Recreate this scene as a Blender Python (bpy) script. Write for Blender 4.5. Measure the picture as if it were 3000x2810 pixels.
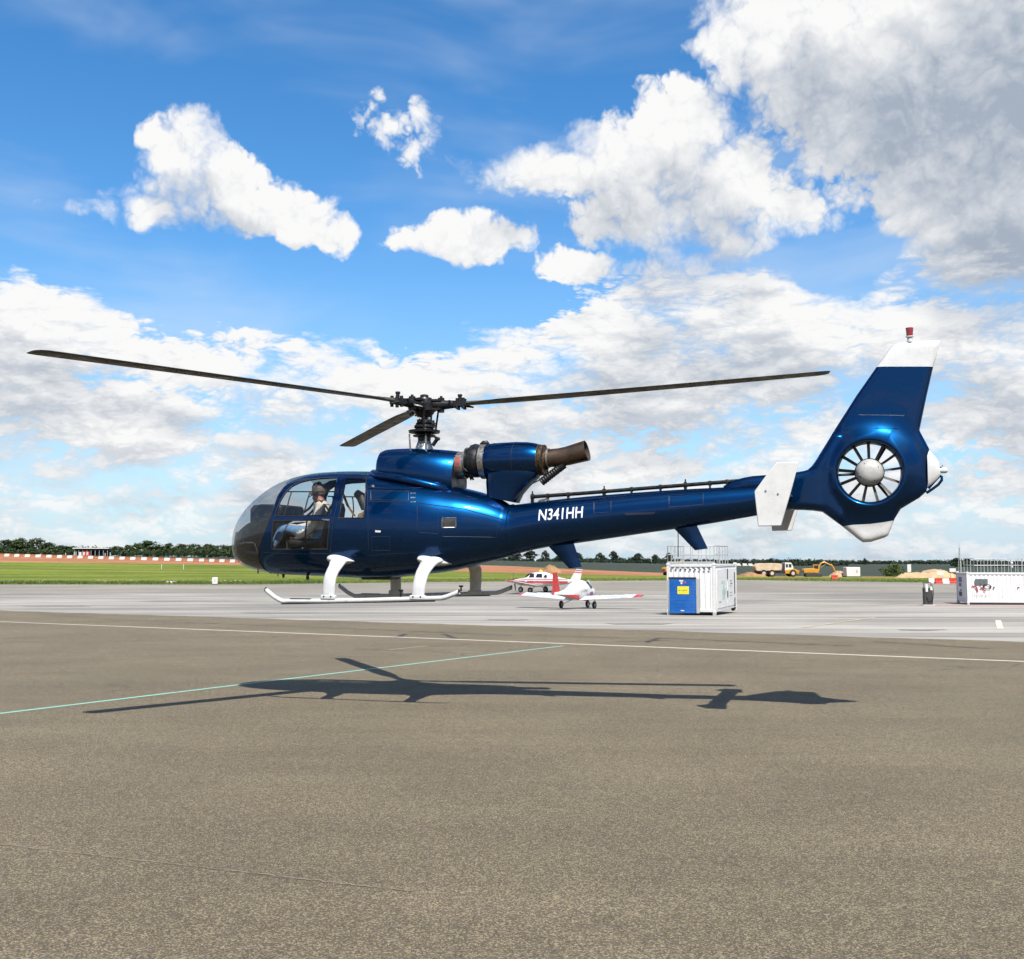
import bpy, bmesh, math, random
import numpy as np
from mathutils import Vector, Matrix

R = math.radians
scene = bpy.context.scene
for o in list(bpy.data.objects):
    bpy.data.objects.remove(o)
col = scene.collection

# ------------------------------------------------------------------ camera
FPX = 3000.0                      # focal length in photograph pixels
PITCH = math.atan(230.0 / FPX)
CAM = Vector((0.0, 0.0, 1.55))
cam_data = bpy.data.cameras.new('camera')
cam_data.sensor_width = 36.0
cam_data.lens = 36.0
cam_data.clip_start = 0.05
cam_data.clip_end = 20000.0
cam = bpy.data.objects.new('camera', cam_data)
cam.location = CAM
cam.rotation_euler = (R(90) + PITCH, 0, 0)
col.objects.link(cam)
scene.camera = cam
scene.render.resolution_x = 1024
scene.render.resolution_y = 959


def ray(px, py):
    """direction in the world of a point of the photograph (3000 x 2810)"""
    u = (px - 1500.0) / FPX
    v = (1405.0 - py) / FPX
    d = Vector((u, math.cos(PITCH) - v * math.sin(PITCH), math.sin(PITCH) + v * math.cos(PITCH)))
    return d.normalized()


def at(px, py, Y):
    d = ray(px, py)
    return CAM + d * (Y / d.y)


# ------------------------------------------------------------------ sun, sky, exposure
SUN_EL, SUN_AZ = R(53.5), R(169.5)          # azimuth clockwise from +Y (the way the camera looks)
sun_dir = Vector((math.sin(SUN_AZ) * math.cos(SUN_EL), math.cos(SUN_AZ) * math.cos(SUN_EL), math.sin(SUN_EL)))
sd = bpy.data.lights.new('sun', 'SUN')
sd.energy = 5.0
sd.angle = R(0.53)
sd.color = (1.0, 0.955, 0.88)
so = bpy.data.objects.new('sun', sd)
so.rotation_euler = (-sun_dir).to_track_quat('-Z', 'Y').to_euler()
so.location = (0, -20, 60)
col.objects.link(so)

scene.view_settings.view_transform = 'Standard'
scene.view_settings.look = 'None'
scene.view_settings.exposure = 1.0
scene.view_settings.gamma = 1.0
scene.view_settings.use_curve_mapping = False

world = bpy.data.worlds.new('World')
scene.world = world
world.use_nodes = True
SKY_STRENGTH = 0.1


class NT:
    """small helper for wiring node trees"""
    def __init__(self, tree):
        self.t = tree

    def n(self, kind, **kw):
        nd = self.t.nodes.new(kind)
        for k, v in kw.items():
            setattr(nd, k, v)
        return nd

    def set(self, nd, key, val):
        s = nd.inputs[key]
        if isinstance(val, bpy.types.NodeSocket):
            self.t.links.new(val, s)
        else:
            s.default_value = val

    def math(self, op, a, b=0.0, c=0.0, clamp=False):
        nd = self.n('ShaderNodeMath', operation=op, use_clamp=clamp)
        self.set(nd, 0, a)
        self.set(nd, 1, b)
        if len(nd.inputs) > 2:
            self.set(nd, 2, c)
        return nd.outputs[0]

    def vec(self, op, a, b=(0, 0, 0), scale=None):
        nd = self.n('ShaderNodeVectorMath', operation=op)
        self.set(nd, 0, a)
        if op != 'SCALE' and op not in ('LENGTH', 'NORMALIZE'):
            self.set(nd, 1, b)
        if scale is not None:
            self.set(nd, 'Scale', scale)
        return nd.outputs['Value'] if op in ('LENGTH', 'DOT_PRODUCT', 'DISTANCE') else nd.outputs[0]

    def comb(self, x, y, z):
        nd = self.n('ShaderNodeCombineXYZ')
        for i, v in enumerate((x, y, z)):
            self.set(nd, i, v)
        return nd.outputs[0]

    def sep(self, v):
        nd = self.n('ShaderNodeSeparateXYZ')
        self.set(nd, 0, v)
        return nd.outputs

    def noise(self, v, scale, detail=6, rough=0.55, dist=0.0, lac=2.0, out='Fac'):
        nd = self.n('ShaderNodeTexNoise')
        nd.noise_dimensions = '3D'
        self.set(nd, 'Vector', v)
        self.set(nd, 'Scale', scale)
        self.set(nd, 'Detail', detail)
        self.set(nd, 'Roughness', rough)
        self.set(nd, 'Lacunarity', lac)
        self.set(nd, 'Distortion', dist)
        return nd.outputs['Color' if out == 'Color' else 0]

    def voro(self, v, scale, detail=0.0, rough=0.5, feature='F1', smooth=0.3, rand=1.0, out='Distance'):
        nd = self.n('ShaderNodeTexVoronoi', feature=feature)
        self.set(nd, 'Vector', v)
        self.set(nd, 'Scale', scale)
        if 'Detail' in nd.inputs:
            self.set(nd, 'Detail', detail)
            self.set(nd, 'Roughness', rough)
        if feature == 'SMOOTH_F1':
            self.set(nd, 'Smoothness', smooth)
        self.set(nd, 'Randomness', rand)
        return nd.outputs[out]

    def ramp(self, v, a, b, c=0.0, d=1.0, smooth=True):
        nd = self.n('ShaderNodeMapRange')
        nd.interpolation_type = 'SMOOTHSTEP' if smooth else 'LINEAR'
        nd.clamp = True
        for i, x in enumerate((v, a, b, c, d)):
            self.set(nd, i, x)
        return nd.outputs[0]

    def mix(self, f, a, b, blend='MIX'):
        nd = self.n('ShaderNodeMix', data_type='RGBA', blend_type=blend)
        self.set(nd, 'Factor', f)
        self.set(nd, 6, a)
        self.set(nd, 7, b)
        return nd.outputs[2]

    def bump(self, h, strength=0.2, dist=0.02):
        nd = self.n('ShaderNodeBump')
        self.set(nd, 'Height', h)
        self.set(nd, 'Strength', strength)
        self.set(nd, 'Distance', dist)
        return nd.outputs[0]


# cloud masses of the sky, placed by the direction they stand in: photo x, y, half width, half height, weight
K = 1.509
CLOUDS = [
    # left cumulus
    (362, 295, 88, 76, 1.0), (425, 350, 118, 72, 1.0), (515, 402, 125, 56, 1.0), (605, 448, 88, 48, .9),
    (330, 395, 140, 42, .7), (215, 400, 120, 22, .40),
    # wisps
    (735, 228, 30, 46, .24), (785, 290, 46, 38, .26), (832, 258, 26, 52, .24), (762, 262, 32, 32, .24),
    # centre cumulus
    (1318, 266, 120, 98, 1.1), (1215, 310, 140, 84, 1.0), (1060, 338, 175, 58, .95), (1405, 362, 145, 108, 1.1),
    (1300, 410, 220, 78, 1.0), (1530, 415, 105, 64, .8), (1640, 375, 48, 50, .5), (1450, 465, 110, 56, .75),
    # small one left of it
    (905, 462, 130, 46, .85), (840, 480, 95, 24, .6),
    # great cloud, upper right
    (1450, 55, 120, 80, .9), (1600, 85, 220, 130, 1.2), (1850, 110, 330, 200, 1.6), (1990, 380, 260, 180, 1.5),
    (2080, 100, 350, 350, 1.6), (1720, 255, 150, 90, .8), (1870, 300, 170, 160, 1.2), (1745, 425, 34, 48, .45),
    # bank in the middle right
    (1300, 565, 130, 92, .95), (1200, 650, 200, 84, 1.0), (1430, 620, 210, 96, 1.1), (1400, 505, 90, 44, .5), (1130, 522, 95, 32, .5),
    (1600, 650, 210, 90, 1.1), (1830, 665, 220, 86, 1.1), (1730, 560, 55, 34, .45), (1980, 710, 150, 100, 1.0),
    (1000, 695, 120, 60, .85), (890, 745, 140, 52, .75), (1300, 735, 400, 80, 1.0),
    # bank on the left
    (110, 615, 160, 66, 1.0), (60, 680, 170, 60, .95), (240, 685, 160, 55, .8), (350, 665, 45, 22, .4),
    (600, 705, 80, 60, .65), (540, 780, 150, 70, .75), (180, 800, 250, 70, .75),
]
GAPS = [(1650, 505, 110, 70, .9), (1050, 600, 110, 50, .8), (790, 600, 210, 80, .9), (470, 575, 230, 60, .8)]


def build_sky():
    sky_nodes(cloud_field('cloud_field', True), cloud_field('cloud_field_soft', False))


def cloud_field(name, full):
    g = bpy.data.node_groups.new(name, 'ShaderNodeTree')
    g.interface.new_socket('Dir', in_out='INPUT', socket_type='NodeSocketVector')
    g.interface.new_socket('Density', in_out='OUTPUT', socket_type='NodeSocketFloat')
    g.interface.new_socket('Billow', in_out='OUTPUT', socket_type='NodeSocketFloat')
    N = NT(g)
    gi, go = N.n('NodeGroupInput'), N.n('NodeGroupOutput')
    p = N.vec('SCALE', gi.outputs[0], scale=10.0)
    wn = N.vec('SUBTRACT', N.noise(p, 1.6, 4 if full else 1, .60, out='Color'), (.5, .5, .5))
    pw = N.vec('ADD', p, N.vec('SCALE', wn, scale=.55))

    def masses(items):
        acc = None
        for (x, y, rx, ry, s) in items:
            c = ray(x * K, y * K) * 10.0
            a, b = rx * K / 300.0, ry * K / 300.0
            nd = N.n('ShaderNodeVectorMath', operation='MULTIPLY_ADD')
            N.set(nd, 0, pw)
            N.set(nd, 1, (1 / a, 1 / a, 1 / b))
            N.set(nd, 2, (-c.x / a, -c.y / a, -c.z / b))
            r2 = N.vec('DOT_PRODUCT', nd.outputs[0], nd.outputs[0])
            v = N.math('MULTIPLY_ADD', r2, -s, s)
            acc = v if acc is None else N.math('MAXIMUM', acc, v)
        return acc
    acc = N.math('MAXIMUM', masses(CLOUDS), -1.2)
    hole = N.math('MAXIMUM', masses(GAPS), 0.0)
    # the band of small clouds that gathers towards the horizon, and scattered ones all round
    s = N.sep(p)
    el = N.math('DIVIDE', s[2], 10.0)
    hor = N.math('SQRT', N.math('ADD', N.math('MULTIPLY', s[0], s[0]), N.math('MULTIPLY', s[1], s[1])))
    lg = N.math('LOGARITHM', N.math('ADD', N.math('MAXIMUM', el, 0.0), .035), 2.718)
    stretch = N.math('ADD', .55, N.math('MULTIPLY', N.math('MAXIMUM', el, 0.0), 1.2))
    inv = N.math('DIVIDE', 10.0, N.math('MULTIPLY', hor, stretch))
    pb = N.comb(N.math('MULTIPLY', s[0], inv), N.math('MULTIPLY', s[1], inv), N.math('MULTIPLY', lg, 3.3))
    pb = N.vec('ADD', pb, N.vec('SCALE', wn, scale=.5))
    nb = N.noise(pb, .74, 3 if full else 1, .5)
    bias = N.ramp(el, .16, .28, .56, -1.05)
    band = N.math('MULTIPLY_ADD', N.math('SUBTRACT', nb, .5), 3.0, bias)
    band = N.math('MINIMUM', band, .9)
    high = N.noise(p, .32, 2 if full else 1, .5)
    ahead = N.ramp(s[1], 5.5, 7.5, 0.0, -1.5)      # ahead the masses listed above stand instead
    high = N.math('MULTIPLY_ADD', N.math('SUBTRACT', high, .53), 5.0, ahead)
    acc = N.math('SMOOTH_MAX', acc, band, .3)
    acc = N.math('MAXIMUM', acc, N.math('MINIMUM', high, 1.3))
    acc = N.math('SUBTRACT', acc, hole)
    if full:
        # cauliflower billows: rounded lobes with creases between, finer and finer, finer still near the horizon
        near = N.math('MAXIMUM', N.math('SUBTRACT', 1.55, N.math('MULTIPLY', el, 2.6)), .85)
        pq = N.vec('SCALE', N.vec('ADD', p, N.vec('SCALE', wn, scale=.35)), scale=near)
        bil = None
        for sc, am in ((1.5, .42), (3.2, .32), (6.9, .21), (14.5, .12), (30.0, .055)):
            n_ = N.math('ABSOLUTE', N.math('MULTIPLY_ADD', N.noise(pq, sc, 0, .5), 2.0, -1.0))
            t_ = N.math('MULTIPLY', n_, am * 2.0)
            bil = t_ if bil is None else N.math('ADD', bil, t_)
        bil = N.math('SUBTRACT', bil, .48)
    else:
        bil = N.math('MULTIPLY', acc, 0.0)
    D = N.math('MULTIPLY_ADD', bil, .95, acc)
    g.links.new(D, go.inputs[0])
    g.links.new(bil, go.inputs[1])
    return g


def sky_nodes(g_full, g_soft):
    T = NT(world.node_tree)
    t = world.node_tree
    t.nodes.clear()
    out = T.n('ShaderNodeOutputWorld')
    bg = T.n('ShaderNodeBackground')
    sky = T.n('ShaderNodeTexSky', sky_type='NISHITA')
    sky.sun_disc = False
    sky.sun_elevation = SUN_EL
    sky.sun_rotation = SUN_AZ
    sky.altitude = 0
    sky.air_density = 1.0
    sky.dust_density = 0.35
    sky.ozone_density = 2.2
    tc = T.n('ShaderNodeTexCoord')
    d = T.vec('NORMALIZE', tc.outputs['Generated'])

    def field(off, g):
        nd = T.n('ShaderNodeGroup')
        nd.node_tree = g
        T.set(nd, 0, T.vec('ADD', d, off))
        return nd.outputs
    F0 = field((0, 0, 0), g_full)
    D0, B0 = F0[0], F0[1]
    D1 = field((.005, 0, .010), g_full)[0]
    D2 = field((.004, 0, .050), g_soft)[0]
    z = T.sep(d)[2]
    soft = T.ramp(T.noise(d, 7.0, 1, .5), .40, .62, .36, 1.05)
    alpha = T.ramp(D0, -.03, soft)
    relief = T.math('MULTIPLY', T.math('MAXIMUM', T.math('MINIMUM', T.math('SUBTRACT', D0, D1), .35), -.35), .34)
    crease = T.math('MULTIPLY', B0, .26)
    under = T.ramp(D2, .05, 1.5, 0.0, -.80, smooth=False)
    lum = T.math('ADD', T.math('ADD', T.math('ADD', .98, relief), crease), under, clamp=True)
    shade = T.mix(T.ramp(lum, .10, .98, smooth=False), (.40, .465, .565, 1), (1.0, 1.0, .995, 1))
    cloud = T.vec('SCALE', shade, scale=.96 / SKY_STRENGTH)
    # sky colour, a little deeper than the model's, and a thin high veil
    hs = T.n('ShaderNodeHueSaturation')
    T.set(hs, 'Saturation', 1.34)
    T.set(hs, 'Value', 1.85)
    T.set(hs, 'Color', sky.outputs[0])
    base = T.mix(T.ramp(z, -.02, .30, .80, .0, smooth=False), hs.outputs[0], (.33 / SKY_STRENGTH, .58 / SKY_STRENGTH, .86 / SKY_STRENGTH, 1))
    sv = T.vec('MULTIPLY', d, (1.0, 1.0, 4.2))
    sv = T.vec('ADD', sv, T.vec('SCALE', T.noise(d, 4.0, 0, .5, out='Color'), scale=.25))
    veil = T.ramp(T.noise(sv, 2.6, 4, .55), .40, .78, 0.0, .42)
    skyc = T.mix(veil, base, (.72 / SKY_STRENGTH, .80 / SKY_STRENGTH, .90 / SKY_STRENGTH, 1))
    fade = T.ramp(z, .0, .08, .70, 1.0)
    res = T.mix(T.math('MULTIPLY', alpha, fade), skyc, cloud)
    t.links.new(res, bg.inputs['Color'])
    bg.inputs['Strength'].default_value = SKY_STRENGTH * .5
    t.links.new(bg.outputs[0], out.inputs[0])


build_sky()
world.cycles.sampling_method = 'MANUAL'
world.cycles.sample_map_resolution = 256
cy = scene.cycles
cy.use_adaptive_sampling = True
cy.adaptive_min_samples = 8
cy.adaptive_threshold = .02
cy.max_bounces = 7
cy.diffuse_bounces = 2
cy.glossy_bounces = 3
cy.transmission_bounces = 4
cy.transparent_max_bounces = 16
cy.caustics_reflective = False
cy.caustics_refractive = False


# ------------------------------------------------------------------ helpers: tags, meshes, materials
def tag(o, label=None, cat=None, group=None, kind=None):
    if label:
        o['label'] = label
    if cat:
        o['category'] = cat
    if group:
        o['group'] = group
    if kind:
        o['kind'] = kind
    return o


def empty(name, loc, rz=0.0, label=None, cat=None, group=None):
    o = bpy.data.objects.new(name, None)
    o.empty_display_size = .2
    o.location = loc
    o.rotation_euler = (0, 0, rz)
    col.objects.link(o)
    return tag(o, label, cat, group)


def link(name, me, parent=None, loc=None, rot=None, scale=None):
    o = bpy.data.objects.new(name, me)
    col.objects.link(o)
    if parent is not None:
        o.parent = parent
    if loc is not None:
        o.location = loc
    if rot is not None:
        o.rotation_euler = rot
    if scale is not None:
        o.scale = scale
    return o


def copy_tree(o, parent=None):
    c = o.copy()
    col.objects.link(c)
    c.parent = parent
    for ch in o.children:
        copy_tree(ch, c)
    return c


class MB:
    """collects shapes and links them as one mesh object"""
    def __init__(self):
        self.v, self.f, self.m = [], [], []
        self.mi = 0

    def add(self, vs, fs):
        b = len(self.v)
        self.v += [tuple(v) for v in vs]
        self.f += [tuple(i + b for i in f) for f in fs]
        self.m += [self.mi] * len(fs)
        return self

    def box(self, c, s, rot=None):
        vs = [Vector((x * s[0] / 2, y * s[1] / 2, z * s[2] / 2)) for x in (-1, 1) for y in (-1, 1) for z in (-1, 1)]
        if rot is not None:
            vs = [rot @ v for v in vs]
        vs = [v + Vector(c) for v in vs]
        return self.add(vs, [(0, 1, 3, 2), (4, 6, 7, 5), (0, 4, 5, 1), (2, 3, 7, 6), (0, 2, 6, 4), (1, 5, 7, 3)])

    def rings(self, rings, closed=True, cap0=True, cap1=True, loop=False):
        n = len(rings[0])
        vs = [p for r in rings for p in r]
        fs = []
        m = len(rings)
        for i in range(m if loop else m - 1):
            a, b = i * n, ((i + 1) % m) * n
            for j in range(n if closed else n - 1):
                k = (j + 1) % n
                fs.append((a + j, a + k, b + k, b + j))
        if cap0 and not loop:
            fs.append(tuple(range(n - 1, -1, -1)))
        if cap1 and not loop:
            fs.append(tuple((m - 1) * n + j for j in range(n)))
        return self.add(vs, fs)

    def tube(self, pts, r, n=10, cap=True, flat=None, side=None):
        """swept round (or flattened) section; r one radius or one per point"""
        pts = [Vector(p) for p in pts]
        rs = r if isinstance(r, (list, tuple)) else [r] * len(pts)
        rings = []
        prev = None
        for i, p in enumerate(pts):
            if i == 0:
                t = pts[1] - p
            elif i == len(pts) - 1:
                t = p - pts[i - 1]
            else:
                t = (pts[i + 1] - p).normalized() + (p - pts[i - 1]).normalized()
            t.normalize()
            ref = Vector(side) if side is not None else (prev if prev is not None else (Vector((0, 0, 1)) if abs(t.z) < .9 else Vector((1, 0, 0))))
            a = ref - t * ref.dot(t)
            if a.length < 1e-6:
                a = t.orthogonal()
            a.normalize()
            if side is None:
                prev = a
            b = t.cross(a)
            ri = rs[i]
            ra, rb = (ri if isinstance(ri, (list, tuple)) else (ri, ri * (flat or 1.0)))
            rings.append([p + a * (ra * math.cos(2 * math.pi * k / n)) + b * (rb * math.sin(2 * math.pi * k / n)) for k in range(n)])
        return self.rings(rings, True, cap, cap)

    def lathe(self, prof, c=(0, 0, 0), axis=(0, 0, 1), n=32, cap0=False, cap1=False):
        """prof: (radius, distance along axis)"""
        ax = Vector(axis).normalized()
        a = ax.orthogonal().normalized()
        b = ax.cross(a)
        c = Vector(c)
        rings = [[c + ax * h + (a * math.cos(2 * math.pi * k / n) + b * math.sin(2 * math.pi * k / n)) * max(r, 1e-4) for k in range(n)] for r, h in prof]
        return self.rings(rings, True, cap0, cap1)

    def prism(self, poly, f, t):
        """poly: 2-d outline, f(u, v, w) -> point, thickness from -t/2 to t/2"""
        n = len(poly)
        vs = [f(u, v, -t / 2) for u, v in poly] + [f(u, v, t / 2) for u, v in poly]
        fs = [tuple(range(n - 1, -1, -1)), tuple(range(n, 2 * n))]
        fs += [(i, (i + 1) % n, n + (i + 1) % n, n + i) for i in range(n)]
        return self.add(vs, fs)

    def mesh(self, name, mats, smooth=None):
        me = bpy.data.meshes.new(name)
        me.from_pydata(self.v, [], self.f)
        for m in (mats if isinstance(mats, (list, tuple)) else [mats]):
            me.materials.append(m)
        if any(self.m):
            me.polygons.foreach_set('material_index', self.m)
        bm = bmesh.new()
        bm.from_mesh(me)
        bmesh.ops.recalc_face_normals(bm, faces=bm.faces)
        bm.to_mesh(me)
        bm.free()
        if smooth is not None:
            me.polygons.foreach_set('use_smooth', [True] * len(me.polygons))
            me.set_sharp_from_angle(angle=R(smooth))
        me.update()
        return me

    def build(self, name, mats, parent=None, smooth=None, bevel=None, loc=None, rot=None):
        o = link(name, self.mesh(name, mats, smooth), parent, loc, rot)
        if bevel:
            md = o.modifiers.new('bevel', 'BEVEL')
            md.width = bevel
            md.segments = 2
            md.limit_method = 'ANGLE'
            md.angle_limit = R(40)
            o.data.polygons.foreach_set('use_smooth', [True] * len(o.data.polygons))
            o.data.set_sharp_from_angle(angle=R(35))
        return o


ALBEDO = .60      # the colours below were read off the bright photograph; this brings them down to real reflectances


def material(name, color, rough=.5, metal=0.0, var=0.0, vscale=4.0, bump=0.0, bscale=60.0, coat=0.0, spec=.5, emit=None, stretch=None, dirt=None):
    """principled material with a little mottling, grain and wear"""
    m = bpy.data.materials.new(name)
    m.use_nodes = True
    T = NT(m.node_tree)
    p = m.node_tree.nodes['Principled BSDF']
    c4 = tuple(c * ALBEDO for c in color) + (1.0,)
    if dirt:
        dirt = tuple(c * ALBEDO for c in dirt[:3]) + (dirt[3],)
    p.inputs['Roughness'].default_value = rough
    p.inputs['Metallic'].default_value = metal
    p.inputs['Specular IOR Level'].default_value = spec
    p.inputs['Coat Weight'].default_value = coat
    p.inputs['Coat Roughness'].default_value = .04
    p.inputs['Base Color'].default_value = c4
    v = T.n('ShaderNodeTexCoord').outputs['Object']
    if stretch:
        v = T.vec('MULTIPLY', v, stretch)
    if var > 0:
        f = T.noise(v, vscale, 5, .6)
        f2 = T.ramp(f, .3, .7, 1 - var, 1 + var * .6)
        cc = T.vec('SCALE', c4[:3], scale=f2)
        if dirt:
            cc = T.mix(T.ramp(T.noise(v, vscale * .7, 6, .65), .52, .78, 0, dirt[3]), cc, tuple(dirt[:3]) + (1,))
        T.set(p, 'Base Color', cc)
        T.set(p, 'Roughness', T.ramp(f, .3, .7, max(rough - .12, .02), min(rough + .12, 1)))
    if bump > 0:
        T.set(p, 'Normal', T.bump(T.noise(v, bscale, 4, .6), bump, .01))
    if emit:
        p.inputs['Emission Color'].default_value = tuple(emit[:3]) + (1,)
        p.inputs['Emission Strength'].default_value = emit[3]
    return m


def glass_material(name, tint, gloss=.10, dark=0.0):
    """thin pane: what is behind shows through, with a reflection that grows towards grazing"""
    m = bpy.data.materials.new(name)
    m.use_nodes = True
    t = m.node_tree
    t.nodes.clear()
    T = NT(t)
    out = T.n('ShaderNodeOutputMaterial')
    tr = T.n('ShaderNodeBsdfTransparent')
    tr.inputs[0].default_value = tuple(tint) + (1,)
    gl = T.n('ShaderNodeBsdfGlossy')
    gl.inputs['Roughness'].default_value = .03
    gl.inputs['Color'].default_value = (.9, .93, .95, 1)
    lw = T.n('ShaderNodeLayerWeight')
    lw.inputs['Blend'].default_value = .5
    f = T.math('MULTIPLY_ADD', T.math('POWER', lw.outputs['Facing'], 4.5), .55, gloss * .3)
    mx = T.n('ShaderNodeMixShader')
    T.set(mx, 0, f)
    t.links.new(tr.outputs[0], mx.inputs[1])
    t.links.new(gl.outputs[0], mx.inputs[2])
    last = mx.outputs[0]
    if dark > 0:      # dust and scratches on the pane
        df = T.n('ShaderNodeBsdfDiffuse')
        df.inputs[0].default_value = (.25, .26, .27, 1)
        m2 = T.n('ShaderNodeMixShader')
        v = T.n('ShaderNodeTexCoord').outputs['Object']
        T.set(m2, 0, T.ramp(T.noise(v, 3.0, 5, .6), .3, .8, dark * .4, dark))
        t.links.new(last, m2.inputs[1])
        t.links.new(df.outputs[0], m2.inputs[2])
        last = m2.outputs[0]
    t.links.new(last, out.inputs[0])
    return m


# ------------------------------------------------------------------ terrain
# the apron falls gently away from the camera into a shallow dip; beyond it the land climbs on the left
ROWS = [-80, 0, 66, 75, 96, 120, 150, 250, 330, 800, 2000, 9000]
COLS = [-.5, -.25, 0, .25, .5]
ZT = [[2.0] * 5, [0] * 5, [-1.65] * 5, [-1.78] * 5, [-1.66] * 5, [-1.56] * 5, [-1.56] * 5,
      [.70, -.25, -2.15, -2.98, -3.1],
      [2.6, .95, -.85, -3.6, -4.2],
      [3.9, 2.3, -.6, -4.0, -4.6],
      [3.0, 1.0, -4.5, -9.0, -10.0],
      [-8, -14, -28, -38, -40]]


def ground_z(X, Y):
    Y = min(max(Y, ROWS[0]), ROWS[-1])
    t = min(max(X / max(Y, 1.0), COLS[0]), COLS[-1])
    i = max(k for k in range(len(ROWS) - 1) if ROWS[k] <= Y)
    fy = (Y - ROWS[i]) / (ROWS[i + 1] - ROWS[i])
    j = max(k for k in range(len(COLS) - 1) if COLS[k] <= t)
    fx = (t - COLS[j]) / (COLS[j + 1] - COLS[j])
    a = ZT[i][j] * (1 - fx) + ZT[i][j + 1] * fx
    b = ZT[i + 1][j] * (1 - fx) + ZT[i + 1][j + 1] * fx
    return a * (1 - fy) + b * fy


def ground_hit(px, py, ymax=4000.0):
    """where the line of sight through a photograph pixel meets the ground"""
    d = ray(px, py)
    Y = 3.0
    prev = None
    while Y < ymax:
        p = CAM + d * (Y / d.y)
        h = p.z - ground_z(p.x, p.y)
        if h <= 0:
            if prev:
                y0, h0 = prev
                Y = y0 + (Y - y0) * h0 / (h0 - h)
                p = CAM + d * (Y / d.y)
            return Vector((p.x, p.y, ground_z(p.x, p.y)))
        prev = (Y, h)
        Y *= 1.01
    p = CAM + d * (ymax / d.y)
    return Vector((p.x, p.y, ground_z(p.x, p.y)))


def on_ground(px, Y, dz=0.0):
    X = (px - 1500.0) / FPX * Y
    return Vector((X, Y, ground_z(X, Y) + dz))


# ground materials
def ground_material(name, build, albedo=ALBEDO):
    m = bpy.data.materials.new(name)
    m.use_nodes = True
    T = NT(m.node_tree)
    p = m.node_tree.nodes['Principled BSDF']
    v = T.n('ShaderNodeTexCoord').outputs['Object']
    build(T, p, v)
    if albedo != 1.0 and p.inputs['Base Color'].is_linked:
        src = p.inputs['Base Color'].links[0].from_socket
        T.set(p, 'Base Color', T.vec('SCALE', src, scale=albedo))
    return m


def asphalt_nodes(T, p, v):
    grain = T.voro(v, 135.0, 0, .5, 'F1', out='Color')
    gsep = T.sep(grain)
    stone = T.math('MULTIPLY_ADD', T.math('POWER', gsep[0], 2.6), 1.75, .50)
    fine = T.noise(v, 260.0, 2, .7)
    fine = T.ramp(fine, .25, .75, .62, 1.38)
    mid = T.ramp(T.noise(v, 14.0, 5, .7), .3, .7, .90, 1.10)
    big = T.noise(v, .33, 5, .6)
    patch = T.ramp(big, .30, .70, .90, 1.08)
    wear = T.ramp(T.noise(T.vec('MULTIPLY', v, (.35, 1.0, 1.0)), .9, 4, .55), .35, .65, .95, 1.04)
    patch = T.math('MULTIPLY', patch, wear)
    streak = T.ramp(T.noise(T.vec('MULTIPLY', v, (.12, 1.0, 1.0)), 1.5, 5, .62), .3, .7, .94, 1.05)
    k = T.math('MULTIPLY', T.math('MULTIPLY', stone, fine), T.math('MULTIPLY', mid, T.math('MULTIPLY', patch, streak)))
    hue = T.mix(T.ramp(gsep[1], .1, .9), (.200, .152, .086, 1), (.184, .158, .114, 1))
    hue = T.mix(T.ramp(T.noise(v, .22, 3, .5), .45, .68, 0, .55), hue, (.168, .146, .092, 1))
    c = T.vec('SCALE', hue, scale=k)
    # hair cracks, some weathered pale, some dark
    wv = T.vec('ADD', v, T.vec('SCALE', T.noise(v, .9, 5, .65, out='Color'), scale=1.4))
    edge = T.voro(wv, .13, 0, .5, 'DISTANCE_TO_EDGE')
    crack = T.ramp(edge, .0, .006, 1.0, 0.0)
    crack = T.math('MULTIPLY', crack, T.ramp(T.noise(v, .16, 2, .5), .50, .62))
    c = T.mix(T.math('MULTIPLY', crack, .6), c, (.055, .048, .04, 1))
    spots = T.ramp(T.noise(v, 1.9, 3, .5), .73, .80, 0, .45)
    c = T.mix(spots, c, (.09, .08, .065, 1))
    T.set(p, 'Base Color', c)
    p.inputs['Roughness'].default_value = .85
    p.inputs['Specular IOR Level'].default_value = .3
    h = T.math('ADD', T.math('MULTIPLY', gsep[0], .6), fine)
    T.set(p, 'Normal', T.bump(h, .55, .006))


def concrete_nodes(T, p, v):
    st = T.vec('MULTIPLY', v, (.10, 1.0, 1.0))
    s1 = T.noise(st, .55, 6, .66)
    s2 = T.noise(T.vec('MULTIPLY', v, (.25, 1.0, 1.0)), .16, 5, .6)
    k = T.math('MULTIPLY', T.ramp(s1, .30, .70, .55, 1.16), T.ramp(s2, .32, .68, .66, 1.16))
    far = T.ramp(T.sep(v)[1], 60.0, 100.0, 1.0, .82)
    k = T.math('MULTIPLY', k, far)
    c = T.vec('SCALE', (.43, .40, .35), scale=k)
    stain = T.ramp(T.noise(T.vec('MULTIPLY', v, (.10, 1.0, 1.0)), .45, 5, .62), .57, .70, 0, .75)
    c = T.mix(stain, c, (.17, .155, .13, 1))
    T.set(p, 'Base Color', c)
    p.inputs['Roughness'].default_value = .85
    T.set(p, 'Normal', T.bump(T.noise(v, 20.0, 5, .7), .3, .01))


def old_tarmac_nodes(T, p, v):
    s1 = T.noise(T.vec('MULTIPLY', v, (.10, 1.0, 1.0)), .5, 6, .66)
    k = T.math('MULTIPLY', T.ramp(s1, .28, .72, .75, 1.2), T.ramp(T.noise(v, .06, 3, .5), .3, .7, .85, 1.15))
    T.set(p, 'Base Color', T.vec('SCALE', (.27, .245, .20), scale=k))
    p.inputs['Roughness'].default_value = .9


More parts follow.
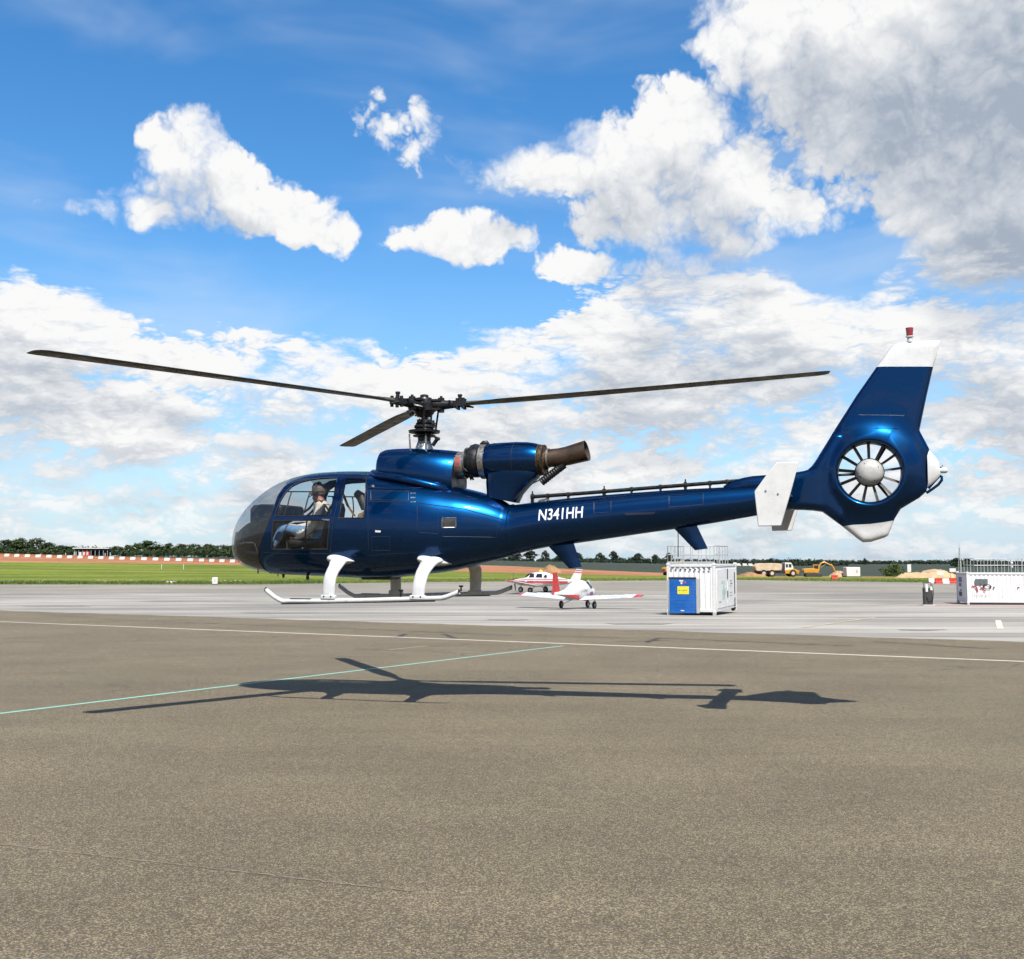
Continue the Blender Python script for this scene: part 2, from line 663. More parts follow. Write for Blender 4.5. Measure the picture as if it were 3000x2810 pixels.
def grass_nodes(T, p, v):
    st = T.vec('MULTIPLY', v, (.2, 1.0, 1.0))
    a = T.noise(st, .13, 6, .68)
    b = T.noise(v, 1.2, 5, .7)
    c = T.mix(T.ramp(a, .33, .66), (.100, .150, .016, 1), (.255, .300, .040, 1))
    c = T.mix(T.ramp(T.noise(st, .05, 5, .6), .52, .72, 0, .7), c, (.34, .29, .07, 1))
    c = T.vec('SCALE', c, scale=T.ramp(b, .25, .75, .62, 1.25))
    T.set(p, 'Base Color', c)
    p.inputs['Roughness'].default_value = .9
    p.inputs['Specular IOR Level'].default_value = .15
    T.set(p, 'Normal', T.bump(T.noise(v, 2.5, 6, .7), .8, .25))


def earth_nodes(T, p, v):
    st = T.vec('MULTIPLY', v, (.15, 1.0, 1.0))
    a = T.noise(st, .12, 6, .66)
    c = T.mix(T.ramp(a, .3, .7), (.33, .105, .035, 1), (.50, .235, .095, 1))
    c = T.mix(T.ramp(T.noise(st, .3, 5, .6), .6, .75, 0, .6), c, (.55, .36, .20, 1))
    c = T.vec('SCALE', c, scale=T.ramp(T.noise(v, .8, 5, .7), .25, .75, .7, 1.2))
    T.set(p, 'Base Color', c)
    p.inputs['Roughness'].default_value = .95
    T.set(p, 'Normal', T.bump(T.noise(v, .8, 6, .7), .9, .4))


def field_nodes(T, p, v):
    st = T.vec('MULTIPLY', v, (.1, 1.0, 1.0))
    a = T.noise(st, .03, 5, .62)
    c = T.mix(T.ramp(a, .3, .7), (.012, .026, .012, 1), (.026, .042, .016, 1))
    c = T.vec('SCALE', c, scale=T.ramp(T.noise(v, .4, 5, .7), .25, .75, .6, 1.3))
    T.set(p, 'Base Color', c)
    p.inputs['Roughness'].default_value = .95
    T.set(p, 'Normal', T.bump(T.noise(v, .3, 6, .7), .9, .8))


M_ASPHALT = ground_material('asphalt', asphalt_nodes)
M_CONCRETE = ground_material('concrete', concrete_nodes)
M_OLDTAR = ground_material('old_tarmac', old_tarmac_nodes)
M_GRASS = ground_material('grass', grass_nodes)
M_EARTH = ground_material('earth', earth_nodes)
M_FIELD = ground_material('field', field_nodes)


def interp(x, xs, ys):
    return float(np.interp(x, xs, ys))


def edge_grass(t):      # where the paving gives way to grass
    return interp(t, [-.6, -.5, -.25, 0, .23, .42, .6], [121, 121, 121, 138, 145, 129, 122])


def earth_near(t):
    return interp(t, [-.6, -.5, -.25, 0, .12, .25, .5], [246, 248, 252, 252, 232, 236, 240])


def earth_far(t):
    return interp(t, [-.6, -.5, -.25, -.1, 0, .12, .25, .5], [335, 333, 326, 330, 322, 290, 268, 262])


def build_ground():
    ts = sorted(set([-6, -3, -1.6, -1.1, -.8] + [round(-.64 + .02 * i, 3) for i in range(65)] + [.8, 1.1, 1.6, 3, 6]))
    zones = [('ground', lambda t: -80, lambda t: 66, M_CONCRETE), ]
    # each zone is a strip between two curves across the land, following the terrain
    def strip(name, near, far, mat, dz=0.0, extra=(), step=8, tr=(-7, 7)):
        b = MB()
        cols = [t for t in ts if tr[0] <= t <= tr[1]]
        grid = []
        for t in cols:
            y0, y1 = near(t), far(t)
            ys = [y0 + (y1 - y0) * (k / step) ** 1.5 for k in range(step + 1)]
            grid.append([Vector((t * max(y, 1), y, ground_z(t * max(y, 1), y) + dz)) for y in ys])
        n = step + 1
        vs = [p for g_ in grid for p in g_]
        fs = [(i * n + k, (i + 1) * n + k, (i + 1) * n + k + 1, i * n + k + 1) for i in range(len(grid) - 1) for k in range(step)]
        b.add(vs, fs)
        return tag(b.build(name, mat, smooth=60), kind='structure')
    strip('grass_verge', edge_grass, earth_near, M_GRASS, step=16)
    strip('bare_earth', earth_near, earth_far, M_EARTH, step=12)
    strip('crop_field', earth_far, lambda t: 800, M_FIELD, step=20)
    strip('distant_land', lambda t: 800, lambda t: 9000, M_FIELD, step=16)
    # paved ground, flat across; the far band follows the dip
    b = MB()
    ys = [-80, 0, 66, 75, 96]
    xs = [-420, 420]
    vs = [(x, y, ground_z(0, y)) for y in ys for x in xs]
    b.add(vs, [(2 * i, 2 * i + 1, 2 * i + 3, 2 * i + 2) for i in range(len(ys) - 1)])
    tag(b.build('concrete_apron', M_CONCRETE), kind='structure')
    b = MB()
    cols = [t for t in ts if -3.5 <= t <= 3.5]
    rows = []
    for t in cols:
        e = edge_grass(t)
        rows.append([Vector((t * 96 * (96 if 0 else 1), 96, ground_z(0, 96)))] +
                    [Vector((t * y, y, ground_z(0, y))) for y in (110, 120, e)])
        rows[-1][0].x = t * 96
    n = 4
    b.add([p for r in rows for p in r], [(i * n + k, (i + 1) * n + k, (i + 1) * n + k + 1, i * n + k + 1) for i in range(len(rows) - 1) for k in range(n - 1)])
    tag(b.build('old_taxiway', M_OLDTAR, smooth=60), kind='structure')


build_ground()


def sheet(name, pts, mat, dz):
    """flat sheet on the even part of the apron (z = -0.025 y)"""
    b = MB()
    b.add([(x, y, -.025 * y + dz) for x, y in pts], [tuple(range(len(pts)))])
    o = b.build(name, mat)
    if o.data.polygons[0].normal.z < 0:
        o.data.flip_normals()
    return tag(o, kind='structure')


def g2(px, py):
    p = ground_hit(px, py)
    return Vector((p.x, p.y))


def line_strip(name, a, b_, w, mat, dz, n=40, wob=.0, seed=1):
    rnd = random.Random(seed)
    d = (b_ - a)
    nn = Vector((-d.y, d.x)).normalized()
    b = MB()
    vs = []
    for i in range(n + 1):
        p = a + d * (i / n) + nn * rnd.uniform(-wob, wob)
        ww = w * (1 + (rnd.uniform(-.3, .3) if wob else rnd.uniform(-.06, .06)))
        for s in (-.5, .5):
            q = p + nn * (ww * s)
            vs.append((q.x, q.y, ground_z(q.x, q.y) + dz))
    b.add(vs, [(2 * i, 2 * i + 1, 2 * i + 3, 2 * i + 2) for i in range(n)])
    o = b.build(name, mat)
    if o.data.polygons[0].normal.z < 0:
        o.data.flip_normals()
    return tag(o, kind='structure')


def paint_material(name, c, wear, under):
    def nodes(T, p, v):
        n1 = T.noise(v, 9.0, 6, .7)
        k = T.ramp(T.noise(v, 60.0, 4, .7), .3, .7, .8, 1.1)
        cc = T.mix(T.ramp(n1, wear, wear + .14), T.vec('SCALE', c, scale=k), tuple(under) + (1,))
        T.set(p, 'Base Color', cc)
        p.inputs['Roughness'].default_value = .75
    return ground_material(name, nodes)


M_WHITE_LINE = paint_material('worn_white_paint', (.78, .70, .58), .54, (.34, .29, .22))
M_TEAL_LINE = paint_material('worn_teal_paint', (.30, .66, .54), .60, (.22, .22, .17))
M_YELLOW_LINE = paint_material('worn_yellow_paint', (.62, .53, .30), .50, (.42, .39, .34))
M_TAR = material('tar_seam', (.032, .028, .024), .8, var=.3, vscale=8)
M_PALE_SEAM = paint_material('weathered_seam', (.30, .25, .18), .44, (.215, .172, .112))
M_PINK = paint_material('faded_red_paint', (.46, .29, .25), .48, (.42, .39, .34))

ca, cb = g2(0, 1789), g2(3000, 1881)
cd = (cb - ca)
far_l = ca + cd * ((64.0 - ca.y) / cd.y)
near_r = ca + cd * ((-60.0 - ca.y) / cd.y)
# ragged edge of the asphalt where it meets the concrete
rnd = random.Random(5)
nrm = Vector((-cd.y, cd.x)).normalized()
edge_pts = []
for i in range(301):
    q = far_l + (near_r - far_l) * (i / 300) + nrm * (rnd.uniform(-.10, .10) + .12 * math.sin(i * .9))
    edge_pts.append((q.x, q.y))
sheet('asphalt', edge_pts + [(edge_pts[-1][0], -78), (-300, -78), (-300, 65)], M_ASPHALT, .004)
wl_a, wl_b = g2(0, 1822), g2(3000, 1939)
wd = wl_b - wl_a
line_strip('white_line', wl_a - wd * .25, wl_b + wd * .5, .20, M_WHITE_LINE, .008, 80)
tl_a, tl_b = g2(0, 2092), g2(1650, 1893)
line_strip('teal_line', tl_a - (tl_b - tl_a) * .5, tl_b, .085, M_TEAL_LINE, .008, 60)
ps_a, ps_b = g2(0, 2477), g2(1215, 2616)
line_strip('weathered_seam', ps_a - (ps_b - ps_a) * .2, ps_b, .013, M_PALE_SEAM, .0075, 140, .012, 3)
for k, (x0, y0, x1, y1) in enumerate([(120, 1802, 300, 1812), (300, 1816, 900, 1838), (900, 1838, 1010, 1842), (1300, 1858, 1330, 1870),
                                      (1010, 1842, 1500, 1862), (1560, 1862, 1820, 1868), (1895, 1883, 1930, 1870), (1930, 1870, 2400, 1890),
                                      (1160, 1870, 1185, 1858), (1800, 1881, 1960, 1877), (2440, 1893, 2500, 1892), (2560, 1880, 2900, 1902), (440, 1826, 640, 1827)]):
    line_strip('tar_seam', g2(x0, y0), g2(x1, y1), .15, M_TAR, .0075, 30, .05, 20 + k)
for k, (x0, y0, x1, y1, w) in enumerate([(2354, 1839, 2564, 1809, .16), (2390, 1781, 2697, 1767, .16), (2215, 1757, 2430, 1751, .18),
                                         (1140, 1905, 1250, 1894, .05), (2350, 1793, 2550, 1796, .14)]):
    line_strip('yellow_line', g2(x0, y0), g2(x1, y1), w, M_YELLOW_LINE, .012, 20, .01, 40 + k)
line_strip('white_mark', g2(2924, 1818), g2(2931, 1843), .22, M_WHITE_LINE, .012, 6)
pk = [on_ground(2620, 74), on_ground(2700, 71), on_ground(3060, 69), on_ground(3060, 74.5), on_ground(2700, 74.9)]
b = MB()
b.add([(p.x, p.y, ground_z(0, p.y) + .006) for p in pk], [(0, 1, 2, 3, 4)])
o = tag(b.build('faded_red_paving', M_PINK), kind='structure')
if o.data.polygons[0].normal.z < 0:
    o.data.flip_normals()

# oily streaks on the concrete
M_OIL = paint_material('oil_streak', (.20, .185, .165), .46, (.36, .34, .30))
for k, (x, y, hw, hh) in enumerate(((165, 1776, 95, 3.0), (815, 1796, 110, 2.4), (1485, 1816, 60, 2.2), (1872, 1828, 95, 2.6), (2550, 1722, 40, 2.0), (2250, 1722, 16, 2.2), (2388, 1718, 12, 2.2), (560, 1761, 150, 1.6), (2700, 1846, 70, 2.0), (2130, 1760, 130, 1.6))):
    b = MB()
    ring = []
    for j in range(28):
        a = 2 * math.pi * j / 28
        q = g2(x + hw * math.cos(a) * (1 + .12 * math.sin(5 * a + k)), y + hh * math.sin(a) * (1 + .25 * math.sin(3 * a + 2 * k)))
        ring.append((q.x, q.y, ground_z(q.x, q.y) + .011))
    b.add(ring, [tuple(range(28))])
    o = tag(b.build('oil_streak', M_OIL), kind='structure')
    if o.data.polygons[0].normal.z < 0:
        o.data.flip_normals()


# ------------------------------------------------------------------ helicopter
def paint_blue_nodes(T, p, v):
    """metallic flake under a clear coat: a tight dark lobe and a broad brighter one"""
    t = T.t
    f = T.noise(v, 900.0, 1, .5)
    c = T.mix(T.ramp(f, .35, .65), (.0004, .0095, .040, 1), (.0008, .0170, .066, 1))
    dust = T.ramp(T.noise(v, 3.2, 6, .68), .55, .85, 0, .05)
    c = T.mix(dust, c, (.05, .06, .08, 1))
    T.set(p, 'Base Color', c)
    p.inputs['Metallic'].default_value = .85
    T.set(p, 'Roughness', T.ramp(T.noise(v, 2.0, 4, .6), .3, .7, .22, .30))
    p.inputs['Specular Tint'].default_value = (.10, .60, 1.0, 1)
    p.inputs['Coat Weight'].default_value = .5
    p.inputs['Coat Roughness'].default_value = .035
    T.set(p, 'Coat Normal', T.bump(T.noise(v, 5.0, 3, .5), .05, .02))
    q = T.n('ShaderNodeBsdfPrincipled')
    q.inputs['Base Color'].default_value = (.0, .070, .22, 1)
    q.inputs['Metallic'].default_value = 1.0
    q.inputs['Roughness'].default_value = .36
    mx = T.n('ShaderNodeMixShader')
    mx.inputs[0].default_value = .17
    t.links.new(p.outputs[0], mx.inputs[1])
    t.links.new(q.outputs[0], mx.inputs[2])
    out = [n for n in t.nodes if n.type == 'OUTPUT_MATERIAL'][0]
    t.links.new(mx.outputs[0], out.inputs[0])


M_BLUE = ground_material('metallic_blue_paint', paint_blue_nodes, 1.0)
M_WHITEPAINT = material('white_gloss_paint', (.74, .74, .73), .35, var=.06, vscale=6, coat=.3, dirt=(.40, .38, .34, .35))
M_SKIDPAINT = material('white_skid_paint', (.70, .71, .71), .4, var=.1, vscale=9, dirt=(.25, .24, .22, .6))
M_BLADE = material('blade_paint', (.030, .027, .022), .5, var=.15, vscale=5, spec=.35)
M_CUFF = material('olive_metal', (.16, .145, .10), .45, metal=.4, var=.2, vscale=12)
M_DARKMETAL = material('dark_oily_metal', (.028, .028, .030), .42, metal=.6, var=.35, vscale=25)
M_STEEL = material('bare_steel', (.45, .45, .44), .33, metal=.9, var=.2, vscale=20)
M_BAND = material('brushed_band', (.40, .37, .33), .38, metal=.8, var=.25, vscale=30)
M_EXHAUST = material('heat_stained_steel', (.17, .115, .08), .36, metal=.85, var=.14, vscale=5, dirt=(.08, .055, .04, .4))
M_EXH_IN = material('soot', (.05, .035, .025), .8, var=.3, vscale=12)
M_FLANGE = material('rusty_flange', (.10, .065, .038), .55, metal=.7, var=.5, vscale=50, dirt=(.35, .26, .14, .5))
M_FAN = material('fan_blade_metal', (.22, .21, .19), .45, metal=.5, var=.2, vscale=20)
M_BLACK = material('black_trim', (.012, .012, .013), .5, var=.1, vscale=10)
M_RUBBER = material('rubber_seal', (.010, .010, .012), .6)
M_LINING = material('cabin_lining', (.020, .021, .024), .8, var=.2, vscale=8)
M_PANEL = material('instrument_black', (.016, .016, .017), .55, var=.2, vscale=14)
M_TUB = material('nose_black', (.009, .009, .011), .35, var=.4, vscale=6)
M_SEAT = material('tan_seat_cloth', (.20, .125, .055), .85, var=.2, vscale=18, bump=.2, bscale=120)
M_SEATD = material('dark_seat_cloth', (.025, .022, .020), .85, var=.2, vscale=18)
M_RED = material('red_lens', (.30, .010, .012), .2, coat=.6)
M_REDPATCH = material('red_label', (.36, .07, .06), .5, var=.2, vscale=20)
M_TEXTWHITE = material('white_lettering', (.78, .80, .84), .45)
M_GLASS = glass_material('canopy_glass', (.80, .82, .83), .10, .010)
M_GLASS_N = glass_material('nose_glass', (.70, .72, .74), .16, .012)
M_GLASS_R = glass_material('roof_glass', (.28, .33, .33), .12, .03)

PSI = R(18.5)
MAST = at(1243, 1300, 13.7)
HZ0 = 1.0                                        # height of the skids above datum
HROOT = Vector((MAST.x, MAST.y, HZ0))
AFT = Vector((math.cos(PSI), -math.sin(PSI), 0))
STB = Vector((math.sin(PSI), math.cos(PSI), 0))


def hl(px, py, yl=0.0):
    """photograph pixel -> (x aft, z up) on the helicopter's upright plane yl metres to starboard"""
    d = ray(px, py)
    t = (yl - (CAM - HROOT).dot(STB)) / d.dot(STB)
    q = CAM + d * t - HROOT
    return q.dot(AFT), q.z


def H(px, py, yl=0.0):
    x, z = hl(px, py, yl)
    return Vector((x, yl, z))


heli = empty('helicopter', HROOT, -PSI, 'dark blue metallic helicopter with white skids hovering above the asphalt', 'helicopter')


def pchip(xs, ys):
    xs, ys = np.array(xs, float), np.array(ys, float)
    h = np.diff(xs)
    dl = np.diff(ys) / h
    d = np.zeros_like(xs)
    for i in range(1, len(xs) - 1):
        if dl[i - 1] * dl[i] > 0:
            w1, w2 = 2 * h[i] + h[i - 1], h[i] + 2 * h[i - 1]
            d[i] = (w1 + w2) / (w1 / dl[i - 1] + w2 / dl[i])
    d[0], d[-1] = dl[0], dl[-1]

    def f(x):
        i = int(np.clip(np.searchsorted(xs, x) - 1, 0, len(xs) - 2))
        s = (x - xs[i]) / h[i]
        s = min(max(s, 0.0), 1.0)
        return float((2 * s ** 3 - 3 * s ** 2 + 1) * ys[i] + (s ** 3 - 2 * s ** 2 + s) * h[i] * d[i] + (-2 * s ** 3 + 3 * s ** 2) * ys[i + 1] + (s ** 3 - s ** 2) * h[i] * d[i + 1])
    return f


TOP = [(697, 1565), (711, 1532), (729, 1504), (753, 1476), (785, 1449), (820, 1425), (859, 1406), (905, 1393), (955, 1385.5), (1019, 1382), (1069, 1382),
       (1120, 1384), (1200, 1393), (1340, 1425), (1430, 1448), (1484, 1472), (1494, 1479), (1554, 1472), (1665, 1459), (1800, 1447), (2000, 1433), (2173, 1424), (2335, 1412), (2430, 1406)]
BOT = [(697, 1628), (709, 1645), (728, 1660), (752, 1669), (791, 1678), (829, 1683), (892, 1686), (955, 1688), (1044, 1693), (1100, 1695), (1142, 1694),
       (1200, 1688), (1257, 1682), (1333, 1671), (1410, 1652), (1486, 1633), (1520, 1623), (1604, 1604), (1673, 1595), (1784, 1579), (1899, 1562), (2007, 1547),
       (2203, 1514), (2303, 1496), (2430, 1490)]
X0, ZN = hl(694, 1600)
tops = [(X0, ZN)] + [hl(*p) for p in TOP]
bots = [(X0, ZN)] + [hl(*p) for p in BOT]
sq = lambda x: math.sqrt(max(x - X0, 0.0))
f_top = pchip([sq(x) for x, z in tops], [z for x, z in tops])
f_bot = pchip([sq(x) for x, z in bots], [z for x, z in bots])
WID = [(0, 0), (.03, .155), (.10, .27), (.25, .40), (.5, .53), (.8, .62), (1.2, .685), (1.7, .72), (2.2, .725), (2.7, .705), (3.1, .645), (3.5, .53), (3.8, .42), (4.03, .335), (4.10, .31), (5.0, .265), (6.2, .215), (7.3, .160), (7.5, .145), (7.7, .08), (7.85, .05), (8.2, .05)]
f_wid = pchip([math.sqrt(a) for a, w in WID], [w for a, w in WID])
XSEAM = hl(1488, 1530, -.2)[0]
XEND = hl(2400, 1450)[0]


def sec(x):
    s = sq(x)
    zt, zb, w = f_top(s), f_bot(s), f_wid(s)
    a = min(max((x - X0) / 2.0, 0), 1)
    mid = .46 if x < .2 else .46 + .04 * min((x - .2) / 1.0, 1)
    zm = zb + (zt - zb) * mid
    n = 2.35 if x < .6 else 2.35 - .35 * min((x - .6) / .6, 1)
    return zt, zb, zm, w, n


def half_width(x, z):
    zt, zb, zm, w, n = sec(x)
    q = (z - zm) / (zt - zm) if z > zm else (zm - z) / (zm - zb)
    q = min(max(q, 0), 1)
    return w * (1 - q ** n) ** (1 / n)


def hs(px, py, side=-1, off=0.0):
    """photograph pixel -> point on the body's skin on the side facing the camera"""
    y = -.5
    for _ in range(14):
        x, z = hl(px, py, y)
        y2 = side * half_width(min(max(x, X0 + .02), XEND), z)
        y = y * .4 + y2 * .6
    return Vector((x, y + side * off, z))


def z1(a, b):
    return 640 + a / 3.962, 1330 + b / 3.962


def z2(a, b):
    return 980 + a / 3.962, 1120 + b / 3.962


def z3(a, b):
    return 1250 + a / 3.6145, 1240 + b / 3.6145


def z4(a, b):
    return 2150 + a / 2.739, 940 + b / 2.739


def z5(a, b):
    return 760 + a / 2.616, 1560 + b / 2.616


def xz(pts):
    return [(q.x, q.z) for q in (hs(*z1(*p)) for p in pts)]


# outlines in side view, on the skin
post_front = xz([(775, 372), (735, 420), (690, 490), (650, 610), (610, 730), (560, 860), (505, 990), (472, 1090), (468, 1200)])
x_chin = hs(*z1(468, 1250)).x
post_front = post_front + [(x_chin, f_bot(sq(x_chin)) - .1)]
rail_up = xz([(775, 368), (860, 316), (1000, 268), (1150, 247), (1300, 238), (1460, 234), (1620, 238), (1790, 252)])
rail_lo = xz([(800, 392), (880, 346), (1010, 298), (1150, 274), (1300, 262), (1460, 258), (1620, 262), (1790, 276)])
win_up = xz([(858, 372), (950, 328), (1060, 300), (1200, 282), (1385, 272), (1372, 330), (1345, 480), (1318, 600), (1300, 712), (1000, 716), (655, 722), (672, 660), (720, 540), (780, 445)])
win_lo = xz([(640, 775), (1000, 772), (1290, 768), (1280, 900), (1268, 1105), (1000, 1108), (622, 1108), (622, 1000), (628, 880)])
win_rear = xz([(1478, 284), (1600, 286), (1722, 296), (1712, 420), (1700, 600), (1688, 742), (1540, 744), (1396, 744), (1420, 640), (1448, 480), (1468, 360)])
door_poly = xz([(775, 372), (860, 318), (1000, 272), (1150, 250), (1300, 241), (1440, 238), (1432, 330), (1400, 480), (1368, 620), (1345, 745), (1322, 900), (1308, 1040), (1300, 1150),
                (1000, 1156), (700, 1150), (520, 1140), (472, 1090), (505, 990), (560, 860), (610, 730), (650, 610), (690, 490), (735, 420)])

nose_line = xz([(205, 900), (300, 815), (400, 762), (520, 748), (640, 752)])


def inside(p, poly):
    x, y = p
    c = False
    n = len(poly)
    j = n - 1
    for i in range(n):
        xi, yi = poly[i]
        xj, yj = poly[j]
        if (yi > y) != (yj > y) and x < (xj - xi) * (y - yi) / (yj - yi) + xi:
            c = not c
        j = i
    return c


def cut(bm, pts, closed=True, axis=1):
    """cut the skin along the edges of an outline given in side view"""
    n = len(pts)
    for i in range(n if closed else n - 1):
        a, c = pts[i], pts[(i + 1) % n]
        lo = [min(a[k], c[k]) - .012 for k in (0, 1)]
        hi = [max(a[k], c[k]) + .012 for k in (0, 1)]
        fs = []
        for f in bm.faces:
            xs_ = [v.co.x for v in f.verts]
            zs_ = [v.co.z for v in f.verts]
            if max(xs_) >= lo[0] and min(xs_) <= hi[0] and max(zs_) >= lo[1] and min(zs_) <= hi[1]:
                fs.append(f)
        es = list({e for f in fs for e in f.edges})
        vs = list({v for f in fs for v in f.verts})
        nn = Vector((c[1] - a[1], 0, -(c[0] - a[0])))
        if nn.length < 1e-6 or not fs:
            continue
        bmesh.ops.bisect_plane(bm, geom=vs + es + fs, dist=1e-5, plane_co=(a[0], 0, a[1]), plane_no=nn.normalized())


def split(bm, key):
    """sort faces into meshes by key(face), keeping the skin's smooth normals across the cuts"""
    bm.normal_update()
    groups = {}
    for f in bm.faces:
        groups.setdefault(key(f), []).append(f)
    return groups


def piece(name, faces, mats, parent, offset=0.0, shrink=0.0, flip=False):
    idx, vs, ns, fs = {}, [], [], []
    for f in faces:
        ff = []
        for v in f.verts:
            if v.index not in idx:
                idx[v.index] = len(vs)
                vs.append(tuple(v.co + v.normal * offset))
                ns.append(tuple(-v.normal if flip else v.normal))
            ff.append(idx[v.index])
        fs.append(tuple(reversed(ff)) if flip else tuple(ff))
    me = bpy.data.meshes.new(name)
    me.from_pydata(vs, [], fs)
    me.materials.append(mats)
    me.polygons.foreach_set('use_smooth', [True] * len(me.polygons))
    me.normals_split_custom_set_from_vertices(ns)
    me.update()
    return link(name, me, parent)


def build_fuselage():
    bm = bmesh.new()
    xs = [X0 + .0008]
    a = 0.0
    s_vals = list(np.linspace(.03, sq(-.9), 46)) + list(np.linspace(sq(-.9), sq(XSEAM), 60))[1:] + list(np.linspace(sq(XSEAM + .012), sq(XEND), 44))
    xs += [X0 + s * s for s in s_vals]
    n = 96
    rows = []
    for x in xs:
        zt, zb, zm, w, e = sec(x)
        if x > XSEAM:
            k = .985
            zt, zb, w = zm + (zt - zm) * k, zm + (zb - zm) * k, w * k
        r = []
        for j in range(n):
            th = 2 * math.pi * j / n
            c, s_ = math.cos(th), math.sin(th)
            y = w * math.copysign(abs(c) ** (2 / e), c)
            z = zm + (zt - zm if s_ >= 0 else zm - zb) * math.copysign(abs(s_) ** (2 / e), s_)
            r.append(bm.verts.new((x, y, z)))
        rows.append(r)
    for i in range(len(rows) - 1):
        for j in range(n):
            k = (j + 1) % n
            bm.faces.new((rows[i][j], rows[i + 1][j], rows[i + 1][k], rows[i][k]))
    bm.faces.new(rows[0])
    bm.faces.new(list(reversed(rows[-1])))
    bmesh.ops.recalc_face_normals(bm, faces=bm.faces)
    for pl, cl in ((post_front, False), (rail_up, False), (win_up, True), (win_lo, True), (win_rear, True), (door_poly, True)):
        cut(bm, pl, cl)
    cut(bm, nose_line, False)
    bm.verts.index_update()
    xr = rail_up[-1][0]

    def key(f):
        c = f.calc_center_median()
        x, z = c.x, c.z
        side = 'l' if c.y < 0 else 'r'
        # nose bubble
        pf = post_front
        if x < pf[0][0] + .02:
            for i in range(len(pf) - 1):
                (xa, za), (xb, zb) = pf[i], pf[i + 1]
                if zb <= z <= za:
                    if x < xa + (xb - xa) * (z - za) / (zb - za):
                        return 'canopy'
                    break
            else:
                if z > pf[0][1] and x < pf[0][0]:
                    return 'canopy'
        if x < xr:
            zr = interp(x, [p[0] for p in rail_up], [p[1] for p in rail_up])
            if z > zr and x > rail_up[0][0]:
                return 'roof'
        if x < 0.2:
            if inside((x, z), win_up):
                return 'wu' + side
            if inside((x, z), win_lo):
                return 'wl' + side
            if inside((x, z), win_rear):
                return 'wr' + side
            if inside((x, z), door_poly):
                return 'door' + side
        return 'body'
    g = split(bm, key)
    body = piece('fuselage', g['body'], M_BLUE, heli)
    piece('cabin_lining', [f for f in g['body'] if f.calc_center_median().x < .3], M_LINING, body, -.02, flip=True)
    piece('canopy_glass', g['canopy'], M_GLASS_N, heli)
    nl = [p for p in nose_line]
    piece('nose_tub', [f for f in g['canopy'] if f.calc_center_median().z < interp(f.calc_center_median().x, [p[0] for p in nl], [p[1] for p in nl])], M_TUB, heli, -.03)
    piece('roof_glass', g['roof'], M_GLASS_R, heli)
    for s in 'lr':
        d = piece('door', g['door' + s], M_BLUE, heli, .006)
        piece('door_lining', g['door' + s], M_LINING, d, -.018, flip=True)
        piece('upper_window', g['wu' + s], M_GLASS, d, .001)
        piece('lower_window', g['wl' + s], M_GLASS, d, .001)
        piece('rear_window', g['wr' + s], M_GLASS, heli, .001)
    bm.free()
    # rubber seals round the panes
    for s in (-1, 1):
        for poly in (win_up, win_lo, win_rear):
            b = MB()
            pts = []
            m = len(poly)
            for i in range(m):
                a, c = poly[i], poly[(i + 1) % m]
                for k in range(6):
                    x, z = a[0] + (c[0] - a[0]) * k / 6, a[1] + (c[1] - a[1]) * k / 6
                    pts.append(Vector((x, s * (half_width(x, z) + .004), z)))
            pts.append(pts[0])
            b.tube(pts, .0075, 6)
            b.build('window_seal', M_RUBBER, heli, smooth=60)
        b = MB()
        pts = []
        for i in range(len(post_front) - 1):
            a, c = post_front[i], post_front[i + 1]
            for k in range(6):
                x, z = a[0] + (c[0] - a[0]) * k / 6, a[1] + (c[1] - a[1]) * k / 6
                if z > f_bot(sq(x)) + .01:
                    pts.append(Vector((x, s * (half_width(x, z) + .003), z)))
        b.tube(pts, .008, 6)
        b.build('canopy_seal', M_RUBBER, heli, smooth=60)
    # thin frames of the sliding panes
    for s in (-1, 1):
        b = MB()
        for bar in ([(800, 438), (1060, 438), (1350, 438)], [(845, 445), (800, 600), (760, 716)], [(1062, 440), (1010, 620), (975, 716)], [(1025, 775), (1010, 900), (1005, 1105)]):
            pp = xz(bar)
            pts = []
            for i in range(len(pp) - 1):
                for k in range(5):
                    x = pp[i][0] + (pp[i + 1][0] - pp[i][0]) * k / 4
                    z = pp[i][1] + (pp[i + 1][1] - pp[i][1]) * k / 4
                    pts.append(Vector((x, s * (half_width(x, z) - .006), z)))
            pts = [p for i, p in enumerate(pts) if i == 0 or (p - pts[i - 1]).length > 1e-4]
            b.tube(pts, .009 if bar[0][1] < 700 else .012, 6)
        b.build('window_frame', M_RUBBER, heli, smooth=60)


build_fuselage()


def hp(name, mb, mat, parent=heli, smooth=40, bevel=None):
    return mb.build(name, mat, parent, smooth=smooth, bevel=bevel)


# --- small things on the skin
def skin_patch(name, corners, mat, off, nu=10, nv=6, parent=heli):
    """four pixel corners (tl, tr, br, bl) laid on the skin"""
    b = MB()
    vs = []
    for j in range(nv + 1):
        for i in range(nu + 1):
            u, v = i / nu, j / nv
            p = [corners[0][k] * (1 - u) * (1 - v) + corners[1][k] * u * (1 - v) + corners[2][k] * u * v + corners[3][k] * (1 - u) * v for k in (0, 1)]
            vs.append(hs(p[0], p[1], -1, off))
    b.add(vs, [(j * (nu + 1) + i, j * (nu + 1) + i + 1, (j + 1) * (nu + 1) + i + 1, (j + 1) * (nu + 1) + i) for j in range(nv) for i in range(nu)])
    return hp(name, b, mat, parent)


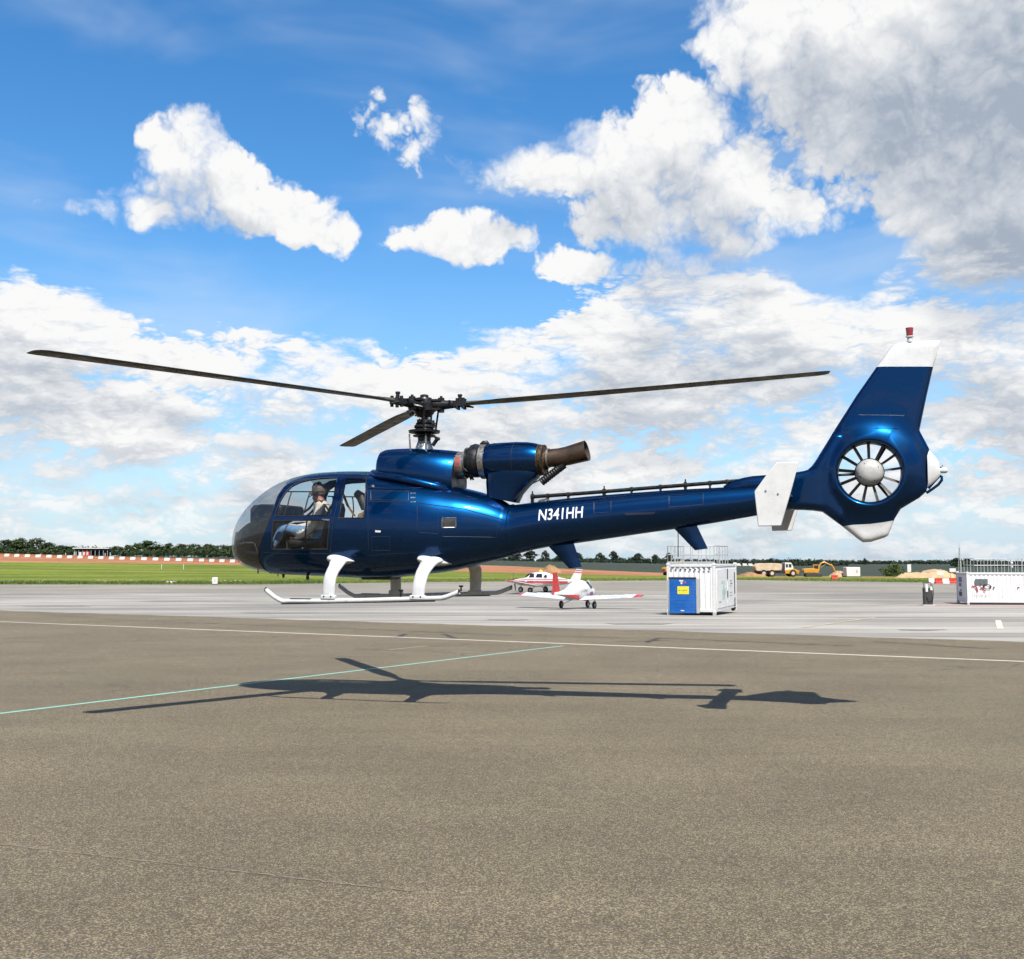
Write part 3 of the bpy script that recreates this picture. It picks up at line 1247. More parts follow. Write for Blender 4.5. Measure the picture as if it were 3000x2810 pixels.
def skin_line(name, pts, r, mat, off=0.0, parent=heli, n=24):
    q = []
    for i in range(len(pts) - 1):
        for k in range(n // (len(pts) - 1) + 1):
            u = k / (n // (len(pts) - 1) + 1)
            q.append(hs(pts[i][0] * (1 - u) + pts[i + 1][0] * u, pts[i][1] * (1 - u) + pts[i + 1][1] * u, -1, off))
    q.append(hs(*pts[-1], -1, off))
    b = MB()
    b.tube(q, r, 6)
    return hp(name, b, mat, parent)


hatch = [z2(1250, 1576), z2(1412, 1572), z2(1410, 1686), z2(1248, 1688)]
skin_patch('hatch', hatch, M_BLACK, .004)
skin_line('hatch_frame', hatch + [hatch[0]], .006, M_STEEL, .004)
skin_patch('door_handle', [z1(1822, 886), z1(1890, 890), z1(1885, 912), z1(1826, 910)], M_WHITEPAINT, .012, 4, 2)
skin_patch('latch_plate', [z1(1200, 752), z1(1296, 758), z1(1290, 776), z1(1204, 766)], M_STEEL, .012, 4, 2)
M_SEAM = material('panel_seam', (.006, .012, .040), .5)
for pts in ([z1(1722, 300), z1(1735, 700), z1(1740, 1120)], [z2(380, 1384), z2(900, 1392), z2(1500, 1470), z2(1975, 1600)],
            [z2(380, 1220), z2(640, 1236), z2(960, 1226), z2(1280, 1216)],
            [z1(1040, 1246), z1(1180, 1272)]):
    skin_line('panel_seam', pts, .005, M_SEAM, .0)
dp = [z1(*q) for q in ((1440, 240), (1432, 330), (1400, 480), (1368, 620), (1345, 745), (1322, 900), (1308, 1040), (1300, 1152), (1000, 1158), (700, 1152), (520, 1142))]
skin_line('door_gap', dp, .0045, M_SEAM, .003, n=60)
for rect in ([z2(420, 1260), z2(860, 1266), z2(858, 1370), z2(422, 1366)], [z2(960, 1440), z2(1200, 1478), z2(1200, 1760), z2(960, 1740)], [z2(1260, 1480), z2(1900, 1650), z2(1880, 1800), z2(1260, 1790)],
             [z1(1780, 960), z1(1990, 960), z1(1990, 1120), z1(1780, 1120)], [(1740, 1470), (1790, 1466), (1790, 1500), (1740, 1504)], [(1960, 1452), (2060, 1444), (2060, 1478), (1960, 1486)]):
    skin_line('access_panel', rect + [rect[0]], .0030, M_SEAM, .0, n=32)
skin_line('panel_edge', [z2(376, 1120), z2(370, 1390)], .006, M_BLUE, .002)
skin_line('panel_edge', [z2(385, 1224), z2(620, 1240), z2(900, 1236)], .008, M_BLUE, .004)
b = MB()
b.lathe([(.03, -.012), (.035, 0), (.02, .012), (.0, .016)], hs(*z2(435, 1215)), (0, -1, .3), 14)
hp('fuel_cap', b, M_BLACK)
for k in range(9):
    q = hs(*z2(890 + (k % 3) * 22, 1290 + (k // 3) * 50), -1, .002)
    b = MB()
    b.lathe([(.010, -.004), (.010, .004), (.0, .006)], q, (0, -1, .4), 8)
    hp('rivet', b, M_STEEL)
# seam ring where the tail boom joins
b = MB()
zt, zb, zm, w, e = sec(XSEAM)
ring = []
for j in range(48):
    th = 2 * math.pi * j / 48
    c, s_ = math.cos(th), math.sin(th)
    ring.append(Vector((XSEAM + .006, 1.004 * w * math.copysign(abs(c) ** (2 / e), c), zm + 1.004 * (zt - zm if s_ >= 0 else zm - zb) * math.copysign(abs(s_) ** (2 / e), s_))))
b.tube(ring + [ring[0]], .006, 6)
hp('boom_joint', b, M_BLUE)

# registration on the boom
cv = bpy.data.curves.new('registration', 'FONT')
cv.body = 'N341HH'
cv.size = 1.0
cv.offset = .015
cv.space_character = 1.02
tmp = bpy.data.objects.new('registration_source', cv)
col.objects.link(tmp)
dg = bpy.context.evaluated_depsgraph_get()
tme = bpy.data.meshes.new_from_object(tmp.evaluated_get(dg))
bpy.data.objects.remove(tmp)
tb = bmesh.new()
tb.from_mesh(tme)
for k in range(1, 16):
    bmesh.ops.bisect_plane(tb, geom=tb.verts[:] + tb.edges[:] + tb.faces[:], dist=1e-5, plane_co=(0, k * .05, 0), plane_no=(0, 1, 0))
tb.to_mesh(tme)
tb.free()
us = [v.co.x for v in tme.vertices]
vs_ = [v.co.y for v in tme.vertices]
u0, u1, v0, v1 = min(us), max(us), min(vs_), max(vs_)
ql, qr = hs(1577, 1526, -1), hs(1707, 1517, -1)
qt = hs(1577, 1493, -1)
for v in tme.vertices:
    u, w_ = (v.co.x - u0) / (u1 - u0), (v.co.y - v0) / (v1 - v0)
    x = ql.x + (qr.x - ql.x) * u
    z = ql.z + (qr.z - ql.z) * u + (qt.z - ql.z) * w_
    v.co = Vector((x, -half_width(x, z) * (.985 if x > XSEAM else 1) - .006, z))
tme.materials.clear()
tme.materials.append(M_TEXTWHITE)
tme.update()
link('registration', tme, heli)

# --- transmission cowl
b = MB()
cw = [(1131.5, 1362, .14, 2.4), (1132.3, 1345, .25, 2.8), (1134, 1331, .31, 3.2), (1139, 1323.5, .335, 3.4), (1150, 1319.5, .345, 3.4), (1175, 1317, .35, 3.2), (1215, 1315.5, .35, 3.0), (1260, 1316, .34, 2.8), (1300, 1318.5, .315, 2.6), (1330, 1321, .28, 2.4), (1346, 1323, .25, 2.3)]
rings = []
for (px, py, w, e) in cw:
    x, zt = hl(px, py)
    zb = f_top(sq(x)) - .14
    r = []
    for j in range(48):
        th = 2 * math.pi * j / 48
        c, s_ = math.cos(th), math.sin(th)
        zm = zb + (zt - zb) * .35
        ww = w * (1.12 if s_ < 0 else 1.0 + .12 * (1 - s_))
        r.append(Vector((x, ww * math.copysign(abs(c) ** (2 / e), c), zm + (zt - zm if s_ >= 0 else zm - zb) * math.copysign(abs(s_) ** (2 / e), s_))))
    rings.append(r)
b.rings(rings, cap1=False)
hp('transmission_cowl', b, M_BLUE, smooth=50)
b = MB()
b.add([p - Vector((.004, 0, 0)) for p in rings[-1]], [tuple(range(48))])
hp('cowl_bulkhead', b, M_BLACK)
b = MB()      # skirt under the cowl, spreading on to the deck
rings = []
for (px, w) in ((1100, .05), (1115, .34), (1145, .46), (1200, .50), (1260, .48), (1310, .42), (1338, .34), (1344, .16)):
    x, _ = hl(px, 1400)
    zt = f_top(sq(x)) + .035
    zb = zt - .20
    rings.append([Vector((x, w * math.copysign(abs(math.cos(2 * math.pi * j / 40)) ** .9, math.cos(2 * math.pi * j / 40)), (zt + zb) / 2 + (zt - zb) / 2 * math.copysign(abs(math.sin(2 * math.pi * j / 40)) ** .7, math.sin(2 * math.pi * j / 40)))) for j in range(40)])
b.rings(rings)
hp('cowl_skirt', b, M_BLUE, smooth=50)

# --- engine
ex0, ez = hl(1346, 1363)
cx = lambda px: hl(px, 1350)[0]
EZ = hl(1400, 1352)[1]
b = MB()
b.lathe([(.17, 0), (.182, .004), (.182, cx(1367) - cx(1342)), (.17, cx(1367) - cx(1342) + .004)], (cx(1342), 0, hl(1350, 1364)[1]), (1, 0, 0), 40)
ring_o = hp('intake_ring', b, M_BAND)
b = MB()
c0 = Vector((cx(1347), 0, hl(1350, 1364)[1]))
vs, fs = [], []
for j in range(9):
    th = -.2 + .75 * j / 8
    for k in range(2):
        vs.append(c0 + Vector((k * .065, -.185 * math.cos(th), .185 * math.sin(th))))
b.add(vs, [(2 * j, 2 * j + 1, 2 * j + 3, 2 * j + 2) for j in range(8)])
hp('warning_label', b, M_REDPATCH, ring_o)
b = MB()
b.lathe([(.15, 0), (.165, .02), (.172, .03), (.165, .04), (.17, .06), (.198, .075), (.212, .11), (.215, .17), (.205, .21), (.22, .235), (.222, .27)], (cx(1364), 0, EZ), (1, 0, 0), 40)
hp('engine_front', b, M_DARKMETAL, smooth=30)
for k, (rr, xx) in enumerate(((.176, 1368), (.20, 1384))):
    b = MB()
    b.lathe([(rr, 0), (rr + .012, .004), (rr + .012, .014), (rr, .018)], (cx(xx), 0, EZ), (1, 0, 0), 40)
    hp('clamp_ring', b, M_STEEL if k == 0 else M_DARKMETAL)
b = MB()
b.lathe([(.218, 0), (.231, .004), (.231, cx(1430) - cx(1413)), (.218, cx(1430) - cx(1413) + .004)], (cx(1413), 0, EZ - .005), (1, 0, 0), 48)
hp('engine_band', b, M_BAND)
b = MB()
x_, z_ = hl(1427, 1300)
b.tube([(cx(1411), -.05, EZ + .215), (cx(1419), -.04, EZ + .235), (cx(1428), -.03, EZ + .238), (cx(1434), -.02, EZ + .21)], [.02, .032, .032, .02], 10)
b.tube([(cx(1378), 0, EZ + .20), (cx(1392), 0, EZ + .215), (cx(1408), 0, EZ + .205)], [.015, .022, .015], 8)
hp('air_duct', b, M_DARKMETAL)
rnd = random.Random(11)
b = MB()
for k in range(16):      # hoses and fittings under the engine
    x = rnd.uniform(cx(1366), cx(1428))
    a = rnd.uniform(-2.5, -.5)
    p0 = Vector((x, -.17 * math.cos(a + 1.57) * 0 - .2 * abs(math.cos(a)), EZ + .2 * math.sin(a)))
    p1 = p0 + Vector((rnd.uniform(-.08, .08), rnd.uniform(-.03, .0), rnd.uniform(-.06, .04)))
    b.tube([p0, (p0 + p1) / 2 + Vector((0, -.02, .02)), p1], rnd.uniform(.006, .014), 6)
tag(hp('engine_hoses', b, M_BLACK), kind='stuff')
b = MB()
barrel = [(1430, .222), (1436, .232), (1450, .238), (1480, .242), (1515, .243), (1545, .237), (1570, .218), (1581, .200)]
b.lathe([(r, cx(px) - cx(1430)) for px, r in barrel], (cx(1430), 0, EZ - .005), (1, 0, 0), 56)
hp('engine_cowl', b, M_BLUE, smooth=60)
for xx in (1513,):
    b = MB()
    b.lathe([(.2425, 0), (.2445, .002), (.2445, .006), (.2425, .008)], (cx(xx), 0, EZ - .005), (1, 0, 0), 56)
    hp('cowl_joint', b, M_SEAM)
# pylon that carries the engine
b = MB()
front = [z3(660, 480), z3(655, 560), z3(650, 640), z3(660, 745)]
rear = [z3(1185, 480), z3(1195, 560), z3(1080, 660), z3(960, 805)]
rings = []
for k in range(9):
    u = k / 8 * 3
    i = min(int(u), 2)
    f = u - i
    xa, za = hl(front[i][0] * (1 - f) + front[i + 1][0] * f, front[i][1] * (1 - f) + front[i + 1][1] * f)
    xb, zb = hl(rear[i][0] * (1 - f) + rear[i + 1][0] * f, rear[i][1] * (1 - f) + rear[i + 1][1] * f)
    w = [.19, .19, .188, .184, .18, .175, .17, .165, .16][k]
    zc = (za + zb) / 2 if k < 8 else min(za, zb)
    rg = []
    for j in range(48):
        t = 2 * math.pi * j / 48
        x = (xa + xb) / 2 + (xb - xa) / 2 * math.copysign(abs(math.cos(t)) ** .75, math.cos(t))
        rb = interp(x, [cx(p) for p, r in barrel], [r for p, r in barrel]) + .0015
        rg.append(Vector((x, rb * (w / .24) * math.copysign(abs(math.sin(t)) ** .35, math.sin(t)), za + (zb - za) * (x - xa) / (xb - xa) - (.05 if k == 8 else 0))))
    rings.append(rg)
b.rings(rings)
hp('engine_pylon', b, M_BLUE, smooth=60)
b = MB()
pts = [z3(935, 805), z3(985, 740), z3(1050, 680), z3(1120, 640), z3(1200, 600)]
b.tube([Vector((hl(*p, -.17)[0], -.175, hl(*p, -.17)[1])) for p in pts], .008, 6)
hp('cable', b, M_BLACK)
# exhaust
b = MB()
b.lathe([(.17, 0), (.205, .003), (.205, .02), (.19, .022), (.19, .05), (.20, .053), (.20, .075), (.14, .08), (.125, .10)], (cx(1580), 0, EZ - .01), (1, 0, 0), 40)
hp('exhaust_flange', b, M_FLANGE, smooth=30)
for k in range(22):
    a = 2 * math.pi * k / 22
    b = MB()
    b.lathe([(.012, -.035), (.012, .0), (.007, .004), (.0, .005)], (cx(1580) + .075 + .01 * (k % 2), .185 * math.cos(a), EZ - .01 + .185 * math.sin(a)), (1, 0, 0), 6)
    hp('flange_bolt', b, M_FLANGE)
pp = [(1600, 1343, .118), (1618, 1342, .118), (1640, 1340, .119), (1662, 1336, .122), (1684, 1330, .126), (1704, 1324.5, .130), (1720, 1320, .133)]
path = [Vector((hl(x, y)[0], 0, hl(x, y)[1])) for x, y, r in pp]
b = MB()
b.tube(path, [r for x, y, r in pp], 36, cap=False)
n0 = len(b.v)
inner = [p for p in path]
b.mi = 1
b.tube(path, [r - .008 for x, y, r in pp], 36, cap=False)
b.mi = 0
o_n = 6 * 36
b.add([], [])
fs = []
base = (len(path) - 1) * 36
b.f += [(base + j, base + (j + 1) % 36, n0 + base + (j + 1) % 36, n0 + base + j) for j in range(36)]
b.m += [0] * 36
hp('exhaust_pipe', b, [M_EXHAUST, M_EXH_IN], smooth=60)
b = MB()
b.tube([path[0] + Vector((.02, 0, 0)), path[0] + Vector((.045, 0, 0))], .128, 36)
hp('pipe_clamp', b, M_BAND)
b = MB()
d0, d1 = Vector((hl(*z3(1462, 438))[0], -.02, hl(*z3(1462, 438))[1])), Vector((hl(*z3(1225, 630))[0], -.05, hl(*z3(1225, 630))[1]))
pts, rs = [], []
for k in range(45):
    pts.append(d0.lerp(d1, k / 44))
    rs.append(.048 + (.007 if (k // 2) % 2 else 0) if k > 10 else .052)
b.tube(pts, rs, 16)
hp('drain_hose', b, M_DARKMETAL)

# --- rotor head
HUB = H(1243, 1188)
deck_z = hl(1243, 1318)[1]
b = MB()
b.tube([(0, 0, deck_z - .05), (0, 0, HUB.z + .05)], .045, 20)
hp('rotor_mast', b, M_DARKMETAL)
b = MB()
b.lathe([(.13, 0), (.125, .02), (.07, .14), (.055, .22), (.055, .25)], (0, 0, deck_z - .01), (0, 0, 1), 28)
hp('mast_cone', b, M_STEEL, smooth=30)
for k in range(10):
    a = 2 * math.pi * k / 10
    b = MB()
    b.tube([(.12 * math.cos(a), .12 * math.sin(a), deck_z), (.065 * math.cos(a), .065 * math.sin(a), deck_z + .16)], .009, 6)
    hp('cone_rib', b, M_STEEL)
zs = hl(1243, 1262)[1]
b = MB()
b.lathe([(.05, -.05), (.12, -.045), (.21, -.03), (.215, .0), (.13, .012), (.12, .03), (.14, .04), (.135, .07), (.09, .085), (.10, .10), (.095, .14), (.05, .15)], (0, 0, zs), (0, 0, 1), 28)
hp('swashplate', b, M_DARKMETAL, smooth=30)
b = MB()
b.lathe([(.05, -.16), (.085, -.15), (.09, -.09), (.15, -.08), (.155, -.065), (.06, -.05)], (0, 0, zs), (0, 0, 1), 24)
hp('fixed_star', b, M_DARKMETAL, smooth=30)
b = MB()
rnd = random.Random(3)
for k in range(9):
    a = rnd.uniform(0, 6.28)
    b.box((.11 * math.cos(a), .11 * math.sin(a), zs + rnd.uniform(-.02, .13)), (rnd.uniform(.03, .08), rnd.uniform(.03, .06), rnd.uniform(.03, .06)), Matrix.Rotation(a, 3, 'Z'))
for k in range(7):
    a = rnd.uniform(0, 6.28)
    b.tube([(.06 * math.cos(a), .06 * math.sin(a), zs + .16), (.15 * math.cos(a + .5), .15 * math.sin(a + .5), zs + rnd.uniform(-.02, .1))], .012, 6)
tag(hp('swashplate_links', b, M_DARKMETAL, bevel=.004), kind='stuff')
# scissor link and servo behind the mast
b = MB()
p0, p1, p2, p3 = H(*z2(1130, 610), -.1), H(*z2(1195, 655), -.1), H(*z2(1140, 735), -.1), H(*z2(1175, 770), -.1)
b.tube([H(*z2(1060, 560), -.08), p0, p1], .016, 8)
b.tube([p1, p2], .026, 10)
b.tube([p1 + Vector((0, .04, 0)), p1 - Vector((0, .04, 0))], .024, 10)
hp('scissor_link', b, M_DARKMETAL)
for i, (a, c) in enumerate((((868, 600), (880, 800)), ((1062, 600), (1058, 800)))):
    b = MB()
    b.tube([H(*z2(*a), -.11), H(*z2(*c), -.11)], .016 if i else .012, 8)
    hp('control_rod', b, M_STEEL)

# blades: azimuth in the world, tip height
tip_az = [229.2, 110.6, 349.4]
tips = []
for az_, (px, py) in zip(tip_az, ((93, 1030), (1015, 1308), (2390, 1092))):
    a = R(az_)
    P2 = Vector((MAST.x + 5.25 * math.cos(a), MAST.y + 5.25 * math.sin(a), 0))
    z = at(px, py, P2.y).z - HZ0
    loc = Vector(((P2 - HROOT).dot(AFT), (P2 - HROOT).dot(STB), z))
    tips.append(loc)
b = MB()
b.lathe([(.06, -.16), (.10, -.155), (.13, -.10), (.155, -.08), (.155, .02), (.13, .05), (.11, .07), (.10, .10), (.06, .105), (.055, .14), (.02, .15)], HUB, (0, 0, 1), 24)
hp('rotor_hub', b, M_DARKMETAL, smooth=30)
for bi, tip in enumerate(tips):
    d2 = Vector((tip.x, tip.y, 0)).normalized()
    n2 = Vector((-d2.y, d2.x, 0))        # towards the trailing or leading edge
    rise = tip.z - HUB.z

    def P(r, s=0.0, h=0.0):
        z = HUB.z + rise * (max(r - .3, 0) / 4.95) ** 1.12
        return d2 * r + n2 * s + Vector((0, 0, z + h))
    Q = lambda r, s=0.0, h=0.0: P(r * .70, s * .85, h * .85)
    b = MB()                             # hub arm: fork plates, sleeve, bolts
    for h in (.07, -.07):
        b.prism([(.03, -.10), (.03, .10), (.34, .085), (.39, 0), (.34, -.085)], lambda u, v, w, h=h: Q(u, v, h + w), .03)
    b.tube([Q(.14), Q(.30), Q(.44), Q(.64)], [.07, .07, .06, .05], 16)
    b.tube([Q(.33, 0, .11), Q(.33, 0, -.12)], .045, 12)
    b.tube([Q(.33, 0, .11), Q(.33, 0, .14)], .02, 8)
    b.tube([Q(.24, -.10), Q(.24, .10)], .022, 8)
    b.tube([Q(.40, -.085, -.01), Q(.40, .085, -.01)], .02, 8)
    hp('hub_arm', b, M_DARKMETAL, smooth=35)
    b = MB()                             # pitch horn and rod
    hs_ = 1 if bi != 1 else -1
    b.tube([Q(.38, 0, -.02), Q(.30, .12 * hs_, -.05), Q(.22, .17 * hs_, -.07)], [.028, .024, .02], 8)
    hp('pitch_horn', b, M_DARKMETAL)
    e0 = Q(.22, .17 * hs_, -.07)
    b = MB()
    b.tube([e0, Vector((e0.x * .80, e0.y * .80, zs - .01))], .014, 8)
    hp('pitch_rod', b, M_DARKMETAL)
    b = MB()                             # blade fork and damper fittings
    for s in (-1, 1):
        b.prism([(.56, .015 * s), (.58, .075 * s), (.80, .085 * s), (.84, .06 * s), (.84, .03 * s), (.66, .02 * s)], lambda u, v, w: Q(u, v, w), .085)
    for (r_, s_) in ((.66, .05), (.66, -.05), (.78, .06), (.78, -.06)):
        b.tube([Q(r_, s_, .085), Q(r_, s_, -.085)], .024, 8)
    b.tube([Q(.70, 0, .035), Q(.70, 0, .12)], .026, 8)
    b.tube([Q(.70, 0, .12), Q(.70, 0, .15)], .034, 8)
    b.tube([Q(.52, .1 * hs_, .04), Q(.52, -.1 * hs_, .04)], .018, 8)
    b.tube([Q(.78, .09 * hs_, -.02), Q(.95, .06 * hs_, -.06)], [.02, .012], 8)
    hp('blade_fork', b, M_DARKMETAL, smooth=35)
    blade = MB()
    rings = []
    prof = [(-.50, 0), (-.47, .42), (-.38, .78), (-.2, 1.0), (.0, .93), (.25, .62), (.5, .12), (.5, -.12), (.25, -.35), (0, -.55), (-.2, -.62), (-.38, -.5), (-.47, -.25)]
    st = [(.56, .10, .030), (.66, .13, .030), (.82, .19, .024), (1.05, .27, .019), (1.5, .30, .017)] + [(1.5 + .25 * k, .30, .0165) for k in range(1, 15)] + [(5.15, .30, .016), (5.22, .27, .012), (5.26, .20, .006)]
    tw = R(5)
    for (r, ch, th) in st:
        a = tw - R(5) * (r / 5.25)
        ring = []
        for (u, v) in prof:
            s, h = u * ch, v * th
            s2, h2 = s * math.cos(a) - h * math.sin(a), s * math.sin(a) + h * math.cos(a)
            off = 0.0 if r < 5.2 else .02 * (r - 5.2) / .06
            ring.append(P(r, -(s2 + off) * 1.0, h2))
        rings.append(ring)
    blade.rings(rings)
    bo = hp('rotor_blade', blade, M_BLADE, smooth=40)
    b = MB()
    rings = []
    for (r, ch, th) in ((.54, .10, .036), (.64, .125, .036), (.76, .17, .031), (.88, .205, .026)):
        ring = []
        for (u, v) in prof:
            s, h = u * ch, v * th
            ring.append(P(r, -(s * math.cos(tw) - h * math.sin(tw)), s * math.sin(tw) + h * math.cos(tw)))
        rings.append(ring)
    b.rings(rings)
    hp('blade_cuff', b, M_CUFF, bo, smooth=40)
rnd = random.Random(8)
b = MB()                                 # bolts, caps and pipes over the hub
for k in range(26):
    a = rnd.uniform(0, 6.28)
    r_ = rnd.uniform(.05, .24)
    h = rnd.uniform(-.11, .06)
    b.tube([HUB + Vector((r_ * math.cos(a), r_ * math.sin(a), h)), HUB + Vector((r_ * math.cos(a), r_ * math.sin(a), h + rnd.uniform(.02, .06)))], rnd.uniform(.01, .024), 8)
for k in range(8):
    a = rnd.uniform(0, 6.28)
    p0 = HUB + Vector((.1 * math.cos(a), .1 * math.sin(a), rnd.uniform(-.08, .04)))
    p1 = HUB + Vector((.28 * math.cos(a + .7), .28 * math.sin(a + .7), rnd.uniform(-.08, .04)))
    b.tube([p0, (p0 + p1) / 2 + Vector((0, 0, .03)), p1], .008, 6)
tag(hp('hub_fittings', b, M_DARKMETAL, smooth=35), kind='stuff')

# --- tail: fin with ducted fan
FC = H(2547, 1385.5)
FR = .348
outline = [z4(420, 1225), z4(500, 1215), z4(560, 1205), z4(592, 1195), z4(620, 1170), z4(650, 1130), z4(830, 840), z4(990, 590), z4(1145, 370), z4(1225, 255), z4(1262, 204), z4(1310, 176), z4(1390, 166), z4(1520, 160), z4(1660, 155),
           z4(1600, 370), z4(1548, 600), z4(1500, 830), z4(1490, 880), z4(1525, 945), z4(1570, 1030), z4(1562, 1180), z4(1555, 1330), z4(1545, 1370), z4(1490, 1420), z4(1410, 1468), z4(1340, 1510), z4(1290, 1590),
           z4(1240, 1720), z4(1215, 1738), z4(1100, 1775), z4(1035, 1778), z4(1000, 1755), z4(870, 1650), z4(780, 1585), z4(710, 1535), z4(640, 1525), z4(560, 1520), z4(420, 1518)]
OUT = [hl(*p) for p in outline]


def ray_out(ang):
    """distance from the fan's centre to the outline"""
    dx, dz = math.cos(ang), math.sin(ang)
    best = None
    m = len(OUT)
    for i in range(m):
        ax, az_ = OUT[i][0] - FC.x, OUT[i][1] - FC.z
        bx, bz = OUT[(i + 1) % m][0] - FC.x, OUT[(i + 1) % m][1] - FC.z
        den = dx * (bz - az_) - dz * (bx - ax)
        if abs(den) < 1e-9:
            continue
        s = (ax * (bz - az_) - az_ * (bx - ax)) / den
        u = (ax * dz - az_ * dx) / den
        if s > 0 and -1e-6 <= u <= 1 + 1e-6:
            if best is None or s < best:
                best = s
    return best or .4


def dist_out(x, z):
    m = len(OUT)
    best = 9
    for i in range(m):
        ax, az_ = OUT[i]
        bx, bz = OUT[(i + 1) % m]
        if i == m - 1:
            continue            # the side that runs into the boom
        t = ((x - ax) * (bx - ax) + (z - az_) * (bz - az_)) / max((bx - ax) ** 2 + (bz - az_) ** 2, 1e-9)
        t = min(max(t, 0), 1)
        best = min(best, math.hypot(x - ax - t * (bx - ax), z - az_ - t * (bz - az_)))
    return best


def fin_half(x, z):
    d = max(math.hypot(x - FC.x, z - FC.z) - FR, 0)
    e = dist_out(x, z)
    up = (z - FC.z)
    thin = .052 - .018 * min(max((up - .5) / 1.2, 0), 1)
    k = math.exp(-(d / .17) ** 2)
    base = thin + (.165 - thin) * k
    if x < FC.x - .30 and abs(up + .05) < .5:
        base = max(base, .10 + .05 * min((FC.x - .30 - x) / .25, 1))
    rr = .10 if d < .3 else .07
    q = min(e / rr, 1.0)
    return max(base * math.sqrt(max(1 - (1 - q) ** 2, 0)), .006)


def build_fin():
    angs = sorted(set([round(2 * math.pi * k / 168, 5) for k in range(168)] + [round(math.atan2(z - FC.z, x - FC.x) % (2 * math.pi), 5) for x, z in OUT]))
    angs = [a for i, a in enumerate(angs) if i == 0 or a - angs[i - 1] > .004]
    n = len(angs)
    bm = bmesh.new()
    lip = .045
    # section from the middle of the duct outwards over the lip and the skin to the edge, one side
    radial = []
    for a in angs:
        ro = ray_out(a)
        pts = [(FR, 0.0), (FR, .06), (FR, .105)]
        for k in range(1, 6):
            th = math.pi / 2 * k / 5
            pts.append((FR + lip * (1 - math.cos(th)), .105 + .06 * math.sin(th)))
        m = 14
        for k in range(1, m + 1):
            u = k / m
            u = u if ro - FR > .4 else u
            r = FR + lip + (ro - FR - lip) * (1 - (1 - u) ** 1.35)
            x, z = FC.x + r * math.cos(a), FC.z + r * math.sin(a)
            pts.append((r, fin_half(x, z) if k < m else .0))
        radial.append(pts)
    L = len(radial[0])
    verts = {}
    for s in (-1, 1):
        for i in range(n):
            for k in range(L):
                if k in (0, L - 1) and s == 1:
                    verts[(s, i, k)] = verts[(-1, i, k)]
                    continue
                r, h = radial[i][k]
                verts[(s, i, k)] = bm.verts.new((FC.x + r * math.cos(angs[i]), s * h, FC.z + r * math.sin(angs[i])))
    for s in (-1, 1):
        for i in range(n):
            j = (i + 1) % n
            for k in range(L - 1):
                q = [verts[(s, i, k)], verts[(s, j, k)], verts[(s, j, k + 1)], verts[(s, i, k + 1)]]
                if s == 1:
                    q.reverse()
                bm.faces.new(q)
    bmesh.ops.recalc_face_normals(bm, faces=bm.faces)
    lim = [hl(*z4(1080, 372)), hl(*z4(1700, 372))]
    low = [hl(*z4(840, 1655)), hl(*z4(960, 1638)), hl(*z4(1090, 1632)), hl(*z4(1200, 1618)), hl(*z4(1320, 1596))]
    cut(bm, lim, False)
    cut(bm, low, False)
    bm.verts.index_update()

    def key(f):
        c = f.calc_center_median()
        if c.z > lim[0][1] + (lim[1][1] - lim[0][1]) * (c.x - lim[0][0]) / (lim[1][0] - lim[0][0]):
            return 'cap'
        if low[0][0] < c.x < low[-1][0] and c.z < interp(c.x, [p[0] for p in low], [p[1] for p in low]):
            return 'keel'
        return 'fin'
    g = split(bm, key)
    fin = piece('tail_fin', g['fin'], M_BLUE, heli)
    tag(piece('fin_cap', g['cap'], M_WHITEPAINT, fin), 'white painted tip of the tail fin')
    tag(piece('fin_keel', g['keel'], M_WHITEPAINT, fin), 'white painted lower tip of the tail fin')
    bm.free()
    return fin


fin = build_fin()
b = MB()
skin = [(z4(900, 878)), z4(1150, 870), z4(1300, 872), z4(1492, 884)]
b.tube([Vector((hl(*p)[0], -fin_half(*hl(*p)) - .002, hl(*p)[1])) for p in skin], .005, 6)
hp('fin_joint', b, M_BLUE, fin)
b = MB()
skin = [z4(1000, 760), z4(1200, 762), z4(1350, 765), z4(1512, 770)]
b.tube([Vector((hl(*p)[0], -fin_half(*hl(*p)) - .001, hl(*p)[1])) for p in skin], .004, 6)
hp('fin_joint', b, M_STEEL, fin)
b = MB()
hubp = [(.0, -.17), (.05, -.168), (.10, -.155), (.135, -.125), (.155, -.08), (.16, -.03), (.16, .10), (.13, .13), (.0, .135)]
b.lathe(hubp, FC, (0, 1, 0), 40)
fh = hp('fan_hub', b, material('grey_fan_hub', (.50, .49, .47), .4, var=.12, vscale=12, dirt=(.25, .23, .2, .5)), smooth=50)
b = MB()
b.lathe([(.158, -.07), (.166, -.06), (.166, -.03), (.158, -.02)], FC, (0, 1, 0), 40)
hp('hub_ring', b, M_DARKMETAL, fh)
for k in range(4):
    a = 2 * math.pi * k / 4 + .5
    b = MB()
    b.lathe([(.008, 0), (.008, -.006), (0, -.008)], FC + Vector((.11 * math.cos(a), -.142, .11 * math.sin(a))), (0, 1, 0), 8)
    hp('hub_screw', b, M_DARKMETAL, fh)
for k in range(13):
    a = 2 * math.pi * k / 13 + .13
    c, s_ = math.cos(a), math.sin(a)
    b = MB()
    rings = []
    for (r, ch) in ((.155, .055), (.20, .058), (.28, .060), (FR - .006, .062)):
        ring = []
        for (u, v) in [(-.5, 0), (-.3, .07), (0, .09), (.3, .05), (.5, 0), (.3, -.03), (0, -.04), (-.3, -.03)]:
            tw_ = R(56)
            t_, y_ = (u * math.cos(tw_) - v * math.sin(tw_)) * ch, (u * math.sin(tw_) + v * math.cos(tw_)) * ch
            ring.append(FC + Vector((r * c - t_ * s_, y_ - .02, r * s_ + t_ * c)))
        rings.append(ring)
    b.rings(rings)
    hp('fan_blade', b, M_FAN, smooth=40)
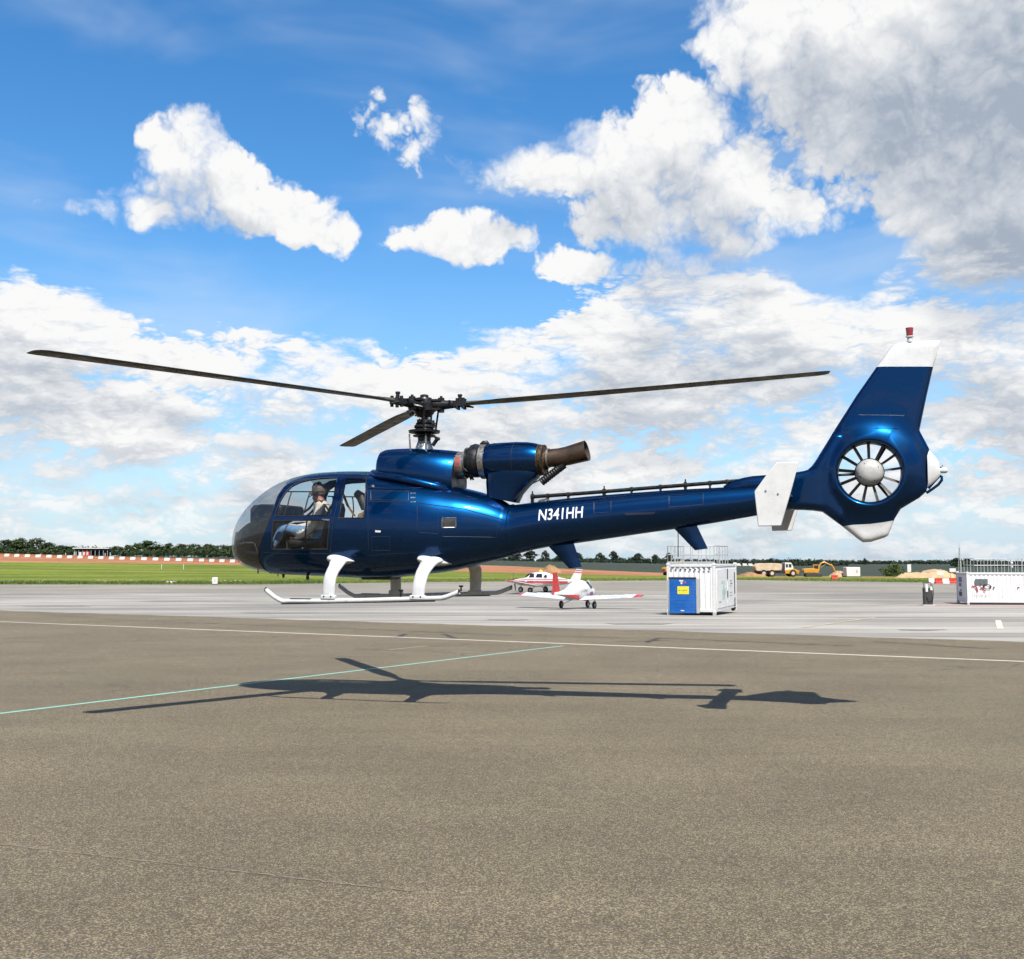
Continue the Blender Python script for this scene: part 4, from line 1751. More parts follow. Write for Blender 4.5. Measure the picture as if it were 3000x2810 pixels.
b = MB()
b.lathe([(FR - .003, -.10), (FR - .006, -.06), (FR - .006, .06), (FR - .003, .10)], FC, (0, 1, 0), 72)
hp('duct_shade_ring', b, M_BLACK, smooth=60)  # added black ring: paints in the shadow inside the duct lip
for a in (R(182), R(58), R(306)):
    b = MB()
    d2 = Vector((math.cos(a), 0, math.sin(a)))
    n2 = Vector((-d2.z, 0, d2.x))
    b.tube([FC + d2 * .12 + Vector((0, .07, 0)), FC + d2 * (FR + .01) + Vector((0, .07, 0))], [(.028, .018), (.02, .014)], 10, side=(0, 1, 0))
    hp('fan_strut', b, M_BLACK)
# tail cone, light, guard loop, beacon
b = MB()
cone = [z4(1556, 1035), z4(1572, 1034), z4(1612, 1080), z4(1642, 1122), z4(1656, 1185), z4(1655, 1240), z4(1610, 1290), z4(1556, 1335)]
xm = hl(*z4(1556, 1180))[0]
rings = []
for k in range(10):
    u = k / 9
    xx = [hl(*z4(1550, 1100))[0], hl(*z4(1572, 1100))[0], hl(*z4(1612, 1100))[0], hl(*z4(1642, 1150))[0], hl(*z4(1657, 1200))[0]]
    zt = [hl(*z4(0, y))[1] for y in (1032, 1036, 1084, 1124, 1178)]
    zb = [hl(*z4(0, y))[1] for y in (1338, 1326, 1292, 1262, 1240)]
    ks = [0, .25, .5, .75, 1]
    x, t_, b_ = interp(u, ks, xx), interp(u, ks, [hl(*z4(1600, y))[1] for y in (1032, 1036, 1084, 1124, 1178)]), interp(u, ks, [hl(*z4(1600, y))[1] for y in (1338, 1326, 1292, 1262, 1240)])
    w = .055 * math.sqrt(max(1 - .82 * u * u, .05))
    rings.append([Vector((x, w * math.cos(2 * math.pi * j / 20), (t_ + b_) / 2 + (t_ - b_) / 2 * math.sin(2 * math.pi * j / 20))) for j in range(20)])
b.rings(rings)
tcone = hp('tail_cone', b, M_WHITEPAINT, smooth=50)
b = MB()
b.tube([H(*z4(1640, 1200)), H(*z4(1700, 1200)), H(*z4(1714, 1200))], [.034, .034, .022], 14)
hp('tail_light', b, M_WHITEPAINT, tcone)
b = MB()
b.tube([H(*z4(1655, 1170)), H(*z4(1664, 1180))], .03, 10)
hp('light_bracket', b, M_STEEL, tcone)
b = MB()
loop = [z4(1560, 1345), z4(1590, 1310), z4(1630, 1265), z4(1655, 1244), z4(1668, 1252), z4(1668, 1280), z4(1640, 1315), z4(1600, 1345), z4(1545, 1382)]
b.tube([H(*p) for p in loop], .016, 10)
hp('tail_guard', b, M_BLUE)
bx, bz = hl(*z4(1412, 165))
b = MB()
b.lathe([(.030, -.01), (.030, .045), (.045, .05), (.045, .06)], (bx, 0, bz), (0, 0, 1), 18)
bk = hp('beacon_base', b, M_WHITEPAINT)
b = MB()
b.lathe([(.036, .06), (.037, .075), (.040, .12), (.044, .15), (.042, .158), (.0, .16)], (bx, 0, bz), (0, 0, 1), 18)
hp('beacon', b, M_RED, smooth=40)

# --- stabiliser and end plates
plate_px = [z4(345, 1135), z4(520, 1135), z4(470, 1330), z4(380, 1645), z4(195, 1650), z4(165, 1370), z4(260, 1240)]
pl = [hl(*p, -1.0) for p in plate_px]
zst = hl(*z4(300, 1390), -1.0)[1] + .02
for s in (-1, 1):
    b = MB()
    b.prism(pl, lambda u, v, w, s=s: Vector((u, s * 1.0 + w, v)), .030)
    tag(hp('end_plate', b, M_WHITEPAINT, smooth=30, bevel=.008), 'white end plate of the tailplane')
    for (u, v) in ((.3, .55), (.62, .5)):
        b = MB()
        q = Vector((pl[5][0] + (pl[2][0] - pl[5][0]) * u, s * 1.016, pl[4][1] + (pl[0][1] - pl[4][1]) * v))
        b.lathe([(.012, -.003), (.012, .004), (0, .005)], q, (0, s, 0), 10)
        hp('plate_bolt', b, M_STEEL)
b = MB()
x_a, x_b = pl[5][0] + .12, pl[2][0] - .05
prof = [(0, 0), (.03, .5), (.15, .9), (.4, 1), (.75, .55), (1, .05), (1, -.05), (.75, -.45), (.4, -.8), (.15, -.75), (.03, -.45)]
rings = [[Vector((x_a + (x_b - x_a) * u, y, zst + v * .035)) for u, v in prof] for y in (-.99, -.5, 0, .5, .99)]
b.rings(rings)
hp('tailplane', b, M_WHITEPAINT, smooth=40)
# hump over the boom ahead of the fin, drive shaft and its bearings
b = MB()
rings = []
for (px, py, w) in ((2120, 1424, .03), (2150, 1407, .07), (2180, 1399, .09), (2205, 1394.5, .10), (2252, 1391, .105), (2330, 1385, .105), (2362, 1378, .10), (2400, 1372, .09)):
    x, zt = hl(px, py)
    zb = f_top(sq(x)) - .10
    rings.append([Vector((x, w * math.cos(t), (zt + zb) / 2 + (zt - zb) / 2 * math.sin(t))) for t in [2 * math.pi * j / 24 for j in range(24)]])
b.rings(rings)
hp('shaft_fairing', b, M_BLUE, smooth=50)
b = MB()
sh = [hl(1556, 1456), hl(1700, 1446), hl(1850, 1434), hl(2000, 1422), hl(2165, 1409)]
b.tube([Vector((x, 0, z)) for x, z in sh], .024, 12)
hp('tail_drive_shaft', b, M_DARKMETAL)
for px, py in ((1560, 1456), (1605, 1453), (1665, 1449), (1770, 1441), (1850, 1434), (1935, 1427), (2008, 1422), (2080, 1416), (2130, 1412)):
    x, z = hl(px, py)
    big = px in (1560, 1770, 2008)
    b = MB()
    b.box((x, 0, (z + f_top(sq(x))) / 2 - .01), (.03 if big else .018, .06, z - f_top(sq(x)) + .05))
    b.tube([(x - .018, 0, z), (x + .018, 0, z)], .04 if big else .031, 12)
    if big:
        b.tube([(x, 0, z), (x, 0, z + .075)], .009, 6)
    hp('shaft_bearing', b, M_DARKMETAL, smooth=35)
b = MB()
for px, py in ((1580, 1465), (1592, 1462), (1650, 1462)):
    x, z = hl(px, py)
    b.tube([(x, -.05, z - .02), (x + .05, -.05, z - .005), (x + .1, -.06, z - .03)], .012, 6)
tag(hp('shaft_fittings', b, M_STEEL), kind='stuff')
# under the boom: two swept aerial blades, a whip and small fittings
for quad in ([(1604, 1598), (1680, 1588), (1704, 1661), (1668, 1666)], [(1972, 1546), (2040, 1536), (2074, 1607.5), (2036, 1612.5)]):
    qq = [hl(*p) for p in quad]
    b = MB()
    rings = []
    for u in (0, .5, 1):
        xa, za = qq[0][0] + (qq[3][0] - qq[0][0]) * u, qq[0][1] + (qq[3][1] - qq[0][1]) * u
        xb, zb = qq[1][0] + (qq[2][0] - qq[1][0]) * u, qq[1][1] + (qq[2][1] - qq[1][1]) * u
        w = .022 - .010 * u
        rings.append([Vector((xa + (xb - xa) * s, w * k, za + (zb - za) * s)) for s, k in ((0, 0), (.12, .7), (.4, 1), (.8, .5), (1, 0), (.8, -.5), (.4, -1), (.12, -.7))])
    b.rings(rings)
    hp('ventral_blade', b, M_BLUE, smooth=50)
b = MB()
b.tube([H(1986.5, 1551), H(1987, 1632)], .0055, 6)
hp('whip_aerial', b, M_BLACK)
skin_patch('boom_scoop', [z4(-900, 1545), z4(-620, 1520), z4(-630, 1532), z4(-880, 1556)] if 0 else [(1828, 1503), (1920, 1500), (1916, 1507), (1834, 1510)], M_SEAM, .006)
b = MB()
x, z = hl(*z1(755, 1390))
b.prism([(x - .035, z + .02), (x + .03, z + .02), (x + .008, z - .06), (x - .008, z - .06)], lambda u, v, w: Vector((u, w, v)), .016)
hp('belly_aerial', b, M_BLACK)
for (a, c, d_, r) in ((690, 1390, 1422, .008), (460, 1330, 1386, .010)):
    b = MB()
    b.tube([H(*z1(a, c)), H(*z1(a, d_))], r, 8)
    hp('pitot_tube', b, M_BLACK)
b = MB()
x, z = hl(*z1(1120, 1438))
b.lathe([(.0, -.026), (.02, -.018), (.025, 0), (.02, .018), (.012, .06)], (x, -.2, z), (0, 0, 1), 14)
hp('belly_light', b, M_BLACK)
b = MB()
x, z = hl(*z5(930, 355))
b.box((x, 0, z + .02), (.42, .35, .06))
hp('cargo_hook', b, M_BLACK, bevel=.015)

# --- skids
near_px = [z1(552, 1577), z1(578, 1600), z1(640, 1652), z1(700, 1690), z1(752, 1711), z1(830, 1716), (968, 1761), (1100, 1758), (1224, 1754.5), z5(1400, 503), z5(1440, 492), z5(1480, 476), z5(1530, 456)]
near = [hl(*p, -1.0) for p in near_px]
near[5] = (near[5][0], (near[4][1] + near[6][1]) / 2)
for s in (-1, 1):
    b = MB()
    b.tube([Vector((x, s * 1.0, z)) for x, z in near], .030, 16)
    sk = hp('skid', b, M_SKIDPAINT, smooth=60)
    for (x, z) in (near[0], near[-1]):
        b = MB()
        b.tube([Vector((x - .004, s * 1.0, z)), Vector((x + .004, s * 1.0, z))], .033, 14)
        hp('skid_end', b, M_DARKMETAL, sk)
    b = MB()
    xa, za = near[4]
    xb, zb = near[8]
    b.box(((xa + xb) / 2 + .1, s * 1.0, (za + zb) / 2 - .030), (xb - xa + .25, .032, .012), Matrix.Rotation(math.atan2(-(zb - za), xb - xa), 3, 'Y'))
    hp('wear_strip', b, M_DARKMETAL, sk)
    b = MB()
    q = (near[5][0] + .16, near[5][1])
    b.box((q[0], s * 1.0, q[1] + .03), (.3, .05, .008))
    hp('step_plate', b, M_DARKMETAL, sk)
    b = MB()
    xh = near[8][0] - .22
    b.tube([(xh, s * 1.02, near[8][1] + .03), (xh, s * 1.02, near[8][1] + .11)], .012, 8)
    b.tube([(xh - .03, s * 1.02, near[8][1] + .10), (xh + .03, s * 1.02, near[8][1] + .10)], .012, 8)
    hp('wheel_lug', b, M_DARKMETAL, sk)
LEGS = [([(z1(1280, 1652), -1.0), (z1(1290, 1480), -.985), (z1(1322, 1372), -.94), (z1(1368, 1296), -.85), (z1(1402, 1244), -.66)], z1(1274, 1222), z1(1572, 1256)),
        ([(z5(1215, 492), -1.0), (z5(1226, 400), -.985), (z5(1246, 322), -.94), (z5(1276, 268), -.84), (z5(1306, 232), -.62)], z5(1214, 208), z5(1470, 246))]
for path_, fa, fb in LEGS:
    A_, B_ = hs(*fa), hs(*fb)
    x_bot, z_bot = hl(*path_[0][0], -1.0)
    for s in (-1, 1):
        b = MB()
        pts = []
        for pxy, y in reversed(path_):
            x, z = hl(*pxy, y)
            pts.append((x, -y, z))
        pts = [(pts[0][0] + .01, pts[0][1] - .12, pts[0][2] + .03)] + pts
        rr = [(.13, .05), (.12, .048), (.10, .042), (.09, .038), (.087, .034), (.083, .032)]
        # smooth the path
        P_, R_ = [], []
        for i in range(len(pts) - 1):
            for k in range(5):
                u = k / 5
                p0, p1, p2, p3 = [Vector(pts[min(max(i + q, 0), len(pts) - 1)]) for q in (-1, 0, 1, 2)]
                P_.append(.5 * ((2 * p1) + (p2 - p0) * u + (2 * p0 - 5 * p1 + 4 * p2 - p3) * u * u + (3 * p1 - p0 - 3 * p2 + p3) * u ** 3))
                R_.append(tuple(rr[i][q] * (1 - u) + rr[i + 1][q] * u for q in (0, 1)))
        P_.append(Vector(pts[-1]))
        R_.append(rr[-1])
        b.tube([Vector((p.x, s * p.y, p.z)) for p in P_], R_, 18, side=(1, 0, 0))
        leg = hp('skid_leg', b, M_SKIDPAINT, smooth=50)
        b = MB()
        rings = []
        for k in range(13):
            u = k / 12
            x = A_.x - .005 + (B_.x - A_.x + .02) * u
            h = .066 * (math.sqrt(max(1 - ((u - .34) / .34) ** 2, .004)) if u < .34 else max(1 - ((u - .34) / .67) ** 2.2, .03))
            h = max(h, .004)
            zc = A_.z + (B_.z - A_.z) * u + .012
            yw = half_width(x, zc)
            rings.append([Vector((x, s * (yw - .03 + (h * 1.9 + .03) * math.cos(t)), zc + h * math.sin(t))) for t in [2 * math.pi * j / 20 for j in range(20)]])
        b.rings(rings)
        hp('leg_fairing', b, M_SKIDPAINT, leg, smooth=50)
        b = MB()
        b.box((x_bot, s * 1.0, z_bot - .012), (.21, .07, .06))
        hp('leg_clamp', b, M_SKIDPAINT, leg, bevel=.015)
        for q in (-.05, .05):
            b = MB()
            b.lathe([(.010, -.005), (.010, .006), (0, .008)], (x_bot + q, s * 1.036, z_bot + .0), (0, s, 0), 8)
            hp('bolt', b, M_DARKMETAL, leg)


# --- cabin: floor, console, seats
def zp(a, b, y):
    return H(*z1(a, b), y)


zfl = zp(900, 1128, -.3).z
b = MB()
xa, xb = zp(500, 1100, 0).x, zp(1800, 1100, 0).x
rings = []
for k in range(11):
    x = xa + (xb - xa) * k / 10
    w = half_width(x, zfl) - .03
    rings.append([Vector((x, -w, zfl)), Vector((x, w, zfl)), Vector((x, w, zfl - .04)), Vector((x, -w, zfl - .04))])
b.rings(rings)
hp('cabin_floor', b, M_LINING)
b = MB()
pb = [zp(505, 650, 0), zp(545, 606, 0), zp(640, 596, 0), zp(840, 598, 0), zp(866, 625, 0), zp(866, 716, 0), zp(800, 740, 0), zp(690, 800, 0), zp(560, 830, 0), zp(505, 800, 0)]
b.prism([(p.x, p.z) for p in pb], lambda u, v, w: Vector((u, w, v)), .62)
hp('instrument_panel', b, M_PANEL, bevel=.02)
b = MB()
b.box((zp(600, 960, 0).x, 0, (zp(600, 800, 0).z + zfl) / 2), (.34, .26, zp(600, 800, 0).z - zfl))
hp('console', b, M_PANEL, bevel=.02)
xbk = zp(1795, 700, 0).x + .45
b = MB()
w = half_width(xbk, zfl + .5)
b.prism([(half_width(xbk, zfl + .02 + h) * sgn * .96, zfl + h) for sgn, hh in ((-1, [0, .2, .45, .7, .95]), (1, [.95, .7, .45, .2, 0])) for h in hh], lambda u, v, t: Vector((xbk + t, u, v)), .03)
hp('rear_bulkhead', b, M_LINING)


def seat(name, px, y, w, mat, back, parent=heli):
    """pan, reclined back and head pad; px gives the pan's front and the back's foot and top in the photo"""
    f, h, t = [zp(*p, y) for p in px]
    b = MB()
    rings = []
    for (u, r) in ((0, .05), (.1, .065), (.5, .07), (.9, .075), (1, .07)):
        p = f.lerp(h, u)
        rings.append([Vector((p.x, y + w * math.copysign(abs(math.cos(a)) ** .5, math.cos(a)), p.z + r * math.copysign(abs(math.sin(a)) ** .6, math.sin(a)))) for a in [2 * math.pi * j / 20 for j in range(20)]])
    b.rings(rings)
    s = hp(name, b, mat, parent, smooth=50)
    b = MB()
    rings = []
    d = (t - h).normalized()
    nn = Vector((d.z, 0, -d.x))
    for (u, ww, r) in ((0, .9, .05), (.15, 1, .06), (.6, 1, .055), (.85, .9, .05), (.97, .6, .04), (1, .4, .02)):
        p = h.lerp(t, u)
        rings.append([p + Vector((0, w * ww * math.copysign(abs(math.cos(a)) ** .5, math.cos(a)), 0)) + nn * (r * math.copysign(abs(math.sin(a)) ** .7, math.sin(a))) for a in [2 * math.pi * j / 20 for j in range(20)]])
    b.rings(rings)
    hp(back, b, mat, s, smooth=50)
    return s


for y in (-.34, .34):
    seat('front_seat', [(930, 1020), (1290, 1050), (1395, 560)], y, .21, M_SEATD, 'seat_back')
rs = seat('rear_seat', [(1520, 1010), (1800, 1030), (1850, 660)], 0.0, .58, M_SEAT, 'seat_back')
for y in (-.45, -.15):
    b = MB()
    b.tube([zp(1450, 470, y), zp(1500, 600, y), zp(1580, 720, y)], [(.04, .004)] * 3, 8, side=(0, 1, 0))
    hp('harness', b, M_SEAT, rs)
b = MB()
b.tube([zp(1600, 450, -.3), zp(1660, 500, -.3), zp(1700, 640, -.3)], [.05, .07, .05], 12)
hp('stowed_bag', b, M_PANEL)
for (a, c) in (((640, 1105), (752, 940)),):
    b = MB()
    b.tube([zp(*a, -.50), zp(*c, -.50)], .012, 8)
    hp('control_lever', b, M_STEEL)
b = MB()
b.tube([zp(795, 1108, -.50), zp(800, 1000, -.50)], .016, 10)
hp('collective_lever', b, M_PANEL)
# bright strip and pipes in the chin of the nose
b = MB()
pts = [hs(*z1(a, c), -1, -.028) for a, c in ((222, 1046), (280, 1036), (340, 1030), (395, 1032))]
b.tube(pts, .012, 8)
hp('nose_rail', b, M_STEEL)
b = MB()
pts = [hs(*z1(a, c), -1, -.028) for a, c in ((405, 1035), (425, 1090), (440, 1140), (458, 1180))]
b.tube(pts, .008, 8)
hp('nose_pipe', b, M_STEEL)
for pts in ([(330, 712), (440, 690), (560, 590), (720, 440)], [(455, 740), (560, 640), (655, 540)]):
    for s in (1,):
        b = MB()
        q = [hs(*z1(*p)) for p in pts]
        b.tube([Vector((p.x, s * (half_width(p.x, p.z) - .012), p.z)) for p in q], .018, 8)
        hp('canopy_frame', b, M_PANEL)

# ------------------------------------------------------------------ the pilot
M_SKIN = material('skin', (.62, .29, .19), .5, var=.08, vscale=20)
M_JACKET = material('cream_jacket', (.78, .68, .54), .85, var=.12, vscale=14, bump=.5, bscale=25)
M_JEANS = material('blue_jeans', (.14, .28, .48), .85, var=.2, vscale=30, bump=.4, bscale=40)
M_SHOE = material('dark_shoe', (.02, .018, .016), .6)
M_HAIR = material('brown_hair', (.14, .095, .07), .7, var=.3, vscale=60)


def W(p):
    return HROOT + AFT * p.x + STB * p.y + Vector((0, 0, p.z))


def build_pilot():
    y0 = -.34
    root = zp(1235, 985, y0)
    J, E, RAD, REG = [], [], [], []

    def add(p, r, reg, prev=None):
        J.append(p - root)
        RAD.append(r)
        REG.append(reg)
        if prev is not None:
            E.append((prev, len(J) - 1))
        return len(J) - 1
    pel = add(zp(1235, 985, y0), (.135, .12), 'jeans')
    wst = add(zp(1232, 880, y0), (.135, .115), 'jacket', pel)
    chs = add(zp(1215, 720, y0), (.150, .125), 'jacket', wst)
    sho = add(zp(1196, 610, y0), (.125, .10), 'jacket', chs)
    nk = add(zp(1180, 553, y0), (.058, .056), 'skin', sho)
    hb = add(zp(1166, 505, y0), (.072, .080), 'skin', nk)
    hm = add(zp(1158, 448, y0), (.082, .098), 'skin', hb)
    ht = add(zp(1164, 392, y0), (.066, .078), 'skin', hm)
    # jaw, nose and ears
    add(zp(1096, 505, y0), (.034, .040), 'skin', hb)
    add(zp(1064, 462, y0), (.014, .016), 'skin', hm)
    for s in (-1, 1):
        # arm
        if s < 0:
            pts = [(zp(1182, 625, y0 - .17), .066), (zp(1140, 740, y0 - .215), .058), (zp(1082, 878, y0 - .225), .048), (zp(975, 945, y0 - .20), .042), (zp(888, 992, y0 - .16), .030)]
        else:
            pts = [(zp(1182, 625, y0 + .17), .066), (zp(1120, 730, y0 + .21), .056), (zp(1040, 830, y0 + .22), .046), (zp(930, 850, y0 + .15), .040), (zp(850, 860, y0 + .10), .030)]
        prev = sho
        for i, (p, r) in enumerate(pts):
            prev = add(p, (r, r), 'jacket', prev)
        wr = pts[-1][0]
        d = (pts[-1][0] - pts[-2][0]).normalized()
        palm = add(wr + d * .055, (.034, .026), 'skin', prev)
        kn = add(wr + d * .095, (.036, .024), 'skin', palm)
        side = Vector((0, 1, 0))
        up = side.cross(d).normalized()
        if up.z < 0:
            up = -up
        for k in range(4):        # fingers curl down round the lever
            o_ = wr + d * .105 + up * (.030 - .020 * k) * 1.0
            L = (.040, .045, .042, .033)[k]
            a = add(o_ + d * .012, (.0095, .0095), 'skin', kn)
            bq = add(o_ + d * (.012 + L * .4) + side * s * -.030, (.0088, .0088), 'skin', a)
            add(o_ + d * (.0 + L * .1) + side * s * -.048, (.0078, .0078), 'skin', bq)
        t1 = add(wr + d * .05 + up * .042, (.012, .012), 'skin', palm)
        add(wr + d * .085 + up * .052 + side * s * -.022, (.010, .010), 'skin', t1)
        # leg
        if s < 0:
            lp = [(zp(1190, 985, y0 - .10), .094), (zp(960, 900, y0 - .11), .082), (zp(760, 862, y0 - .12), .064), (zp(705, 960, y0 - .12), .056), (zp(655, 1070, y0 - .12), .045)]
        else:
            lp = [(zp(1190, 985, y0 + .10), .094), (zp(960, 890, y0 + .11), .082), (zp(755, 850, y0 + .12), .064), (zp(690, 950, y0 + .12), .056), (zp(640, 1060, y0 + .12), .045)]
        prev = pel
        for p, r in lp:
            prev = add(p, (r, r), 'jeans', prev)
        ft = lp[-1][0]
        hl_ = add(ft + Vector((-.02, 0, -.05)), (.042, .045), 'shoe', prev)
        add(ft + Vector((-.17, 0, -.06)), (.036, .030), 'shoe', hl_)
    me = bpy.data.meshes.new('person_body')
    me.from_pydata([tuple(p) for p in J], E, [])
    tmp = bpy.data.objects.new('person_source', me)
    col.objects.link(tmp)
    md = tmp.modifiers.new('skin', 'SKIN')
    md.use_smooth_shade = True
    for i, r in enumerate(RAD):
        me.skin_vertices[0].data[i].radius = r
    me.skin_vertices[0].data[0].use_root = True
    sb = tmp.modifiers.new('sub', 'SUBSURF')
    sb.levels = 2
    sb.render_levels = 2
    dg = bpy.context.evaluated_depsgraph_get()
    out = bpy.data.meshes.new_from_object(tmp.evaluated_get(dg))
    bpy.data.objects.remove(tmp)
    out.materials.clear()
    names = ['skin', 'jacket', 'jeans', 'shoe']
    for m in (M_SKIN, M_JACKET, M_JEANS, M_SHOE):
        out.materials.append(m)
    segs = [(J[a], J[c], REG[c] if REG[c] != 'jeans' or True else 0) for a, c in E]
    for f in out.polygons:
        c = f.center
        best, reg = 9, 'jacket'
        for a, d_, rg in segs:
            ab = d_ - a
            t = min(max((c - a).dot(ab) / max(ab.length_squared, 1e-9), 0), 1)
            dd = (c - a - ab * t).length
            if dd < best:
                best, reg = dd, rg
        f.material_index = names.index(reg)
        f.use_smooth = True
    person = link('person', out, None, W(root), (0, 0, -PSI))
    tag(person, 'person in cream jacket and blue jeans at the helicopter controls', 'person')
    hc = zp(1158, 448, y0) - root
    # hair over the top and back of the head
    b = MB()
    vs, fs = [], []
    nu, nv = 20, 10
    rnd = random.Random(4)
    for j in range(nv + 1):
        for i in range(nu):
            th, ph = 2 * math.pi * i / nu, math.pi * .62 * j / nv
            k = 1 + rnd.uniform(-.012, .02)
            lim = 1.0
            p = Vector((.100 * math.sin(ph) * math.cos(th) + .012, .086 * math.sin(ph) * math.sin(th), .118 * math.cos(ph) + .012 + (.045 * max(-math.cos(th), 0) * math.sin(ph))))
            vs.append(hc + p * k)
    for j in range(nv):
        for i in range(nu):
            fs.append((j * nu + i, j * nu + (i + 1) % nu, (j + 1) * nu + (i + 1) % nu, (j + 1) * nu + i))
    b.add(vs, fs)
    b.build('hair', M_HAIR, person, smooth=60)
    b = MB()
    b.tube([hc + Vector((.012, .104 * math.cos(a), .012 + .128 * math.sin(a))) for a in [math.pi * k / 16 for k in range(17)]], .011, 8)
    hd = b.build('headset', M_PANEL, person, smooth=60)
    for s in (-1, 1):
        b = MB()
        b.lathe([(.025, -.02), (.042, -.015), (.044, .012), (.03, .022), (0, .024)], hc + Vector((.012, s * .098, .0)), (0, s, 0), 18)
        b.build('ear_cup', M_PANEL, hd, smooth=50)
    b = MB()
    b.tube([hc + Vector((0, -.115, -.02)), hc + Vector((-.06, -.105, -.055)), hc + Vector((-.115, -.05, -.065))], .006, 6)
    b.build('microphone', M_PANEL, hd, smooth=50)
    for s in (-1, 1):      # eyes
        b = MB()
        b.lathe([(0, -.008), (.010, -.004), (.012, .002), (0, .006)], hc + Vector((-.082, s * .032, .0)), (-1, 0, 0), 10)
        b.build('eye', M_PANEL, person, smooth=50)
    # harness
    for s in (-1, 1):
        b = MB()
        pts = [zp(1290, 590, y0 + s * .10), zp(1225, 582, y0 + s * .10), zp(1110, 640, y0 + s * .09), zp(1098, 760, y0 + s * .07), zp(1110, 900, y0 + s * .05)]
        b.tube([p - root for p in pts], [(.022, .004)] * 5, 8, side=(0, 1, 0))
        b.build('harness', M_PANEL, person, smooth=50)
    b = MB()
    pts = [zp(1128, 560, y0 - .0), zp(1150, 566, y0 - .07), zp(1196, 562, y0 - .085), zp(1235, 548, y0), zp(1196, 562, y0 + .085), zp(1150, 566, y0 + .07), zp(1128, 560, y0)]
    b.tube([p - root for p in pts], .026, 10)
    b.build('collar', M_SEATD, person, smooth=60)


build_pilot()


# ------------------------------------------------------------------ containers
M_CONT = material('white_container_paint', (.86, .86, .85), .5, var=.05, vscale=2.5, dirt=(.50, .46, .40, .35))
M_CONT2 = material('white_steel_frame', (.74, .74, .73), .5, var=.08, vscale=3, dirt=(.42, .36, .30, .4))
M_SHUTTER = material('blue_shutter', (.002, .13, .50), .42, var=.12, vscale=3)
M_GALV = material('galvanised_rail', (.55, .57, .57), .45, metal=.3, var=.15, vscale=10)
M_YSIGN = material('yellow_sign', (.82, .72, .05), .5, var=.05)
M_GREEN = material('pale_green_sticker', (.52, .70, .62), .5, var=.3, vscale=3)
M_GREYSIGN = material('grey_sign', (.11, .13, .13), .5, var=.3, vscale=8)
M_DKGREY = material('dark_grey_paint', (.035, .037, .036), .55, var=.25, vscale=6)
M_REDP = material('red_plastic', (.62, .035, .020), .5, var=.12, vscale=3)
M_WPLAS = material('white_plastic', (.78, .76, .72), .55, var=.08, vscale=3, dirt=(.5, .38, .28, .4))
M_ORANGE = material('faded_red_plastic', (.42, .16, .075), .65, var=.2, vscale=2)
M_TYRE = material('tyre', (.012, .012, .012), .8, var=.2, vscale=20)
M_VIOLET = material('violet_print', (.22, .10, .26), .5)


def corrugated(b, x0, x1, z0, z1_, f, pitch=.28, depth=.036):
    """profiled sheet; f(u, out, z) -> point"""
    us = []
    u = x0
    while u < x1 - 1e-6:
        for du, d in ((0, 0), (.36, 0), (.5, 1), (.86, 1)):
            if u + du * pitch <= x1:
                us.append((u + du * pitch, -d * depth))
        u += pitch
    us.append((x1, 0))
    vs = []
    for (u, d) in us:
        vs += [f(u, d, z0), f(u, d, z1_)]
    b.add(vs, [(2 * i, 2 * i + 2, 2 * i + 3, 2 * i + 1) for i in range(len(us) - 1)])


def text_mesh(body, w, h, bold=.02):
    cv = bpy.data.curves.new('text', 'FONT')
    cv.body = body
    cv.offset = bold
    t = bpy.data.objects.new('text', cv)
    col.objects.link(t)
    dg = bpy.context.evaluated_depsgraph_get()
    me = bpy.data.meshes.new_from_object(t.evaluated_get(dg))
    bpy.data.objects.remove(t)
    us, vs = [v.co.x for v in me.vertices], [v.co.y for v in me.vertices]
    for v in me.vertices:
        v.co = Vector(((v.co.x - min(us)) / (max(us) - min(us)) * w, 0, (v.co.y - min(vs)) / (max(vs) - min(vs)) * h))
    return me


def railing(root, pts, h, posts, name='rail'):
    """handrail round a roof: two rails and posts, each piece on its own"""
    for zz in (h, h * .52):
        b = MB()
        b.tube([p + Vector((0, 0, zz)) for p in pts], .022, 8)
        b.build(name, M_GALV, root, smooth=50)
    for i in range(len(pts) - 1):
        a, c = pts[i], pts[i + 1]
        n = posts[i]
        for k in range(n + 1):
            if k == 0 and i > 0:
                continue
            p = a.lerp(c, k / n)
            b = MB()
            b.tube([p, p + Vector((0, 0, h))], .020, 8)
            b.build('rail_post', M_GALV, root, smooth=50)


